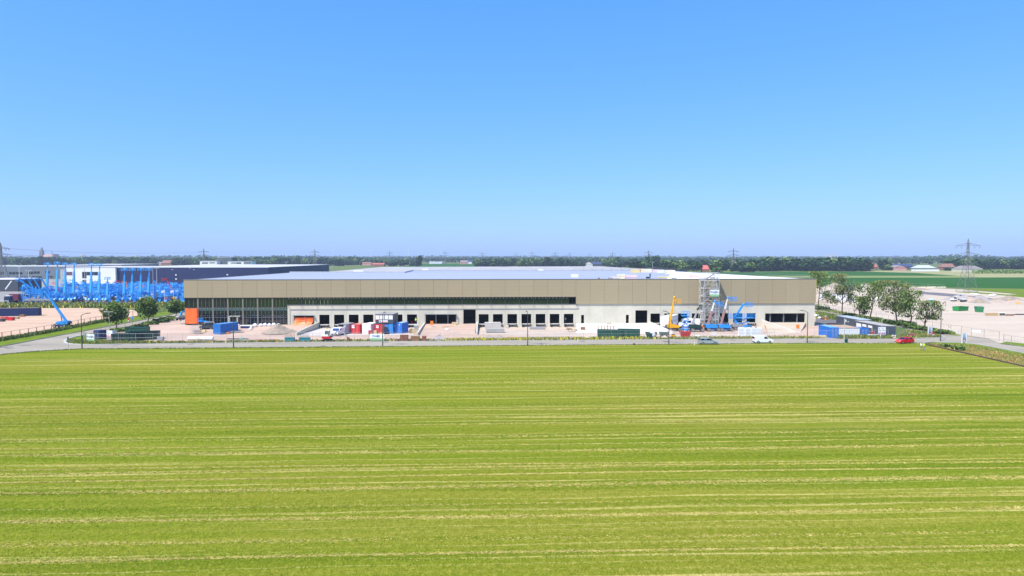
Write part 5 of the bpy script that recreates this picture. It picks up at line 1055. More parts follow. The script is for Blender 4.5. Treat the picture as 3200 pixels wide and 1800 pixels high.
for k, (px, py, r_) in enumerate([(797,1022,.62),(783,1032,.45),(815,1020,.5),(828,1019.5,.55),(842,1019.5,.5),(856,1019,.55),(870,1018.5,.45),(732,1018,.3),(739,1018,.3),(746,1018,.3)]):
    p = GA(px, py); q = MB(); q.ball((0,0,r_*.75),(r_*1.15,r_*.9,r_*.85),10,7); q.ball((r_*.3,-.1,r_*1.35),(r_*.5,r_*.4,r_*.35),8,5)
    tag(q.build('big_bag', PLAST, None, tuple(p), smooth=True), ['tall white big bag at the right end of the covered pallet','single white bag lying in front of the covered pallet','first white bag along the glazing right of the covered pallet','second white bag along the glazing','third white bag along the glazing','fourth white bag along the glazing','last white bag along the glazing, nearest the sand heap','small white bag left of the entrance row','small white bag in the middle of the entrance row','small white bag right of the entrance row'][k], 'bag')
# green containers and boxes at the left corner
p = G(437,1064); skip('large dark green open container behind the fence, right end with ribbed side', (p.x,p.y+2.2,0), R(16), GREEND, 6.6, 2.5, 2.0, .05, 'open_container')
p = G(385,1066.5); skip('dark green open container with a white nameplate behind the fence', (p.x,p.y+1.4,0), R(-4), GREEND, 6.2, 2.4, 1.75, .05, 'open_container')
p = G(425,1041); skip('long green open container with light panels, rear one of the corner group', (p.x,p.y+.8,0), R(2), GREEN, 5.6, 2.3, 1.5, .05, 'open_container')
p = G(413.5,1060); t = board('long white nameplate board on the corner fence', (p.x,p.y-.6,0), R(0), 2.3, .42, 1.0, WHITE); q = MB(); q.b2(-.3,.5,-.05,-.032,1.08,1.32); q.build('yellow_mark', YEL, t)
p = G(302,1061); t = container('dark blue small container behind the faded banner', (p.x,p.y,0), R(-14), NAVY, 2.2, 1.7, 2.2, name='site_container')
p = G(326,1057.5); t = thing('orange_bin', 'orange bin between the blue container and the white hoarding', 'bin', (p.x,p.y,0), R(10)); q = MB(); q.hexa([(-.4,-.4,0),(.4,-.4,0),(.4,.4,0),(-.4,.4,0)],[(-.5,-.5,1.25),(.5,-.5,1.25),(.5,.5,1.25),(-.5,.5,1.25)]); q.build('body', ORANGE, t); q = MB(); q.box((0,0,1.29),(1.05,1.05,.07)); q.build('lid', YELLOW, t)
p = G(343,1062); t = thing('site_sign_box', 'white corner hoarding with pink stripes and safety notices', 'sign', (p.x,p.y,0), R(-20))
q = MB(); q.b2(-.95,.95,-.04,.04,.85,2.3); q.b2(.91,.99,.05,1.0,.85,2.3); q.build('panel', WHITE, t); q = MB(); q.b2(-.95,.95,-.06,-.042,.75,1.1); q.b2(.992,1.01,.05,1.0,.75,1.1); q.build('stripe_band', mat('pink_band', (.72,.22,.32), .5, .05), t)
q = MB(); 
for k in range(4): q.add([(-.8+k*.4,-.065,.78),(-.66+k*.4,-.065,.78),(-.52+k*.4,-.065,1.06),(-.66+k*.4,-.065,1.06)], [(0,1,2,3)])
q.build('stripe', WHITE, t); q = MB(); q.b2(-.7,-.45,-.06,-.042,1.9,2.05); q.b2(-.7,.1,-.06,-.042,1.5,1.6); q.build('notice_mark', GREYD, t); q = MB(); q.b2(-.95,.95,-.03,.03,.05,.74); q.build('lower_panel', CANVAS, t)
p = G(355,1061); q = MB(); q.tube((0,0,0),(0,0,1.25),.2,n=10); q.tube((0,0,1.25),(0,0,1.4),.12,n=10); tag(q.build('white_barrel', PLAST, None, (p.x,p.y,0)), 'white slim barrel beside the corner hoarding', 'barrel')
p = G(465,1063); t = slabs('small stack of pale grey slabs right of the large green container', 499,1065, 1.4,.8,3,.3, CANVAS)
# ============================================================ street lamps and masts
def gp(px, py): p = G(px, py); return (p.x, p.y, 0)
for px, py, h, az, lab in [(256.5,1090,7.3,50,'dark street lamp with sign box at the left road corner'),(730,1087.5,7.2,70,'dark street lamp in front of the steel profiles'),(1196,1083.5,7.2,80,'dark street lamp in front of the Vrolijk fence banner'),(1649,1080.3,7.3,100,'dark street lamp in front of the middle docks'),(2090,1077.2,7.2,125,'dark street lamp in front of the yellow boom lift'),(2522.5,1073.4,7.2,135,'dark street lamp in front of the wide right-hand opening'),(2939,1065.5,7.5,120,'dark street lamp on the corner by the right-hand junction')]:
    lp = lamp_post(lab, gp(px, py), h, 1.2, az=R(az))
    if px == 256.5: q = MB(); q.box((0,-.2,2.5),(.3,.22,.75)); q.build('sign_box', GREYD, lp)
lamp_post('slim grey street lamp with two lamp heads behind the corner hoarding', gp(342,1033), 5.0, .45, GALV, double=True, r=.07)
t = thing('flag_pole', 'light grey pole standing in front of the white cabin', 'pole', gp(2638,1071.8)); q = MB(); q.tube((0,0,0),(0,0,5.8),.13,.10,8); q.build('pole', GALV, t); q = MB(); q.tube((0,0,0),(0,0,2.2),.16,.16,8); q.build('sleeve', STEELL, t)
lamp_post('grey street lamp beside the site notice board', gp(2755,1054), 6.0, .7, GALV, az=R(100), r=.09)
p = gp(2643.5,1070.5); q = MB(); q.hexa([(-.28,-.25,0),(.28,-.25,0),(.28,.25,0),(-.28,.25,0)],[(-.34,-.3,.75),(.34,-.3,.75),(.34,.3,.75),(-.34,.3,.75)]); q.box((0,0,.79),(.72,.64,.07)); tag(q.build('litter_bin', GREEN, None, p), 'small green bin at the foot of the light grey pole', 'bin')
def mast(label, px, py, top, heads=2):
    p = G(px, py); h = P(px, top, p.y).z; t = thing('light_mast', label, 'light mast', (p.x,p.y,0)); q = MB(); q.tube((0,0,0),(0,0,h),.22,.16,8); q.build('pole', GALV, t)
    if heads:
        for s_ in (-1,1): q = MB(); q.bar((0,0,h-.1),(s_*1.3,0,h+.1),.14); q.box((s_*1.5,0,h+.15),(.9,.5,.22)); q.build('floodlight', GALV, t)
    return t
for px, py, top, hd, lab in [(62,908,834,2,'light mast left of the tall booms'),(91,905,846,2,'shorter light mast second from the left edge'),(235,890,840,2,'light mast before the left part of the white office'),(266,889,837,2,'light mast before the office windows'),(468,890,838,2,'light mast left of the tall bare pole in the yard'),(490.5,892,839,2,'light mast right of the tall bare pole in the yard'),(673.5,872,836,2,'light mast behind the warehouse roof, left of the pair'),(679,873,836,0,'bare pole behind the warehouse roof, right of the pair'),(895,866,819,2,'light mast before the side of the dark blue hall'),(966,862,817,2,'light mast before the far end of the dark blue hall'),(1039,858,828,2,'light mast right of the dark blue hall'),(475,885,871,2,'lowest light mast in the machine yard'),(2039,862,820,1,'pole with lamp behind the right roof stacks')]:
    mast(lab, px, py, top, hd)
p = G(480,947.5); t = thing('flag_pole', 'tall bare white pole at the front of the machine yard', 'pole', (p.x,p.y,0)); h = P(480,834,p.y).z; q = MB(); q.tube((0,0,0),(0,0,h),.16,.10,8); q.build('pole', STEELL, t); q = MB(); q.box((0,0,.15),(.7,.7,.3)); q.build('foot', CONC, t)
for px, lab in ((515,'white flag on a pole left of the pair before the machine yard'),(543,'white flag on a pole right of the pair before the machine yard')):
    p = G(px,949); t = thing('flag', lab, 'flag', (p.x,p.y,0)); q = MB(); q.tube((0,0,0),(0,0,5.9),.09,.06,8); q.build('pole', WHITE, t); q = MB(); vs = []
    for i in range(7): a = i/6; vs += [(-1.35*a,.12*math.sin(a*7),5.85-.25*a),(-1.35*a,.12*math.sin(a*7+.5),4.9-.35*a)]
    q.add(vs, [(2*i,2*i+1,2*i+3,2*i+2) for i in range(6)]); q.build('cloth', mat('flag_white', (.74,.72,.76), .8, .05), t)
# ============================================================ road signs
def pole_sign(label, px, py, h, shapes, pm=GALV, name='road_sign'):
    t = thing(name, label, 'sign', gp(px, py)); q = MB(); q.tube((0,0,0),(0,0,h),.05); q.build('post', pm, t)
    for kind, z, s_, m in shapes:
        q = MB()
        if kind == 'round': q.tube((0,-.09,z),(0,-.05,z),s_,n=18)
        elif kind == 'ring': q.tube((0,-.115,z),(0,-.092,z),s_,n=18)
        elif kind == 'tri': q.prism([(-s_,-.9*s_),(s_,-.9*s_),(0,.9*s_)], 0, .04)
        else: q.box((0,-.07,z),(s_*2 if not isinstance(s_, tuple) else s_[0],.05,s_*2 if not isinstance(s_, tuple) else s_[1]))
        o = q.build('plate', m, t)
        if kind == 'tri': o.location = (0,-.05,z); o.rotation_euler = (math.pi/2,0,0)
    return t
SBLUE = paint('sign_blue', (.02,.20,.72), .4, .02)
b_ = pole_sign('square blue road sign on a pole between the two round trees', 413.5,1018.5, 2.9, [('box',2.35,.36,SBLUE),('box',.5,(.14,.5),GREYD)], LAMP); q = MB(); q.box((0,-.11,2.33),(.09,.02,.42)); q.box((0,-.11,2.5),(.28,.02,.09)); q.build('white_mark', WHITE, b_)
pole_sign('red and white triangle and round sign left of the square blue sign', 402,1008, 1.5, [('tri',1.15,.34,RED),('round',.55,.30,RED),('ring',.55,.2,WHITE)])
pole_sign('thin post with two small dark boxes at the kerb corner', 214,1092.3, 2.9, [('box',2.45,(.34,.62),GREYD),('box',1.75,(.34,.36),GREYD)])
pole_sign('round no-entry sign with white plate at the right lot fence', 2967,1033, 1.55, [('round',1.2,.34,RED),('ring',1.2,.25,WHITE),('box',.45,(.3,.4),WHITE)])
pole_sign('white number plate sign at the lot fence left of the no-entry sign', 2925,1031, 1.3, [('box',.8,(.34,.8),WHITE)]); pole_sign('white number plate sign at the lot fence right of the no-entry sign', 2987,1043, 1.2, [('box',.75,(.4,.8),WHITE)])
t = thing('warning_post', 'red and white striped post with white cross arms by the road', 'post', gp(2792.5,1072.5))
for k in range(6): q = MB(); q.tube((0,0,k*.28),(0,0,(k+1)*.28-.004),.07,n=8); q.build('band', RED if k%2 else WHITE, t)
q = MB(); q.add([(-.5,-.02,1.95),(0,-.02,1.83),(.5,-.02,1.95),(.5,-.02,1.55),(0,-.02,1.70),(-.5,-.02,1.55)], [(0,5,4,1),(1,4,3,2)]); q.add([(-.5,.02,1.95),(0,.02,1.83),(.5,.02,1.95),(.5,.02,1.55),(0,.02,1.70),(-.5,.02,1.55)], [(1,4,5,0),(2,3,4,1)]); q.build('cross_arm', WHITE, t)
q = MB(); q.tube((0,0,1.6),(0,0,1.82),.05); q.build('top', GALV, t)
pole_sign('thin pole with small white tag before the notice board', 2750.5,1072.5, 2.0, [('box',1.85,(.16,.4),WHITE)])
for px, py, lab in ((2906,1051.5,'white framed advertising sign left of the street lamp at the junction'),(3012.5,1073,'white framed advertising sign beside the right-hand road')):
    t = thing('advertising_sign', lab, 'sign', gp(px, py), R(18 if px < 2950 else 14))
    for s_ in (-1,1): q = MB(); q.b2(s_*.58-.09,s_*.58+.09,-.08,.08,-.05,2.45); q.build('post', WHITE, t)
    q = MB(); q.b2(-.48,.48,-.03,.03,.45,2.4); q.build('panel', mat('sign_pale_blue', (.45,.55,.70), .4, .05), t); q = MB(); q.b2(-.42,-.30,-.05,-.032,1.2,1.65); q.b2(-.12,-.02,-.05,-.032,1.15,1.95); q.b2(.15,.40,-.05,-.032,1.2,1.5); q.build('picture', mat('sign_slate', (.16,.22,.32), .5, .05), t)
    q = MB(); q.b2(-.48,.48,-.052,-.032,.95,1.12); q.build('dark_band', GREYD, t); q = MB(); q.b2(-.48,.48,-.052,-.032,.46,.945); q.build('red_field', RED, t); q = MB(); q.b2(-.25,.2,-.07,-.054,.72,.9); q.b2(-.2,.25,-.07,-.054,.52,.66); q.build('white_mark', WHITE, t)
t = board('white site notice board with coloured safety pictograms before the dark cabins', gp(2755.5,1054.2), R(0), 1.9, 1.9, .7, WHITE)
q = MB(); q.b2(-.95,.95,-.06,-.032,.68,1.35); q.build('pictogram_band', mat('notice_lilac', (.68,.55,.66), .5, .05), t)
for k, m in enumerate((SBLUE,YELLOW,RED,SBLUE)): q = MB(); q.b2(-.75+k*.4,-.5+k*.4,-.08,-.062,.85,1.15); q.build('pictogram', m, t)
q = MB(); q.b2(-.8,-.6,-.05,-.032,2.15,2.35); q.b2(-.8,-.2,-.05,-.032,1.7,1.78); q.b2(.15,.32,-.05,-.032,2.15,2.35); q.b2(.15,.8,-.05,-.032,1.7,1.78); q.build('text_line', GREYD, t)
p = gp(2916,1053.5); t = thing('road_barrier', 'small red and white barrier lamp beside the left advertising sign', 'barrier', p); q = MB(); q.box((0,0,.35),(.4,.3,.7)); q.build('base', PLAST, t); q = MB(); q.box((0,0,.95),(.45,.2,.45)); q.build('red_panel', RED, t)
p = gp(2493,1031.0); t = thing('portable_sign', 'orange road sign board at the foot of the right-hand ramp', 'sign', p); q = MB(); q.box((0,0,1.0),(.85,.18,.95)); q.build('panel', ORANGE, t); q = MB(); q.bar((0,0,0),(0,0,.52),.12); q.box((0,0,.05),(.6,.5,.1)); q.build('stand', GALV, t)
p = gp(2504,1023); q = MB(); q.box((0,0,.2),(.9,.6,.4)); q.box((.1,0,.45),(.6,.5,.1)); tag(q.build('yellow_crate', CRM, None, p), 'pale yellow crate right of the orange board', 'crate')
# ============================================================ cabins and containers at the right end
def axc(label, px, py, m, L=6.0, W_=2.2, H=2.3, **k): return container(label, gp(px, py), 0, m, L, W_, H, **k)
axc('bright blue container left of the white cabin', 2607,1056.2, CBLUE, 6.3, 2.1, 2.65, roofm=mat('container_roof_light_blue', (.16,.40,.72), .5, .1))
cabin('white windowless cabin with brown roof between the blue containers', gp(2653,1052), R(0), 5.4, 7.4, 2.25, WHITE, [], mat('cabin_roof_brown', (.40,.28,.19), .9, .12, .8))
axc('bright blue container right of the white cabin', 2701,1051.5, CBLUE, 5.0, 2.1, 2.0)
def sidecab(label, X, Y0, Y1, h, wins, rm, wd=3.2): return cabin(label, (X,(Y0+Y1)/2,0), R(-90), Y1-Y0, wd, h, ANTH, wins, rm)
sc_ = sidecab('dark grey site cabin with grey blue roof, rear of the pair', 95.6, 187.0, 200.6, 3.0, [], mat('cabin_roof_blue_grey', (.34,.40,.46), .7, .08, .8)); q = MB(); q.b2(-1.2,-.7,-.05,-.002,1.6,2.3); q.b2(.2,.5,-.05,-.002,1.7,2.0); q.build('wall_unit', WHITE, sc_)
sidecab('dark grey site cabin with three windows, front of the pair', 94.2, 172.6, 186.6, 2.8, [(-6.3,-4.0,.95,2.15,1),(-3.2,-1.3,.7,2.15,.35),(-.2,1.7,.7,2.15,.35)], mat('cabin_roof_stone', (.36,.34,.32), .8, .1, .8))
p = gp(2730,1053.5); q = MB()
for k in range(3): q.tube((-1.6,.18*k-.2,.35+.12*(k==1)),(1.6,.18*k-.2,.35+.12*(k==1)),.30,n=10)
tag(q.build('pipe_stack', CANVAS, None, p), 'stack of grey pipes before the three-window cabin', 'pipes')
p = gp(2729,1050); q = MB(); q.box((0,0,.5),(.5,.4,.9)); q.ball((0,0,1.0),(.28,.24,.25),8,5); tag(q.build('red_bin', RED, None, p), 'red bin beside the front dark cabin', 'bin')
p = gp(2563,1054); t = thing('timber_stack', 'pale timber boards stacked before the left blue container', 'timber', p)
for k in range(3): q = MB(); q.box((.1*k,.05*k,.1+.16*k),(2.9-.2*k,.9,.13),R(-6)); q.build('board', WOODP, t)
for px, py, lab, m in ((2552,989.5,'white sheet pile at the right end of the warehouse',PLAST),(2561,996.5,'white sack beside the rusty pipe',PLAST)):
    q = MB(); q.ball((0,0,.3),(1.1 if px<2555 else .6,.7,.45),10,6); tag(q.build('sack', m, None, gp(px,py), smooth=True), lab, 'sack')
q = MB(); q.tube((-1.2,0,.3),(1.2,0,.3),.32,n=12); tag(q.build('steel_pipe', RUST, None, gp(2576,998)), 'rusty steel pipe lying at the right end of the warehouse', 'pipe')
pole_sign('white plate on a yellow foot beside the rusty pipe', 2579.5,1000, 1.4, [('box',1.25,(.6,.22),WHITE),('box',.2,(.5,.4),YELLOW)])
q = MB(); q.box((0,0,.2),(3.6,.8,.3),R(-3)); q.box((.3,.1,.4),(2.6,.7,.14),R(-3)); tag(q.build('dark_bundle', GREYD, None, gp(2600,1014)), 'dark flat bundle lying behind the blue container', 'bundle')
# ============================================================ fences
WIRE = mat('fence_wire', (.36,.37,.36), .6, .1, 2, metal=.3)
def fence_run(label, pts, h, sp, pm, rails=(1.0,), pr=.045, rr=.02, wires=0, name='fence', gm=None):
    t = thing(name, label, 'fence', (0,0,0)); ps = [G(*p) if len(p) == 2 else Vector(p) for p in pts]; post = MB(); post.tube((0,0,-.05),(0,0,h),pr,n=6); pm_ = post.mesh('post', pm)
    for a, b in zip(ps[:-1], ps[1:]):
        n = max(1, round((b-a).length/sp))
        for k in range(n):
            p0, p1 = a.lerp(b, k/n), a.lerp(b, (k+1)/n); o = link(bpy.data.objects.new('post', pm_), t); o.location = p0
            q = MB(); z = Vector((0,0,1))
            for r_ in rails: q.tube(p0+z*h*r_, p1+z*h*r_, rr, n=5)
            for w in range(wires): e = p0.lerp(p1, (w+1)/(wires+1)); q.tube(e+z*.12, e+z*(h*.98), .011, n=4)
            q.build('panel', gm or pm, t)
    o = link(bpy.data.objects.new('post', pm_), t); o.location = ps[-1]; return t
fence_run('brown post fence between the left sand lot and the grass verge', FENCE_L, 2.0, 3.1, BROWNP, (1.0,.08), .075, .035, 0)
FR = [(478,1068),(800,1066),(1195,1064),(1600,1060.5),(2000,1057.5),(2420,1055)]
fence_run('grey mesh construction fence along the road in front of the site', FR, 2.0, 3.5, WIRE, (1.0,.62,.06), .03, .022, 7)
fence_run('grey mesh fence in front of the dark green containers and hoarding', [(262,1060),(275,1067),(370,1069.5),(478,1068)], 2.0, 3.3, WIRE, (1.0,.5,.06), .045, .03, 6)
fence_run('mesh fence before the blue containers and cabins', [(2546,1057),(2618,1058.5),(2690,1056.5),(2775,1056)], 2.0, 3.4, WIRE, (1.0,.06), .035, .025, 6)
fence_run('green mesh fence with gate beside the cabins', [(2788,1038),(2800,1046),(2828,1052),(2838,1054)], 2.1, 2.6, mat('fence_green', (.14,.22,.17), .6, .1), (1.0,.5,.05), .05, .03, 9)
fence_run('thin mesh fence along the right-hand lot behind the trees', [(2560,965.5),(2637,980),(2796,1009.5),(2940,1036),(3004,1046)], 2.2, 4.0, WIRE, (1.0,), .045, .025, 3)
fence_run('steel gate fence with diagonal braces at the lot entrance', [(3004,1047),(3036,1052),(3075,1057),(3122,1064)], 2.2, 5.0, WIRE, (1.0,.05), .06, .035, 4)
fence_run('steel gate fence at the right edge of the lot entrance', [(3136,1074),(3160,1079),(3230,1090)], 2.2, 4.0, WIRE, (1.0,.5,.05), .06, .035, 6)
fence_run('thin fence between the right-hand lot and the green crop field', [(2556,893.5),(2852,897.5),(2950,901.5)], 2.4, 9.0, WIRE, (1.0,.5), .07, .045, 0)
fence_run('thin post fence beside the hedge along the left side road', [(300,1048),(345,1032),(434,1015),(500,1002.5),(570,987)], 1.9, 4.2, WIRE, (1.0,), .05, .025, 2)
board('white board on the steel gate fence at the lot entrance', gp(3050,1057), R(-20), 1.9, .55, 1.5, mat('gate_board', (.72,.76,.80), .5, .03), posts=False)
# ============================================================ the right-hand lot
p = G(3010,972); skip('green roll-off container standing open in the right-hand lot', (p.x,p.y+1.6,0), R(24), GREENL, 5.6, 2.5, 1.6, .05, 'open_container')
p = G(3067.5,976); skip('green rounded skip standing right of the roll-off container', (p.x,p.y+1.4,0), R(70), mat('skip_mid_green', (.04,.25,.11), .5, .2), 3.8, 2.2, 2.0, .55)
p = gp(2909,951.5); t = thing('portable_toilet', 'turquoise portable toilet standing in the right-hand lot', 'toilet', p); TQ = paint('turquoise', (.02,.40,.50)); q = MB(); q.box((0,0,1.05),(1.3,1.3,2.0)); q.build('cabin', TQ, t); q = MB(); q.hexa([(-.7,-.7,2.06),(.7,-.7,2.06),(.7,.7,2.06),(-.7,.7,2.06)],[(-.4,-.55,2.4),(.4,-.55,2.4),(.4,.55,2.4),(-.4,.55,2.4)]); q.build('roof', mat('turq_roof', (.5,.68,.72), .5, .05), t); q = MB(); q.b2(-.5,.3,-.69,-.655,.15,1.9); q.build('door', mat('turq_door', (.02,.30,.40), .5, .05), t)
for k, (px, py, rx, ry, h, m) in enumerate([(2992,938,5.5,3.5,1.9,GRAVEL),(3014,938,5,3.5,1.9,GRAVEL),(3034,943,4.5,3.2,1.7,SANDP),(3065,941,6,3.6,2.0,GRAVEL),(3064,946.5,4.2,2.8,1.6,SANDH),(3120,945,6,3,.9,SANDP),(3155,942,8,3.6,2.0,SANDH),(3180,948,7,3,1.3,SANDP),(2607,897,6,5,2.3,SANDH),(2600,918,8,5,1.8,SANDH),(2583,947,3.3,2.4,2.6,SANDH),(2708,897,4,3,1.9,SANDH),(2862,906,7,3,1.3,SANDH)]):
    heap(['grey heap behind the small white pickup','grey heap left of the middle of the row','pale heap in the middle of the row','largest grey heap of the row','brown heap in front of the largest grey heap','low pale spoil strip right of the row','long brown heap at the right edge','low pale heap at the far right','brown heap behind the first right-hand tree','wide pale heap between the building and the trees','small pointed heap left of the white shed','tall pale heap beyond the trees by the field fence','low brown bank before the dark service road'][k]+' in the right-hand lot', px, py, rx*1.15, ry*1.3, h*1.3, m, -.03, 20+k)
def digger(label, px, py, rz, body=WHITE, s_=1.0):
    t = thing('excavator', label, 'excavator', gp(px, py), rz); t.scale = (s_,)*3
    for y in (-.9,.9): q = MB(); q.side([(-1.5,.1),(1.5,.1),(1.8,.4),(1.5,.75),(-1.5,.75),(-1.8,.4)], y-.25, y+.25); q.build('track', TYRE, t)
    q = MB(); q.side([(-1.9,.8),(1.0,.8),(1.1,1.3),(.6,1.7),(-1.8,1.7)],-1.1,1.1); q.build('body', body, t); q = MB(); q.box((.5,-.55,2.15),(1.2,.95,1.1)); q.build('cab', GLASSV, t); q = MB(); q.bar((1.0,.2,1.4),(3.0,.2,3.2),.35); q.bar((3.0,.2,3.2),(4.6,.2,1.4),.28); q.build('boom', body, t); q = MB(); q.box((4.6,.2,1.0),(.6,.8,.7)); q.build('bucket', GREYD, t); return t
digger('white small excavator beside the grey heaps in the right-hand lot', 2981,941.5, R(20), WHITE, .7)
p = gp(3011,943.5); t = thing('dumper', 'dark small dumper parked before the grey heaps', 'dumper', p); q = MB(); q.box((0,0,.7),(2.2,1.4,.5)); q.build('body', GREYD, t); q = MB(); q.hexa([(-1.0,-.7,.96),(.4,-.7,.96),(.4,.7,.96),(-1.0,.7,.96)],[(-1.2,-.8,1.5),(.7,-.8,1.5),(.7,.8,1.5),(-1.2,.8,1.5)]); q.build('tray', WHITE, t)
for x in (-.8,.8):
    for s_ in (-1,1): wheel(t, x, s_*.7, .4, .4, .3, out=s_)
p = gp(3003,931.5); van('small pale blue pickup behind the grey heaps', p, R(170), [(-2.2,.4),(-2.2,1.0),(.2,1.0),(.3,1.75),(1.1,1.8),(1.5,1.1),(2.2,1.0),(2.2,.4)], 1.8, paint('pale_blue_car', (.25,.42,.60)), 4.4, (-1.4,1.4), [(.4,1.2,1.15,1.6,.2)])
for k, (px, py) in enumerate([(3040,921.5),(3052,923.5),(3098,926),(3105,924.5)]):
    q = MB(); q.ball((0,0,.45),(1.5,.7,.6),8,5); q.ball((1.2,.2,.3),(.8,.5,.4),8,5); tag(q.build('plastic_bundle', PLAST, None, gp(px,py), smooth=True), ['leftmost white bundle behind the dark service road','second white bundle behind the dark service road','third white bundle behind the dark service road','rightmost white bundle behind the dark service road'][k], 'bundle')
p = gp(3129,986); t = thing('pallet_goods', 'brown and white stack of goods lying right of the green skip', 'goods', p)
for k, (x, w, h, m) in enumerate([(-3.4,3.6,.9,WOOD),(0,1.9,1.0,CRM),(2.4,3.0,.4,BRICK2)]): q = MB(); q.box((x,0,h/2),(w,1.4,h)); q.build('stack', m, t)
q = MB(); q.box((-.2,-.75,.55),(1.8,.2,.6)); q.build('grey_front', GREYD, t)
q = MB(); q.box((0,0,.12),(12,.4,.24),R(-4)); q.box((2,.3,.3),(7,.2,.12),R(-4)); tag(q.build('steel_beam', GREYD, None, gp(3190,984)), 'long dark steel beam lying at the right edge of the lot', 'beam')
for k, (px, py) in enumerate([(3107,943),(3125,941.5),(3152,944),(3157,945.5),(3178,949.5),(3184,950)]):
    q = MB(); q.tube((0,0,0),(0,0,.9),.28,.18,10); q.box((0,0,.04),(.8,.8,.08)); tag(q.build('marker_post', YELLOW, None, gp(px,py)), ['first','second','third','fourth','fifth','last'][k]+' yellow marker bollard from the left along the spoil bank', 'bollard', 'yellow marker bollards')
p = G(2625,944); cabin('white shed with dark windows behind the right-hand trees', (p.x,p.y,0), R(0), 14, 5, 3.6, WHITE, [(-6.6,-5.0,1.6,3.0,0),(-4.0,-2.4,1.6,3.0,0)], mat('shed_roof', (.14,.12,.12), .8, .1), frame=WHITE)
p = G(2670,908); container('blue site container beyond the right-hand trees', (p.x,p.y,0), R(40), NAVY, 8, 2.6, 2.8)
p = G(2694,905); q = MB(); q.box((0,0,1.6),(2.6,2.4,3.0)); q.box((0,0,3.15),(2.7,2.5,.12)); tag(q.build('white_tank', PLAST, None, (p.x,p.y,0)), 'white box tank beside the tall pale heap in the lot', 'tank')
p = G(2742,941); q = MB(); q.ball((0,0,.9),(2.0,1.2,1.1),10,6); q.box((1.6,0,.5),(1.0,1.0,.9)); tag(q.build('white_goods', PLAST, None, (p.x,p.y,0), smooth=False), 'white wrapped goods seen between the right-hand trees', 'goods')
p = G(2900,899.5); q = MB()
for k in range(7): q.box((-9+k*3.2,random.uniform(-.5,.5),.4),(2.6,1.2,random.uniform(.5,1.0)))
tag(q.build('pallet_row', CRM, None, (p.x,p.y,0)), 'row of pale pallets along the far field fence', 'pallets')
# small things on the road
PATCH = mat('road_patch', (.15,.14,.125), .9, .15, 1)
for px, py, w, h in ((8,1085,.9,.5),(26,1084.5,.9,.4),(30,1088.5,.8,.4),(78,1079,1.4,.35),(365,1077.6,1.0,.3),(596,1075.5,.8,.4),(1010,1081,.5,.4),(1250,1074.5,2.2,.25),(1690,1074,2.4,.25),(1820,1066.5,.9,.4),(2110,1069,2.6,.25),(1205,1069.5,.9,.3),(2290,1062.6,.7,.3),(2535,1068,2.2,.3)):
    p = G(px, py); q = MB(); n = 9; q.add([(p.x+w*math.cos(6.28*i/n)*(1+.2*math.sin(i*2.1)), p.y+h*2.2*math.sin(6.28*i/n)*(1+.2*math.cos(i*3.3)), -.0165) for i in range(n)], [tuple(range(n))]); tag(q.build('road_patch', PATCH), kind='structure')
p = G(1981,1078); q = MB(); q.box((0,0,.16),(.55,.4,.32)); q.box((.1,0,.36),(.2,.25,.1)); tag(q.build('marker_block', GREYD, None, (p.x,p.y,0)), 'small dark block lying at the field edge of the road', 'block')
p = G(2170,1078.5); q = MB(); q.tube((0,0,0),(0,0,.5),.07,.06,8); q.tube((0,0,.5),(0,0,.56),.08,.05,8); tag(q.build('marker_post', WHITE, None, (p.x,p.y,0)), 'small white marker post at the field edge left of the silver car', 'post')
# left lot
p = gp(-15,988); container('dark blue container at the left edge of the picture', (p[0]-1.0,p[1],0), R(-78), NAVY, 14.5, 2.5, 2.7, False, roofm=mat('container_roof_rust', (.28,.19,.13), .8, .3))
for k, (px, py) in enumerate(((13.5,1000),(34,1001))):
    t = thing('red_crate', ['red orange crate left of the pair in the left lot','red crate right of the pair in the left lot'][k], 'crate', gp(px,py)); q = MB(); q.box((0,0,.5),(1.75,1.2,.95)); q.build('box', RED if k else mat('crate_orange_red', (.62,.10,.04), .6, .1), t); q = MB(); q.box((0,0,.99),(1.85,1.3,.08)); q.build('rim', REDC, t)
q = MB(); q.box((0,0,.35),(1.7,1.4,.7)); q.box((.2,.2,.8),(1.0,1.0,.2)); tag(q.build('dark_crate', GREYD, None, gp(4,1004.5)), 'dark crate at the left edge before the red crates', 'crate')
for k, (px, py, w) in enumerate([(52,996,1.3),(70,989,1.6),(84,986,1.8),(98,985.5,1.6),(113,985,1.8)]):
    q = MB(); q.box((0,0,.3),(w,1.1,.5),R(10)); q.box((0,.1,.62),(w*.8,.9,.12),R(14)); tag(q.build('timber_bundle', [WOOD,BRICK2,WOOD,CRM,BRICK2][k], None, gp(px,py)), ['first timber bundle right of the red crates','second timber bundle from the red crates','third timber bundle from the red crates','pale timber bundle, fourth from the red crates','last timber bundle, farthest from the red crates'][k], 'timber')
p = gp(193,1023); boom_lift('blue boom lift alone in the left lot with its boom raised back to the left', p, math.pi+R(4), 57, 11.2, BLUE, BLUE, BLUE, BLUE2, (-120,.9), (1.6,.8))
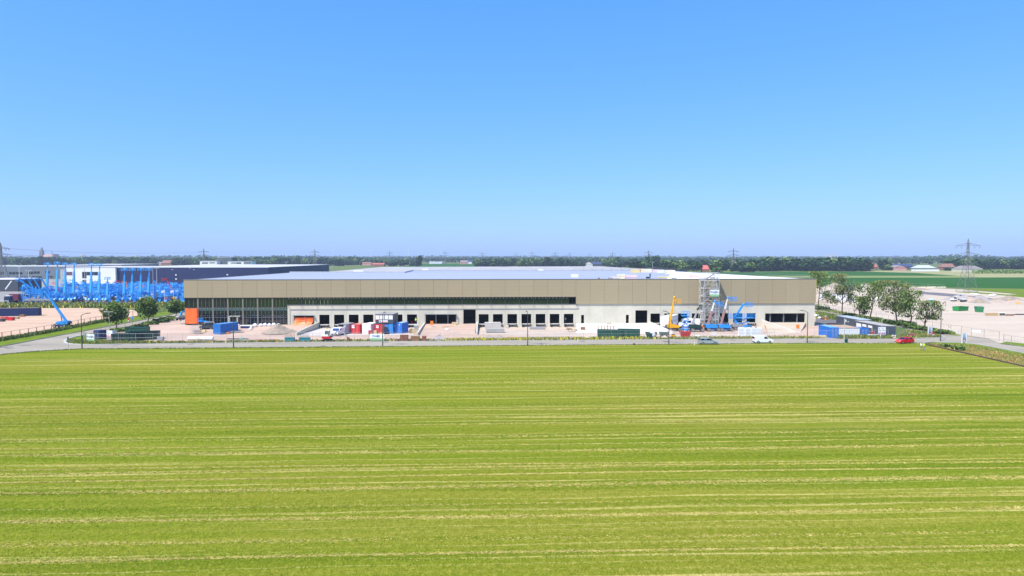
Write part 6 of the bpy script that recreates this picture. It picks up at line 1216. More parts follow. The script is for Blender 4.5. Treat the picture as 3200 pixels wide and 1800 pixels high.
# ============================================================ buildings beyond the machine yard
def Yof(py, z=0.0): return G(1600, py, z).y
def hall(label, px0, px1, Y, depth, ztop, wm, rm, name='industrial_hall', wins=(), trim=None, z0=0.0, ribs=None, cat='building'):
    """flat-roofed hall: front wall at depth Y between two photo columns; windows as (px0,px1,py0,py1)"""
    X0, X1 = XatY(px0,Y,ztop/2), XatY(px1,Y,ztop/2); t = thing(name, label, cat, ((X0+X1)/2, Y, 0)); w = X1-X0
    q = MB(); q.b2(-w/2,w/2,0,.4,z0,ztop-.35); q.build('front_wall', wm, t); q = MB(); q.b2(-w/2,-w/2+.4,.402,depth-.4,z0,ztop-.35); q.b2(w/2-.4,w/2,.402,depth-.4,z0,ztop-.35); q.b2(-w/2,w/2,depth-.398,depth,z0,ztop-.35); q.build('wall', wm, t)
    q = MB(); q.b2(-w/2-.15,w/2+.15,-.15,depth+.15,ztop-.347,ztop); q.build('roof', rm, t)
    for (a,b,c,d,m) in wins:
        xa, xb = XatY(a,Y,6)-(X0+X1)/2, XatY(b,Y,6)-(X0+X1)/2; za, zb = P(a,d,Y).z, P(a,c,Y).z; q = MB(); q.b2(xa,xb,-.12,-.004,za,zb); f = q.build('window', m, t)
        n = max(1, int((xb-xa)/2.2)); q = MB()
        for k in range(1, n): q.b2(xa+(xb-xa)*k/n-.08,xa+(xb-xa)*k/n+.08,-.2,-.122,za,zb)
        if n > 1: q.build('mullion', STEELL, f)
    return t
HB = mat('hall_dark_blue', (.016,.026,.090), .6, .06, .1); HG = mat('hall_grey', (.165,.19,.225), .7, .06, .1); HR = mat('hall_roof_pale', (.46,.46,.47), .8, .06, .05); HW = mat('hall_white', (.76,.76,.76), .7, .03, .1); HD = mat('hall_dark_grey', (.055,.062,.080), .7, .08, .2); WIN = mat('far_window', (.025,.032,.05), .25, .15, .3)
hall('long dark blue hall with pale flat roof behind the machine yard', 361.5, 839, 500, 166, 12.3, HB, HR, wins=[(548,552,857,861,WHITE),(548,552,870,874,WHITE),(708,713,857,860,WHITE),(536,542,842,843.5,HR),(604,609,842,843.5,HR),(592,595,837,839,HR)])
hall('white office block with dark windows at the left end of the dark blue hall', 208, 361, 498, 60, 12.4, HW, HR, wins=[(208.5,226,849.5,860,mat('reddish_window', (.16,.09,.11), .3, .2)),(257,270,849.5,869,WIN),(271,306,849.5,860,WIN),(257,269,875,884,WIN)])
hall('long grey hall with window strips at the far left', -120, 232, 622, 60, 11.2, HG, HR, wins=[(-40,12,849.5,858,WIN),(28,48,850,857,WIN),(50,70,850,857,WIN),(86,104,849,856,WIN),(106,124,848,855,WIN),(142,156,847,853,WIN),(50,90,864,869,WIN),(100,130,863,868,WIN),(145,165,862,867,HD)])
hall('grey pale flat-roofed rear hall behind the white office', 205, 380, 660, 70, 12.2, HG, HR)
hall('pale grey silo box between the grey hall and the white office', 188.5, 206.5, 560, 12, 9.6, mat('silo_grey', (.36,.40,.42), .6, .06, .3), HR)
hall('small dark grey building at the left edge of the yard', -60, 56, 395, 20, 7.2, HD, HW, wins=[(38,56,902,912,HD)])
hall('white far office with window strip behind the dark blue hall', 625, 678, 770, 15, 15.0, HW, HR, wins=[(632,650,820,823.5,WIN),(655,672,820,822.5,WIN)]); hall('dark grey tower block behind the dark blue hall', 678, 725, 780, 15, 19.0, mat('far_tower_grey', (.11,.13,.14), .7, .05), HR); hall('white and grey far office right of the grey tower block', 712, 787, 766, 12, 14.6, HW, HR, wins=[(722,738,820.5,823,WIN),(739,754,820,824,WIN),(762,786,817,825,HG)])
# ============================================================ houses and barns
def gable(label, px0, px1, yb, zeave, zridge, depth, wm, rm, along=True, name='farmhouse', chim=False, wins=0, hip=0.0):
    Y = Yof(yb); X0, X1 = XatY(px0,Y,2), XatY(px1,Y,2); w = X1-X0; t = thing(name, label, 'building', ((X0+X1)/2,Y,0)); q = MB(); q.b2(-w/2,w/2,0,depth,0,zeave); q.build('wall', wm, t); e = .4
    q = MB()
    if along:
        h = hip*w; q.add([(-w/2-e,-e,zeave-.15),(w/2+e,-e,zeave-.15),(w/2+e,depth+e,zeave-.15),(-w/2-e,depth+e,zeave-.15),(-w/2-e+h,depth/2,zridge),(w/2+e-h,depth/2,zridge)], [(0,1,5,4),(2,3,4,5),(1,2,5),(3,0,4),(3,2,1,0)])
    else:
        q.add([(-w/2-e,-e,zeave-.15),(w/2+e,-e,zeave-.15),(w/2+e,depth+e,zeave-.15),(-w/2-e,depth+e,zeave-.15),(0,-e,zridge),(0,depth+e,zridge)], [(0,4,5,3),(1,2,5,4),(2,3,5),(3,2,1,0)])
    r_ = q.build('roof', rm, t)
    if not along: q = MB(); q.add([(-w/2,-.02,zeave-.1),(w/2,-.02,zeave-.1),(0,-.02,zridge-.3)], [(0,1,2)]); q.build('gable_wall', wm, t)
    if chim: q = MB(); q.box((w*.2,depth/2,zridge+.4),(.9,.9,1.8)); q.build('chimney', BRICK, r_)
    for k in range(wins): q = MB(); x = -w/2+w*(k+.5)/wins; q.b2(x-.6,x+.6,-.1,-.003,1.0,2.4); q.build('window', WIN, t)
    return t
RT = mat('roof_tiles_red', (.42,.13,.09), .85, .15, .3); RTB = mat('roof_tiles_brown', (.26,.13,.10), .85, .15, .3); PINK = mat('wall_pink', (.58,.30,.28), .85, .08, .3); BWALL = mat('wall_brick', (.28,.13,.09), .9, .1, .3); SOL = mat('roof_solar', (.05,.06,.13), .3, .1, .2); PALEM = mat('barn_wall_pale', (.55,.54,.40), .8, .05, .2); RGR = mat('barn_roof_grey', (.22,.195,.185), .8, .08, .2); GRN = mat('barn_gable_green', (.18,.25,.19), .8, .05, .2)
gable('farmhouse with red hipped roof and chimney at the edge of the wood', 2717,2744,842.5, 4.0,9.6,9, BWALL, RT, True, chim=True, wins=3, hip=.3)
gable('pink gabled barn beside the farmhouse', 2799,2833,845.5, 4.2,7.6,20, PINK, RGR, False, 'barn'); gable('dark barn with solar roof behind the pink barn', 2786,2856,841.5, 4.5,8.2,16, mat('barn_dark', (.10,.09,.10), .8, .1), SOL, True, 'barn'); gable('low pink annex left of the pink barn', 2785,2799,844.5, 3.4,5.2,9, PINK, RGR, True, 'barn')
gable('white roofed barn with green gable left of the pylon', 2866,2926,846, 4.0,7.6,16, GRN, mat('barn_roof_white', (.44,.48,.46), .7, .05), True, 'barn', hip=.22); hall('long white low shed before the green gabled barn', 2856,2936, Yof(848), 6, 3.0, HW, HR, name='barn')
gable('brown roofed farmhouse left of the pylon foot', 2944,2986,843, 4.2,9.2,10, BWALL, RTB, True, wins=5, hip=.15); gable('pale barn with grey roof behind the pylon', 2995,3072,850, 4.0,8.0,14, PALEM, RGR, True, 'barn', hip=.2)
gable('house with bright red roof behind the right end of the warehouse roof', 2196,2216,850, 3.6,8.6,9, BWALL, mat('roof_bright_red', (.62,.14,.12), .8, .08), True, chim=True, hip=.15); gable('white gabled house among trees behind the roof', 1828,1852,832, 4.5,9,12, HW, RTB, False, wins=2); gable('dark roofed barn right of the white gabled house', 1852,1880,832, 4,8,14, HD, SOL, True, 'barn')
gable('brownish farm roof behind the dark blue hall', 505,537,829, 5,11,16, BWALL, RTB, True); gable('low pale roof left of the brownish farm roof', 470,504,829, 4,7.5,14, PINK, RGR, True); gable('small house with red roof behind the middle of the rear roof', 1163,1200,832.5, 4,6.6,12, BWALL, RT, True); gable('low red brown roofs beyond the rear roof corner', 1132,1160,829, 4,7,12, PINK, RTB, True)
gable('long white greenhouse in the middle distance', 1341,1381,824.5, 3.5,5.5,20, HW, HR, True, 'greenhouse'); gable('pale house with grey roof in the middle distance', 1438,1462,825.5, 5,9.5,14, PINK, RGR, True, wins=3); gable('white and blue barn right of the pale middle-distance house', 1462,1476,825, 6,10,14, HW, SOL, True, 'barn'); gable('low white far house left of the wood', 2140,2160,838, 3.5,7,10, HW, RTB, True)
# church
p = P(131,803,2500); t = thing('church', 'far brick church with pointed spire on the left horizon', 'church', (p.x,2500,0)); CH = mat('church_brick', (.20,.13,.12), .9, .1, .05); CR = mat('church_slate', (.14,.14,.16), .8, .1, .05)
q = MB(); q.box((0,0,18),(11,11,36)); q.build('tower', CH, t); q = MB(); q.prism([(-6,-6),(6,-6),(6,6),(-6,6)],36,54,[(-.3,-.3),(.3,-.3),(.3,.3),(-.3,.3)]); q.build('spire', CR, t)
q = MB(); q.b2(5.5,48,-8,8,0,17); q.build('nave', CH, t); q = MB(); q.add([(5.5,-9,17),(44,-9,17),(44,9,17),(5.5,9,17),(5.5,0,27),(44,0,27)], [(0,1,5,4),(2,3,4,5),(1,2,5),(3,0,4)]); q.build('nave_roof', mat('church_roof', (.42,.26,.22), .9, .1, .05), t); q = MB(); q.add([(44,-14,17),(58,-14,17),(58,14,17),(44,14,17),(51,-14,28),(51,14,28)], [(0,1,4),(0,4,5,3),(1,2,5,4)]); q.b2(44,58,-14,14,0,17); q.build('transept', CH, t)
q = MB(); q.prism([(36,-1.5),(39,-1.5),(39,1.5),(36,1.5)],24,41,[(37.4,-.1),(37.6,-.1),(37.6,.1),(37.4,.1)]); q.build('ridge_turret', CR, t)
for px, top, w, lab in ((256,795,9,'far pale tower group on the left horizon'),(425,797,8,'far water tower above the left wood'),(2595,796,26,'far white factory on the right horizon')):
    Y = 4200; p = P(px, top, Y); q = MB(); q.box((0,0,p.z/2),(w*1.6,14,p.z)); q.box((w*1.1,0,p.z*.42),(w*1.2,12,p.z*.84)); q.box((-w*.9,3,p.z*.38),(w,12,p.z*.76)); tag(q.build('far_building', mat('far_pale', (.5,.5,.5), .9, .05), None, (p.x,Y,0)), lab, 'building')
# ============================================================ pylons and wind turbines
PYL = mat('pylon_steel', (.17,.165,.17), .6, .1, .5)
def pylon_parts(h, w0, arms, tk=1.0):
    out = []; n = 9; lv = [h*.92*(1-(1-k/n)**1.25) for k in range(n+1)]
    W_ = lambda z: max(.5, w0*(1-min(1,z/(h*.62)))**1.0*.75+w0*.25*(1-z/h)+.55) if z < h*.97 else .15
    for sx in (-1,1):
        for sy in (-1,1):
            q = MB()
            for a, b in zip(lv[:-1], lv[1:]): q.bar((sx*W_(a)/2,sy*W_(a)/2,a),(sx*W_(b)/2,sy*W_(b)/2,b),.16*tk)
            q.bar((sx*W_(lv[-1])/2,sy*W_(lv[-1])/2,lv[-1]),(0,0,h),.12*tk); out.append(('leg', q))
    q = MB()
    for a, b in zip(lv[:-1], lv[1:]):
        for sy in (-1,1):
            q.bar((-W_(a)/2,sy*W_(a)/2,a),(W_(b)/2,sy*W_(b)/2,b),.075*tk); q.bar((W_(a)/2,sy*W_(a)/2,a),(-W_(b)/2,sy*W_(b)/2,b),.075*tk)
            q.bar((sy*W_(a)/2,-W_(a)/2,a),(sy*W_(b)/2,W_(b)/2,b),.075*tk); q.bar((-W_(b)/2,sy*W_(b)/2,b),(W_(b)/2,sy*W_(b)/2,b),.07*tk)
    out.append(('lattice', q))
    for z, half in arms:
        q = MB(); c = W_(z)/2
        for s_ in (-1,1):
            for y in (-c,c): q.bar((s_*c,y,z),(s_*half,0,z),.11*tk); q.bar((s_*c,y,z+1.5),(s_*half,0,z+.05),.10*tk)
            for k in range(1,4): f = k/4; q.bar((s_*(c+(half-c)*f),0,z),(s_*(c+(half-c)*(f-.12)),0,z+1.5*(1-f)+.1),.07*tk)
        out.append(('cross_arm', q)); q = MB()
        for s_ in (-1,1):
            for f in ((.55,.95) if half > 6 else (.9,)):
                x = s_*half*f; q.bar((x-.9,0,z-.05),(x,0,z-1.6),.09*tk); q.bar((x+.9,0,z-.05),(x,0,z-1.6),.09*tk)
        out.append(('insulator', q))
    return out
p = G(3021,911.5); t = thing('power_pylon', 'tall steel lattice power pylon standing in the right-hand lot', 'pylon', (p.x,p.y,0)); H_ = P(3024,744.7,p.y).z
for n_, q in pylon_parts(H_, 7.2, [(P(3021,797,p.y).z,8.0),(P(3021,767.5,p.y).z,7.0)]): q.build(n_, PYL, t)
far_p = MB()
for n_, q in pylon_parts(32, 7.0, [(21.5,8.6),(26.8,7.4)], 2.2): far_p.add(q.v, q.f)
far_me = far_p.mesh('power_pylon', PYL)
for k, (px, top, lab) in enumerate([(3,757,'power pylon at the left edge of the picture'),(637,776,'power pylon above the far white office'),(984,778,'power pylon above the wood right of the dark blue hall'),(1218,783,'far pylon left of the tall single tree'),(1391,784,'far pylon right of the last wind turbine'),(1507,786,'faint far pylon in the middle of the horizon'),(1613,789,'faint far pylon left of the pylon pair'),(1663,785,'left pylon of the far pylon pair'),(1735,785,'pylon before the dark far wood'),(1780,788,'faint pylon right of the dark far wood'),(1843,791,'broad pylon above the white gabled house'),(1914,786,'pylon above the wood left of the roof stacks'),(2026,780,'pylon above the roof stacks'),(2292,774,'large far pylon above the right end of the warehouse roof')]):
    Y = 11.5*2133/(800-top); p = P(px, 800, Y); o = link(bpy.data.objects.new('power_pylon', far_me)); o.location = (p.x, Y, 0); tag(o, lab, 'pylon', 'far power pylons')
a = Vector(P(3,757,570)); b = Vector(P(637,776,1022))
for k, (dz, dx) in enumerate(((-5,-7),(-5,7),(-10,-8),(-10,8))):
    q = MB(); pts = []
    for i in range(13): f = i/12; c = a.lerp(b, f); pts.append((c.x+dx*.7, c.y-dx*.7, c.z+dz-14*f*(1-f)))
    q.path(pts, .05, 4); tag(q.build('power_cable', PYL), ['upper near','upper far','lower near','lower far'][k]+' power cable between the left edge pylon and the next pylon', 'cable')
TW = mat('turbine_white', (.80,.81,.83), .5, .02)
for k, (px, hub, rot) in enumerate([(932,786,20),(1042,788,0),(1159,783,60),(1276,785,2),(1378,784,35)]):
    Y = 6000; hp = P(px, hub, Y); t = thing('wind_turbine', ['leftmost far wind turbine','second wind turbine from the left','third wind turbine from the left','wind turbine left of the tall single tree\'s right neighbour' if False else 'fourth wind turbine from the left','rightmost far wind turbine'][k]+' on the horizon', 'wind turbine', (hp.x,Y,0), 0, 'wind turbines on the horizon')
    q = MB(); q.tube((0,0,0),(0,0,hp.z),2.6,1.8,8); q.build('tower', TW, t); q = MB(); q.box((0,-1,hp.z+.5),(4,8,4)); q.build('nacelle', TW, t)
    for j in range(3):
        a_ = R(rot+120*j); q = MB(); d = Vector((math.sin(a_),0,math.cos(a_))); c = Vector((0,-6,hp.z+.5)); q.bar(c, c+d*12, 3.2, 1.2); q.bar(c+d*12, c+d*33, 2.0, .8); q.build('blade', TW, t)
# ============================================================ the machine yard
def flat(t):       # parts of a built thing joined into one small mesh with several materials
    verts, faces, mi, mats = [], [], [], []
    bpy.context.view_layer.update(); inv = t.matrix_world.inverted()
    def walk(o):
        if o.type == 'MESH':
            M = inv @ o.matrix_world; n = len(verts); verts.extend(tuple(M @ v.co) for v in o.data.vertices)
            for f in o.data.polygons:
                m = o.data.materials[f.material_index]
                if m not in mats: mats.append(m)
                faces.append(tuple(i+n for i in f.vertices)); mi.append(mats.index(m))
        for c in o.children: walk(c)
    walk(t); me = bpy.data.meshes.new(t.name); me.from_pydata(verts, [], faces)
    for m in mats: me.materials.append(m)
    me.polygons.foreach_set('material_index', mi); me.update()
    def rm(o):
        for c in list(o.children): rm(c)
        bpy.data.objects.remove(o)
    rm(t); return me
BLUEL = paint('lift_blue_light', (.075,.420,.860)); BLUEM = paint('lift_blue_mid', (.018,.225,.620))
protoB = [boom_lift('x','_'.join(()) or (0,0,0),0,4,5.6,BLUE,BLUEL,BLUE,GREY,(-30,.6),(1.4,.8),name='boom_lift'), boom_lift('x',(0,0,0),0,12,6.0,BLUEM,BLUE,BLUEL,GREYD,(-20,.6),(1.6,.8),name='boom_lift'), artic_lift('x',(0,0,0),0,BLUE,[(80,1.4,.45),(178,2.4,.4),(4,3.6,.4)],GREY), artic_lift('x',(0,0,0),0,BLUEL,[(84,3.0,.45),(-8,1.6,.35)],GREY)]
protoS = [scissor_lift('x',(0,0,0),0,BLUE,2.6,1.3,1.5,2), scissor_lift('x',(0,0,0),0,BLUEL,3.2,1.7,2.2,3), scissor_lift('x',(0,0,0),0,BLUEM,3.6,1.9,1.9,2,deck_over=.3)]
def mastlift(m):
    t = thing('mast_lift','x','lift'); q = MB(); q.box((0,0,.4),(1.6,1.0,.5)); q.box((-.3,0,1.6),(.35,.4,2.6)); q.build('a', m, t); basket(t, (.35,0,.9), 1.1, .8, 1.1, m); return t
protoM = [mastlift(BLUE), mastlift(BLUEL)]
mB = [flat(t) for t in protoB]; mS = [flat(t) for t in protoS]; mM = [flat(t) for t in protoM]
YL = {'B': ('boom_lift','small blue boom lift in the packed rows of the machine yard','boom lift','blue boom lifts packed in the machine yard',mB), 'S': ('scissor_lift','small blue scissor lift in the packed rows of the machine yard','scissor lift','blue scissor lifts packed in the machine yard',mS), 'M': ('mast_lift','small blue upright mast lift in the packed rows of the machine yard','mast lift','blue mast lifts packed in the machine yard',mM)}
ry = random.Random(5); cnt = {'B':0,'S':0,'M':0}
Y = 303.0
while Y < 456:
    px = 62 + ry.uniform(0,8) if Y < 400 else 205+ry.uniform(0,8); 
    while px < 598:
        step = 3.3*2133/Y*ry.uniform(.85,1.3)
        skipit = (px < 150 and ry.random() < .65) or (px < 205 and Y > 400)
        if not skipit and cnt['B']+cnt['S']+cnt['M'] < 520:
            k = ry.choices('BSM', (4,4,3.5))[0]; nm, lb, ct, gr, ms = YL[k]
            o = link(bpy.data.objects.new(nm, ry.choice(ms))); cnt[k] += 1
            o.location = (XatY(px, Y), Y+ry.uniform(-1.2,1.2), 0); o.rotation_euler = (0,0,R(-90+ry.uniform(-12,12)) if ry.random() < .75 else R(ry.choice((0,180))+ry.uniform(-10,10)))
            s_ = ry.uniform(.9,1.3) if Y < 370 else ry.uniform(.75,1.0); o.scale = (s_,s_,s_*ry.uniform(.95,1.25))
            shade = {BLUE:'bright blue',BLUEL:'light blue',BLUEM:'deep blue'}.get(o.data.materials[0] if o.data.materials[0] in (BLUE,BLUEL,BLUEM) else next((m for m in o.data.materials if m in (BLUE,BLUEL,BLUEM)), BLUE), 'blue')
            rowt = 'front' if Y < 345 else ('middle' if Y < 410 else 'back'); zn = next(z for lim, z in ((150,'behind the leaning lifts'),(208,'below the long grey hall'),(285,'before the left half of the white office'),(361,'before the right half of the white office'),(470,'before the dark blue hall with the tall booms'),(540,'between the tall bare pole and the white flags'),(700,'close to the warehouse corner')) if px < lim)
            tag(o, f'{shade} {ct}, {rowt} yard rows, {zn}', ct, f'{ct}s, {rowt} yard rows, {zn}')
        px += step
    Y += 8.4
# the row of tall raised booms at the front
TALL = [(140,947,820,'first tall raised boom from the left'),(170.5,947,817,'second tall raised boom from the left'),(196,946.5,820,'third tall raised boom from the left'),(223,946.5,820.5,'fourth tall raised boom from the left'),(277.5,946.5,822,'tall raised boom before the office windows, left of two'),(303,946.5,823,'tall raised boom before the office windows, right of two'),(329.5,946.5,865,'lower raised boom before the right half of the white office'),(382,945.5,837,'tall raised boom just right of the white office'),(406.5,945.5,837,'second raised boom before the dark blue hall'),(433.5,945,836,'third raised boom before the dark blue hall'),(458,944.5,836,'last tall raised boom before the dark blue hall')]
for px, py, top, lab in TALL:
    p = G(px, py-2); h = P(px, top, p.y).z; group2 = px > 370
    boom_lift('blue lift, '+lab, (p.x,p.y,0), R(-90), 91.5, (h-2.6), BLUEL, BLUEL, BLUE if group2 else BLUEL, GREY, (60,.3), (.9,2.6 if group2 else 2.2), TYREB, lean=R(-2.6), thick=1.55)
for k, (px, s_) in enumerate([(88,1.0),(108,1.0),(128,.98),(151,.98)]):
    p = G(px,945.5); artic_lift('blue boom lift with its arm raised to the left, '+['first','second','third','fourth'][k]+' of the leaning group', (p.x,p.y,0), math.pi, BLUEM, [(98,2.4,.5),(62,7.4,.42),(2,1.2,.3)], BLUE2, scale=s_, tm=TYREB)
p = G(92,942); t = artic_lift('blue boom lift with white tipped arm reaching far to the left', (p.x,p.y+3,0), math.pi, BLUEM, [(75,4.0,.5),(35,7.0,.42)], BLUE2, tm=TYREB)
a, b = P(36,878,Yof(942)), P(17,904,Yof(942)); q = MB(); q.bar(a-Vector((p.x,p.y+3,0)), b-Vector((p.x,p.y+3,0)), .4); o = q.build('white_arm', WHITE, t); o.rotation_euler = (0,0,-math.pi)
for k, (px, py, rzz, el, L_, m, lab) in enumerate([(177,925,180,80,4.8,RED,'red boom lift between the second and third tall booms'),(371,915,180,82,4.6,RED,'red boom lift left of the raised orange boom'),(392,922,180,84,4.9,ORANGE,'orange boom lift right of the first boom before the blue hall'),(536,928,180,64,8.0,RED,'red boom lift with arm raised to the left before the warehouse corner'),(455,915,180,50,3.0,ORANGE,'small orange boom lift behind the last tall boom'),(247,915,-90,60,2.0,YELLOW,'yellow lift in the middle of the machine yard')]):
    p = G(px, py); boom_lift(lab, (p.x,p.y,0), R(rzz), el, L_, m, m, m, GREYD, (-75,.8), (1.6,.8))
p = G(527,941); t = thing('forklift', 'red telescopic forklift lying low before the flag poles', 'forklift', (p.x,p.y,0)); q = MB(); q.side([(-2,.5),(2,.5),(2.2,1.2),(.5,1.6),(-1.8,1.7)],-.9,.9); q.build('body', RED, t); q = MB(); q.bar((-1.5,0,1.7),(2.6,0,1.3),.3); q.build('boom', REDC, t)
for x in (-1.3,1.3):
    for s_ in (-1,1): wheel(t, x, s_*.95, .5, .5, .3, out=s_)
p = G(544,942.5); t = thing('excavator_yellow', 'yellow machine beside the warehouse corner in the yard', 'machine', (p.x,p.y,0)); q = MB(); q.side([(-1.3,.5),(1.4,.5),(1.4,1.6),(.3,2.2),(-1.2,2.0)],-.8,.8); q.build('body', YELLOW, t); q = MB(); q.box((0,0,.3),(2.4,1.5,.4)); q.build('undercarriage', GREYD, t)
p = G(33,947); t = thing('truck', 'dark blue lorry cab with white roof at the left end of the yard', 'truck', (p.x,p.y,0), R(-90)); q = MB(); q.side([(0,.7),(2.2,.7),(2.25,1.7),(2.0,3.0),(0,3.1)],-1.2,1.2); q.build('cab', NAVY, t); q = MB(); q.add([(2.27,-1.0,1.8),(2.27,1.0,1.8),(2.06,1.0,2.8),(2.06,-1.0,2.8)], [(0,1,2,3)]); q.build('windscreen', GLASSV, t, (.02,0,0)); q = MB(); q.box((.9,0,3.2),(1.6,2.2,.18)); q.build('roof_deflector', WHITE, t); q = MB(); q.box((2.3,0,1.1),(.1,2.0,.6)); q.build('grille', GREY, t); q = MB(); q.b2(-5,-.1,-1.2,1.2,.9,1.1); q.build('flatbed', GREYD, t)
for x in (1.3,-3.2,-4.4):
    for s_ in (-1,1): wheel(t, x, s_*1.05, .5, .5, .3, out=s_)
p = G(63,944); container('dark red container behind the dark blue lorry', (p.x,p.y,0), R(90), mat('container_maroon', (.20,.03,.06), .6, .15), 4.0, 2.4, 3.6)
# ============================================================ foliage
def leafmat(name, c, tr=.25):
    m = mat(name, c, .75, .28, .35, spec=.2); return m
LF = [leafmat('leaf_green', (.100,.175,.034)), leafmat('leaf_green_light_lit', (.165,.240,.055)), leafmat('leaf_green_shaded', (.045,.090,.020))]  # base, lit and shaded copies: light on the crowns put into the colour
LFY = [leafmat('leaf_olive', (.125,.155,.048)), leafmat('leaf_olive_lit', (.185,.212,.075)), leafmat('leaf_olive_shaded', (.062,.084,.024))]
LFR = [leafmat('leaf_fresh', (.100,.160,.034)), leafmat('leaf_fresh_lit', (.155,.215,.055)), leafmat('leaf_fresh_shaded', (.040,.072,.016))]
LFF = [leafmat('wood_green', (.018,.056,.016)), leafmat('wood_green_lit', (.036,.088,.022)), leafmat('wood_green_shaded', (.006,.024,.009)), leafmat('copper_leaf', (.055,.022,.040))]
BARK = mat('bark', (.085,.065,.045), .95, .3, 2, bump=.5); BARKL = mat('bark_pale', (.22,.20,.17), .95, .3, 2)
def leaf_quads(C, size, rng, up=.35, elong=1.0, droop=False):
    n = len(C); a = rng.normal(size=(n,3)); a[:,2] = np.abs(a[:,2])*1.0+up; a /= np.linalg.norm(a,axis=1)[:,None]
    u = np.cross(a, rng.normal(size=(n,3))); u /= np.linalg.norm(u,axis=1)[:,None]; v = np.cross(a,u)
    if droop: v = v*.5+np.array([0,0,-1.0])*.9
    s_ = size*(.6+.8*rng.random(n))[:,None]/2
    return np.stack([C-u*s_-v*s_*elong, C+u*s_-v*s_*elong, C+u*s_+v*s_*elong, C-u*s_+v*s_*elong], axis=1)
def crown_points(n, R3, lobes, rng, shell=.55):
    L_ = rng.normal(size=(lobes,3)); L_ /= np.linalg.norm(L_,axis=1)[:,None]; L_ *= (.35+.45*rng.random(lobes))[:,None]; rl = .30+.25*rng.random(lobes)
    k = rng.integers(0, lobes, n); d = rng.normal(size=(n,3)); d /= np.linalg.norm(d,axis=1)[:,None]
    r_ = (shell+(1-shell)*rng.random(n))**.6
    return (L_[k]+d*(rl[k]*r_)[:,None])*np.asarray(R3), k
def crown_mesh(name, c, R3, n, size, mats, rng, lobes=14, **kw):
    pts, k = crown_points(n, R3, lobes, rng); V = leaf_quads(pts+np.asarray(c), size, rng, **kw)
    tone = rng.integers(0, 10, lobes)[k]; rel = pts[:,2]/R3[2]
    mi = np.where(rel+rng.normal(0,.3,n) < -.25, 2, np.where(rel+.10*(tone-5)+rng.normal(0,.25,n) > .35, 1, 0)); return quads_mesh(name, V, mats[:3], mi)  # light painted in: lit tops, shaded undersides, plus random tone per lobe
def trunk_mesh(h, r, rng, limbs=7, spread=2.0, top=.8, bark=None, bend=.15):
    q = MB(); p = Vector((0,0,-.1)); pts = [p]; n = 6
    for k in range(n): p = p+Vector((rng.normal(0,bend),rng.normal(0,bend),h*top/n)); pts.append(p)
    for k in range(n): q.tube(pts[k], pts[k+1], r*(1-.75*k/n), r*(1-.75*(k+1)/n), 7)
    ends = []
    for k in range(limbs):
        i = 2+int(rng.integers(0, n-1)); a = rng.random()*6.28; b = pts[i]; l = spread*(.6+.6*rng.random()); m = b+Vector((math.cos(a)*l*.5,math.sin(a)*l*.5,l*.45)); e = m+Vector((math.cos(a)*l*.55,math.sin(a)*l*.55,l*.25))
        q.tube(b, m, r*.38, r*.25, 5); q.tube(m, e, r*.25, r*.08, 5); ends.append(e)
    return q.mesh('trunk', bark or BARK), ends, pts
rng = np.random.default_rng(3)
def tree(label, px, py, top, wpx, mats=LF, n=2500, size=.34, group=None, low=.28, lobes=24):
    p = G(px, py); h = P(px, top, p.y).z; w = wpx*p.y/F; t = thing('tree', label, 'tree', (p.x,p.y,0), 0, group)
    tm, e, _ = trunk_mesh(h*.8, .14*h/7, rng, 8, w*.35); link(bpy.data.objects.new('trunk', tm), t)
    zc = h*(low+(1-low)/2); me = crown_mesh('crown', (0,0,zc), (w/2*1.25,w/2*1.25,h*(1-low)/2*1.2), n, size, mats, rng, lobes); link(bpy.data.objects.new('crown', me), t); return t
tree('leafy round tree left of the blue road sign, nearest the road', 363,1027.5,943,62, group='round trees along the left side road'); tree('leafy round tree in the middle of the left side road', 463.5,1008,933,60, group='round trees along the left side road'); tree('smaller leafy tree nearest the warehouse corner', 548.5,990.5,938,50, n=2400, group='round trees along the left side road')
def weeping(label, px, py, top, wpx, off=0.0, n=2600, mats=LFY, low=.3):
    p = G(px, py); h = P(px, top, p.y).z; w = wpx*p.y/F; t = thing('tree', label, 'tree', (p.x,p.y,0), 0, 'loose trees along the right-hand path')
    tm, ends, pts = trunk_mesh(h*.95, .24, rng, 17, w*.45, .95, BARK, .22); link(bpy.data.objects.new('trunk', tm), t)
    cl = [np.array(e) for e in ends]+[np.array(q_) for q_ in pts[4:]]
    for e in ends: cl.append(np.array(e)+rng.normal(0,.5,3)*np.array((w*.16,w*.16,.7)))
    C = []
    for c in cl:
        k = n//len(cl); d = rng.normal(0,1,(k,3))*np.array((w*.085+.3,w*.085+.3,.75)); d[:,2] -= np.abs(rng.normal(0,.65,k)); C.append(c+d+np.array((off,0,.3)))
    C = np.concatenate(C); C[:,2] = np.clip(C[:,2], h*low*.9, h*1.02); V = leaf_quads(C, .26, rng, .25, 1.4, True); rel = (C[:,2]/h-.6)*2; mi = np.where(rel+rng.normal(0,.5,len(C)) > .3, 1, np.where(rel+rng.normal(0,.5,len(C)) < -.45, 2, 0))  # sunlit upper and shaded lower foliage put into the leaf colour
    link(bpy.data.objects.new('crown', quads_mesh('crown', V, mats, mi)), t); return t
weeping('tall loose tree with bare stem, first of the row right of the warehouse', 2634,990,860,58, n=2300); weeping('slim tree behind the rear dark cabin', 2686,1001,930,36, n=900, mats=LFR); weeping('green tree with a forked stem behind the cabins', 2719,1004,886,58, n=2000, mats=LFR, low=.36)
weeping('large olive drooping tree, tallest behind the front cabin', 2800,1017,882,74, n=3000); weeping('drooping tree right of the tallest one', 2846,1025,912,46, n=1500, mats=LFR, low=.36); weeping('small crooked tree leaning right, last of the row', 2889,1038,944,48, .9, 1150, low=.5)
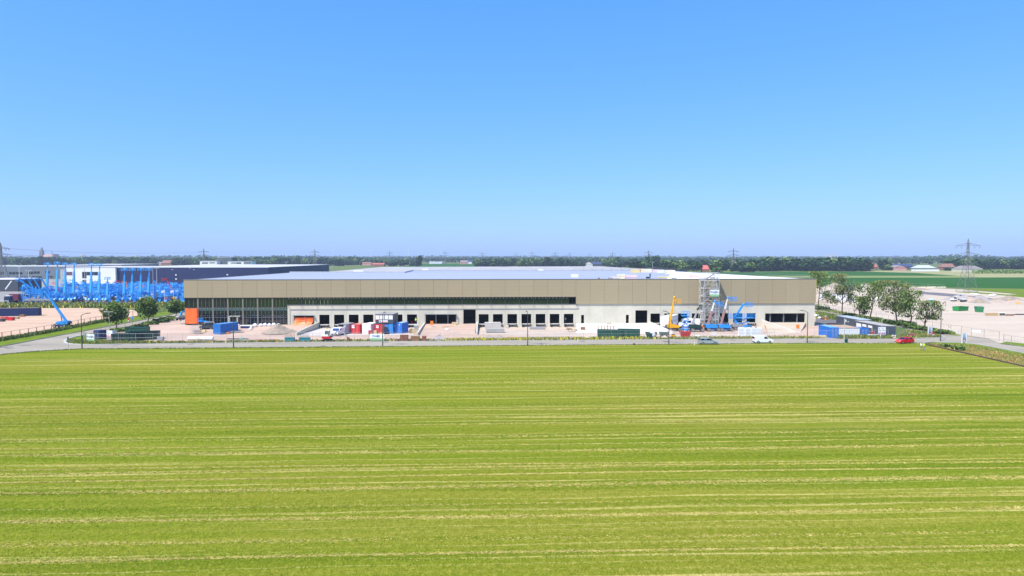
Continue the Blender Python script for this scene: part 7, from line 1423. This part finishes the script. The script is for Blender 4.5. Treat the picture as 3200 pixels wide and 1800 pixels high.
weeping('tree half hidden behind the right corner of the warehouse', 2556,970,852,44, n=1900, mats=LFR, low=.2)
def shrub(label, px, py, w, h, mats=LF, n=500, size=.28, name='shrub', d=None, group=None):
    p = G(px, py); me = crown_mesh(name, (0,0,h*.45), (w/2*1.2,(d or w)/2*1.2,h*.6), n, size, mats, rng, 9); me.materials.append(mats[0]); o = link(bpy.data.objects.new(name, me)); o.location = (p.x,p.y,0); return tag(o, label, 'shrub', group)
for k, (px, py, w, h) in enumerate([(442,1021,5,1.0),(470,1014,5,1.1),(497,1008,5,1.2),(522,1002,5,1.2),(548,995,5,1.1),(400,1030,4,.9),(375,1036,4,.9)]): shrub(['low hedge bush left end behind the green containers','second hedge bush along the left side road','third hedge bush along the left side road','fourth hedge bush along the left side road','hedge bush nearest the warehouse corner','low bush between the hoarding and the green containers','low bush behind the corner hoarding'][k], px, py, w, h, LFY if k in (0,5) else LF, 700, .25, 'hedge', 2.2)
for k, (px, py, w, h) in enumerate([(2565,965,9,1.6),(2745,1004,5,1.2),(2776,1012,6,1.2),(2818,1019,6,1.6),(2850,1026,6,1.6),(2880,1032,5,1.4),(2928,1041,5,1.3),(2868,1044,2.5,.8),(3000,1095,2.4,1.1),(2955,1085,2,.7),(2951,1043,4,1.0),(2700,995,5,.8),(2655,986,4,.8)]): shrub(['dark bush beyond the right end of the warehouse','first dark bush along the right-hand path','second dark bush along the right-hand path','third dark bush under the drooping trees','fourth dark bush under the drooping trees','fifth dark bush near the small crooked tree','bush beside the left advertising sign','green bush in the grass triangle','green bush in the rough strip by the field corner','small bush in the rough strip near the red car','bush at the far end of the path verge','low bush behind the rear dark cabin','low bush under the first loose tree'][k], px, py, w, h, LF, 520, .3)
# far trees: eight crowns shared by single trees, then the far woods as stuff
def fartree_mesh(k, mats, wide=1.0):
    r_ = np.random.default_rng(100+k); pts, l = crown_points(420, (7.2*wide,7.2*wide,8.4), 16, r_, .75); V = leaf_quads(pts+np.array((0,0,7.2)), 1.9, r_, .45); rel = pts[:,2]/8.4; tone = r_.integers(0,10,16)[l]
    mi = np.where(rel+r_.normal(0,.2,420) < -.2, 2, np.where(rel+.10*(tone-5)+r_.normal(0,.15,420) > .34, 1, 0)); me = quads_mesh('tree', V, mats[:3]+[BARK], mi)  # lit tops and shaded undersides painted into the crown, lobes vary at random
    return me
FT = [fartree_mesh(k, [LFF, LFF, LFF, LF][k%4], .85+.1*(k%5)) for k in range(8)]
for me in FT:     # a stem for each shared crown
    bm = bmesh.new(); bm.from_mesh(me); q = MB(); q.tube((0,0,-.5),(.2,.1,5),.35,.2,6)
    vs = [bm.verts.new(v) for v in q.v]
    for f in q.f: g_ = bm.faces.new([vs[i] for i in f]); g_.material_index = 3
    bm.to_mesh(me); bm.free()
def far_tree(px, py, h, lab, group, k=None, w=1.0):
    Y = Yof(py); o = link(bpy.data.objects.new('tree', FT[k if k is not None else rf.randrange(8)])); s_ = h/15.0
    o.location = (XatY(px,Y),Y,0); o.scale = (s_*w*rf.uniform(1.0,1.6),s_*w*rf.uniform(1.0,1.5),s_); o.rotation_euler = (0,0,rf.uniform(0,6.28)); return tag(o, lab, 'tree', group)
rf = random.Random(9)
BELT = [(2370,2720,844,847.5,13,18.5,44,'tree in the dark wood behind the right-hand crop fields','trees behind the crop fields'),(2700,3260,838,842,13,18,52,'tree in the wood behind the farms on the right','trees behind the farms'),(1985,2400,838,851,9,16,58,'tree in the wood behind the right half of the warehouse','trees behind the right half of the warehouse'),(1480,1990,829,836,9,17,60,'tree in the wood behind the middle of the rear roof','trees behind the rear roof'),(1020,1300,826,831,8,14,22,'tree in the open farmland left of the tall single tree','trees in the open farmland'),(820,1130,825,831,13,17,34,'tree in the wood right of the dark blue hall','trees right of the dark blue hall'),(-60,860,824.5,830,14,19,84,'tree in the wood behind the halls on the left','trees behind the halls')]
for (a,b,y0,y1,h0,h1,n,lab,gr) in BELT:
    for i in range(n):
        x_, h_ = a+(b-a)*(i+rf.random())/n, rf.uniform(h0,h1); zt = next(z for lim, z in ((95,'left of the church'),(200,'below the church'),(285,'behind the left half of the white office'),(365,'behind the right half of the white office'),(465,'behind the first tall booms of the blue hall'),(545,'beside the brownish farm roofs'),(620,'left of the far white offices'),(790,'behind the far white offices'),(880,'behind the far end of the dark blue hall'),(985,'left of the pylon beyond the dark blue hall'),(1060,'right of the dark blue hall'),(1160,'below the third wind turbine'),(1240,'left of the round single trees'),(1340,'near the tall single tree'),(1480,'beside the pale house in the middle distance'),(1620,'left of the far pylon pair'),(1735,'below the far pylon pair'),(1830,'left of the white gabled house'),(1915,'behind the white gabled house'),(2030,'behind the far roof stacks'),(2120,'right of the pylon above the roof stacks'),(2190,'left of the bright red roof'),(2295,'between the red roof and the large far pylon'),(2400,'right of the large far pylon'),(2500,'behind the green field, at its left end'),(2610,'behind the middle of the green field'),(2720,'left of the red roofed farmhouse'),(2785,'behind the red roofed farmhouse'),(2860,'behind the pink barn'),(2940,'behind the white roofed barn'),(2990,'behind the brown roofed farmhouse'),(3080,'behind the pale barn at the pylon'),(9999,'right of the pylon')) if x_ < lim)
        y_ = rf.uniform(y0,y1)
        if any(c0 < x_ < c1 and y_ > yl for c0, c1, yl in ((2186,2226,843),(2706,2752,838),(2780,2940,838),(1822,1884,830),(498,542,826))): continue
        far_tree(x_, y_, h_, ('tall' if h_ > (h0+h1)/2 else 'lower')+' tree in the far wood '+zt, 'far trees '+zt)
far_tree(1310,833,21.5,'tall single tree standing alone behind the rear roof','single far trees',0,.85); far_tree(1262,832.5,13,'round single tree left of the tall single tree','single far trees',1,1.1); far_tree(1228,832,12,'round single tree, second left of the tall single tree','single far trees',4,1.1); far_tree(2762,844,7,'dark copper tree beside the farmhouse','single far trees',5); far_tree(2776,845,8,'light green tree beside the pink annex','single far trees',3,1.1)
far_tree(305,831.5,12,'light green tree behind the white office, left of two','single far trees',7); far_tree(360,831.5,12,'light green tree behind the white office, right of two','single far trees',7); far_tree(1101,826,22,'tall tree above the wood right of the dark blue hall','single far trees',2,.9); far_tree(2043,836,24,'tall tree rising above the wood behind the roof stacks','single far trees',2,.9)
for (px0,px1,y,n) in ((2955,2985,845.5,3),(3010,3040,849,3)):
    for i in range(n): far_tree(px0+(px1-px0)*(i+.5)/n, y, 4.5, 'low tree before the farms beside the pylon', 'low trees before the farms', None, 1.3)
V = []; MI = []
r_ = np.random.default_rng(21)
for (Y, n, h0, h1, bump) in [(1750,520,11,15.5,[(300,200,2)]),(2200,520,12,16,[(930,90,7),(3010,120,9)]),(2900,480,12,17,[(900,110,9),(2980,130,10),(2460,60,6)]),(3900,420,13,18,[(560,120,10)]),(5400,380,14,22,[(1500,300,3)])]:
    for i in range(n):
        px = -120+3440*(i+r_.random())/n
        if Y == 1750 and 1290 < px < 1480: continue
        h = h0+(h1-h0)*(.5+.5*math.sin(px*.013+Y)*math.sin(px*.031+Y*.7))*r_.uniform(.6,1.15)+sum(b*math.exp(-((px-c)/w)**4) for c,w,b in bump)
        m = 26; pts, k = crown_points(m, (9*Y/2200,9,h*.5), 6, r_, .7); c = np.array((XatY(px,Y),Y+r_.uniform(-60,60),h*.52)); V.append(leaf_quads(pts+c, 5.0*Y/2600, r_, .3)); rel = pts[:,2]/(h*.5); MI.append(np.where(rel < -.2, 2, np.where(rel+r_.normal(0,.25,m) > .4, 1, 0)))  # shaded undersides and lit tops of the far crowns painted by height
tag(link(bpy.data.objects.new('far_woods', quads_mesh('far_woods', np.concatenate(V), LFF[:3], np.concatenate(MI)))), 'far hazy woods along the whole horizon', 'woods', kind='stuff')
# hedgerow crop beside the farms on the right
V = []
for i in range(1500): px = r_.uniform(3040,3270); y = r_.uniform(850.5,855); Y = Yof(y); V.append((XatY(px,Y),Y,r_.uniform(.2,2.4)))
tag(link(bpy.data.objects.new('bush_crop', quads_mesh('bush_crop', leaf_quads(np.array(V), 1.6, r_, .3), [LF[0],LF[1]], r_.integers(0,2,1500)))), 'rows of green bushes beside the farms at the right edge', 'bushes', kind='stuff')
# weeds, flowers and grass tufts
def tufts(name, label, area, n, h0, h1, mats, seed, w=.10, lean=.25, probs=None, jit=1.0, z=0.0):
    """upright blades scattered between two pixel lines"""
    r_ = np.random.default_rng(seed); (A, B) = area; C = []
    seg = r_.random(n); f = r_.random(n)
    xs = np.array([p[0] for p in A]); ya = np.array([p[1] for p in A]); xb = np.array([p[0] for p in B]); yb = np.array([p[1] for p in B])
    px = xs[0]+(xs[-1]-xs[0])*seg; py = np.interp(px,xs,ya)*(1-f)+np.interp(px,xb,yb)*f
    dx = (px-1600)/F; b = (900-py)/F; dy = cp+b*sp; dz = -sp+b*cp; t = (z-CAMZ)/dz; base = np.stack([dx*t,dy*t,np.full(n,z-.02)],1)
    h = r_.uniform(h0,h1,n); a = r_.random(n)*6.28; u = np.stack([np.cos(a),np.sin(a),np.zeros(n)],1)*(w*(.6+.8*r_.random(n)))[:,None]; tip = base+np.stack([r_.normal(0,lean,n)*h,r_.normal(0,lean,n)*h,h],1)
    V = np.stack([base-u, base+u, tip+u*.5, tip-u*.5],1); mi = r_.choice(len(mats), n, p=probs); return tag(link(bpy.data.objects.new(name, quads_mesh(name, V, mats, mi))), label, name.replace('_',' '), kind='stuff')
GB = [mat('blade_green', (.130,.195,.030), .8, .2, .4), mat('blade_olive', (.205,.215,.055), .8, .2, .4), mat('blade_straw', (.40,.34,.15), .8, .2, .4), mat('flower_yellow', (.72,.58,.02), .7, .1), mat('blade_rust', (.36,.21,.075), .8, .2, .4)]
ve = [(p[0], p[1]-.4) for p in ROAD_FAR[4:-1]]+[(2600,1058.4)]; vb = [(395,1069.5),(800,1066),(1200,1061.8),(1600,1058),(2000,1055),(2400,1052.5),(2600,1052.5)]
vA = [(395,1075.3),(800,1070.6),(1200,1067.4),(1600,1064.3),(2000,1061.6),(2560,1058.7)]
tufts('roadside_weeds', 'weeds and grass along the foot of the construction fence', (vA, vb), 6500, .15,.55, GB, 1, .10, .3, [.27,.40,.30,.03,0])
tufts('yellow_flowers', 'yellow flowers among the roadside weeds by the middle of the fence', ([(1380,1066),(1800,1062.8),(2010,1061)], [(1380,1061),(1800,1058),(2010,1056)]), 700, .3,.75, GB, 2, .11, .2, [.15,.15,.0,.70,0])
tufts('yard_flowers', 'yellow flowering weeds in front of the machine yard', ([(-60,963),(600,961)], [(-60,951),(600,950)]), 6000, .4,1.3, GB, 3, .22, .3, [.46,.36,.12,.06,0])
tufts('fence_grass', 'tall grass along the brown post fence of the left lot', ([(-20,1070),(7,1065.5),(115,1047.5),(225,1026.5),(300,1011.5),(400,994)], [(-20,1067),(7,1062.5),(115,1044.5),(225,1023.5),(300,1008),(400,990)]), 4200, .3,1.0, GB, 4, .10, .25, [.62,.30,.08,0,0])
tufts('rough_grass', 'rusty tall grass in the rough strip beside the right-hand road', ([(2900,1079),(3040,1108),(3200,1143),(3300,1167)], [(2900,1074),(3040,1079),(3200,1110),(3300,1132)]), 4500, .10,.36, GB, 5, .08, .3, [.24,.30,.10,.0,.36])
tufts('triangle_grass', 'tall yellowish grass in the triangle by the junction', ([(2815,1056),(2860,1056.5),(2938,1054.5)], [(2815,1038),(2860,1036),(2938,1052)]), 3500, .25,.7, GB, 6, .10, .3, [.40,.42,.12,.04,.02])
tufts('path_grass', 'tall green grass between the site and the right-hand path', ([(2552,995),(2640,1002),(2700,1014),(2800,1036)], [(2552,975),(2640,993),(2700,1004),(2800,1024)]), 6000, .3,.9, GB, 7, .12, .3, [.62,.30,.08,0,0])
tufts('cabin_weeds', 'green weeds before the blue containers and white cabin', ([(2620,1058),(2790,1057.5)], [(2620,1053),(2790,1051)]), 1600, .3,.8, GB, 8, .10, .3, [.6,.3,.08,.02,0])
tufts('lot_verge_grass', 'grass along the lot fence on the far side of the path', ([(2560,968),(2796,1013),(2986,1049)], [(2560,962),(2796,1006),(2986,1043)]), 3500, .2,.6, GB, 9, .12, .3, [.6,.3,.1,0,0])
tufts('corner_grass', 'grass and weeds round the dark green containers at the left corner', ([(214,1073),(300,1076.5),(480,1074.5)], [(214,1062),(300,1066),(480,1068)]), 3000, .15,.55, GB, 10, .08, .3, [.5,.33,.15,.02,0])
tufts('field_edge_grass', 'ragged grass along the field edge of the road', ([(p[0],p[1]+1.6) for p in ROAD_NEAR[1:]], [(p[0],p[1]+.1) for p in ROAD_NEAR[1:]]), 6000, .06,.26, GB, 12, .09, .3, [.62,.28,.10,0,0])
# mown hay: straw swaths and short grass, in rows along the field
r_ = np.random.default_rng(33); ca, sa = math.cos(FAC_ANG), math.sin(FAC_ANG); V = []; MI = []
def infield(X, Yw):
    s_ = Yw*cp+CAMZ*sp; px = 1600+F*X/s_; py = 900-F*((Yw*sp-CAMZ*cp)/s_); lim = np.interp(px, [p[0] for p in fieldpts], [p[1] for p in fieldpts]); return (py > lim+.8) & (py < 1890) & (px > -120) & (px < 3320)
v = 38.0; row = 0
while v < 118:
    strong = r_.choice([.3,.6,1.0], p=[.35,.35,.30]); n = int(15000*strong*max(.25,1-(v-40)/95)); wd = r_.choice([.09,.16,.26])
    x = r_.uniform(-.84*v-10, .84*v+10, n); gate = np.sin(x*.11+row*1.7)*.5+np.sin(x*.037+row)*.6+np.sin(x*.43+row*2.3)*.3; keep = gate+r_.normal(0,.55,n) > (-.8 if strong > .5 else -.2); x = x[keep]; n = len(x)
    vv = v+r_.normal(0,wd,n)+.30*np.sin(x*.05+row); X = x; Yw = vv+x*math.tan(FAC_ANG)
    ok = infield(X, Yw); X, Yw = X[ok], Yw[ok]; n = len(X)
    base = np.stack([X,Yw,r_.random(n)**2*.045+.005],1); a = r_.normal(0,1.1,n); l = r_.uniform(.03,.11,n); d = np.stack([np.cos(a)*l,np.sin(a)*l,r_.normal(0,.35,n)*l],1); w = np.stack([-np.sin(a)*.6,np.cos(a)*.6,np.full(n,.8)],1)*(r_.uniform(.006,.012,n)*(1+v/60))[:,None]
    V.append(np.stack([base-d-w,base+d-w,base+d+w,base-d+w],1)); MI.append(r_.choice(3,n,p=[.55,.33,.12])); v += r_.choice([1.2,2.4,3.6,5.0])*r_.uniform(.8,1.2); row += 1
HAYM = [mat('straw_pale', (.47,.39,.140), .9, .2, .5, spec=.05), mat('straw_yellow', (.38,.32,.075), .9, .2, .5, spec=.05), mat('straw_green', (.22,.24,.035), .9, .2, .5, spec=.05)]
V = np.concatenate(V); tag(link(bpy.data.objects.new('hay_swaths', quads_mesh('hay_swaths', V, HAYM, np.concatenate(MI)))), 'pale straw swaths lying in long rows across the mown field', 'hay', kind='stuff')
n = 330000; vv = 40+55*r_.random(n)**1.6; X = r_.uniform(-1,1,n)*(vv*.80+4); ok = infield(X, vv); X, vv = X[ok], vv[ok]; n = len(X)
h = r_.uniform(.03,.085,n); base = np.stack([X,vv,np.zeros(n)-.005],1); a = r_.random(n)*6.28; u = np.stack([np.cos(a),np.sin(a),np.zeros(n)],1)*(r_.uniform(.008,.018,n)*(1+(vv-40)/50))[:,None]; tip = base+np.stack([r_.normal(0,.55,n)*h,r_.normal(0,.55,n)*h,h],1)
vr = vv-X*math.tan(FAC_ANG); pat = np.sin(vr*.9+np.sin(X*.02)*2)+np.sin(vr*.37+1)+.5*np.sin(X*.05)+r_.normal(0,.9,n); mi = np.where(pat > 1.3, 2, np.where(pat > -.4, 1, 0))
tag(link(bpy.data.objects.new('mown_grass', quads_mesh('mown_grass', np.stack([base-u,base+u,tip+u*.4,tip-u*.4],1), [mat('mown_green', (.120,.195,.008), .9, .2, .3, spec=.05), mat('mown_green_yellow', (.195,.225,.016), .9, .2, .3, spec=.05), mat('mown_straw', (.33,.29,.065), .9, .2, .3, spec=.05)], mi))), 'short mown grass covering the field', 'grass', kind='stuff')
# ============================================================ air
q = MB(); q.b2(-12000,12000,-60,9500,-1.2,160); hz = q.build('haze', []); hm = bpy.data.materials.new('haze_air'); hm.use_nodes = True; hn = hm.node_tree.nodes; hl = hm.node_tree.links; hn.clear()
ho = hn.new('ShaderNodeOutputMaterial'); hv = hn.new('ShaderNodeVolumePrincipled'); hv.inputs['Color'].default_value = (.72,.83,1.0,1); hv.inputs['Density'].default_value = 1.25e-4; hv.inputs['Anisotropy'].default_value = 0.0
hl.new(hv.outputs[0], ho.inputs['Volume']); hz.data.materials.clear(); hz.data.materials.append(hm); tag(hz, 'thin blue summer haze over the whole landscape', 'haze', kind='stuff')
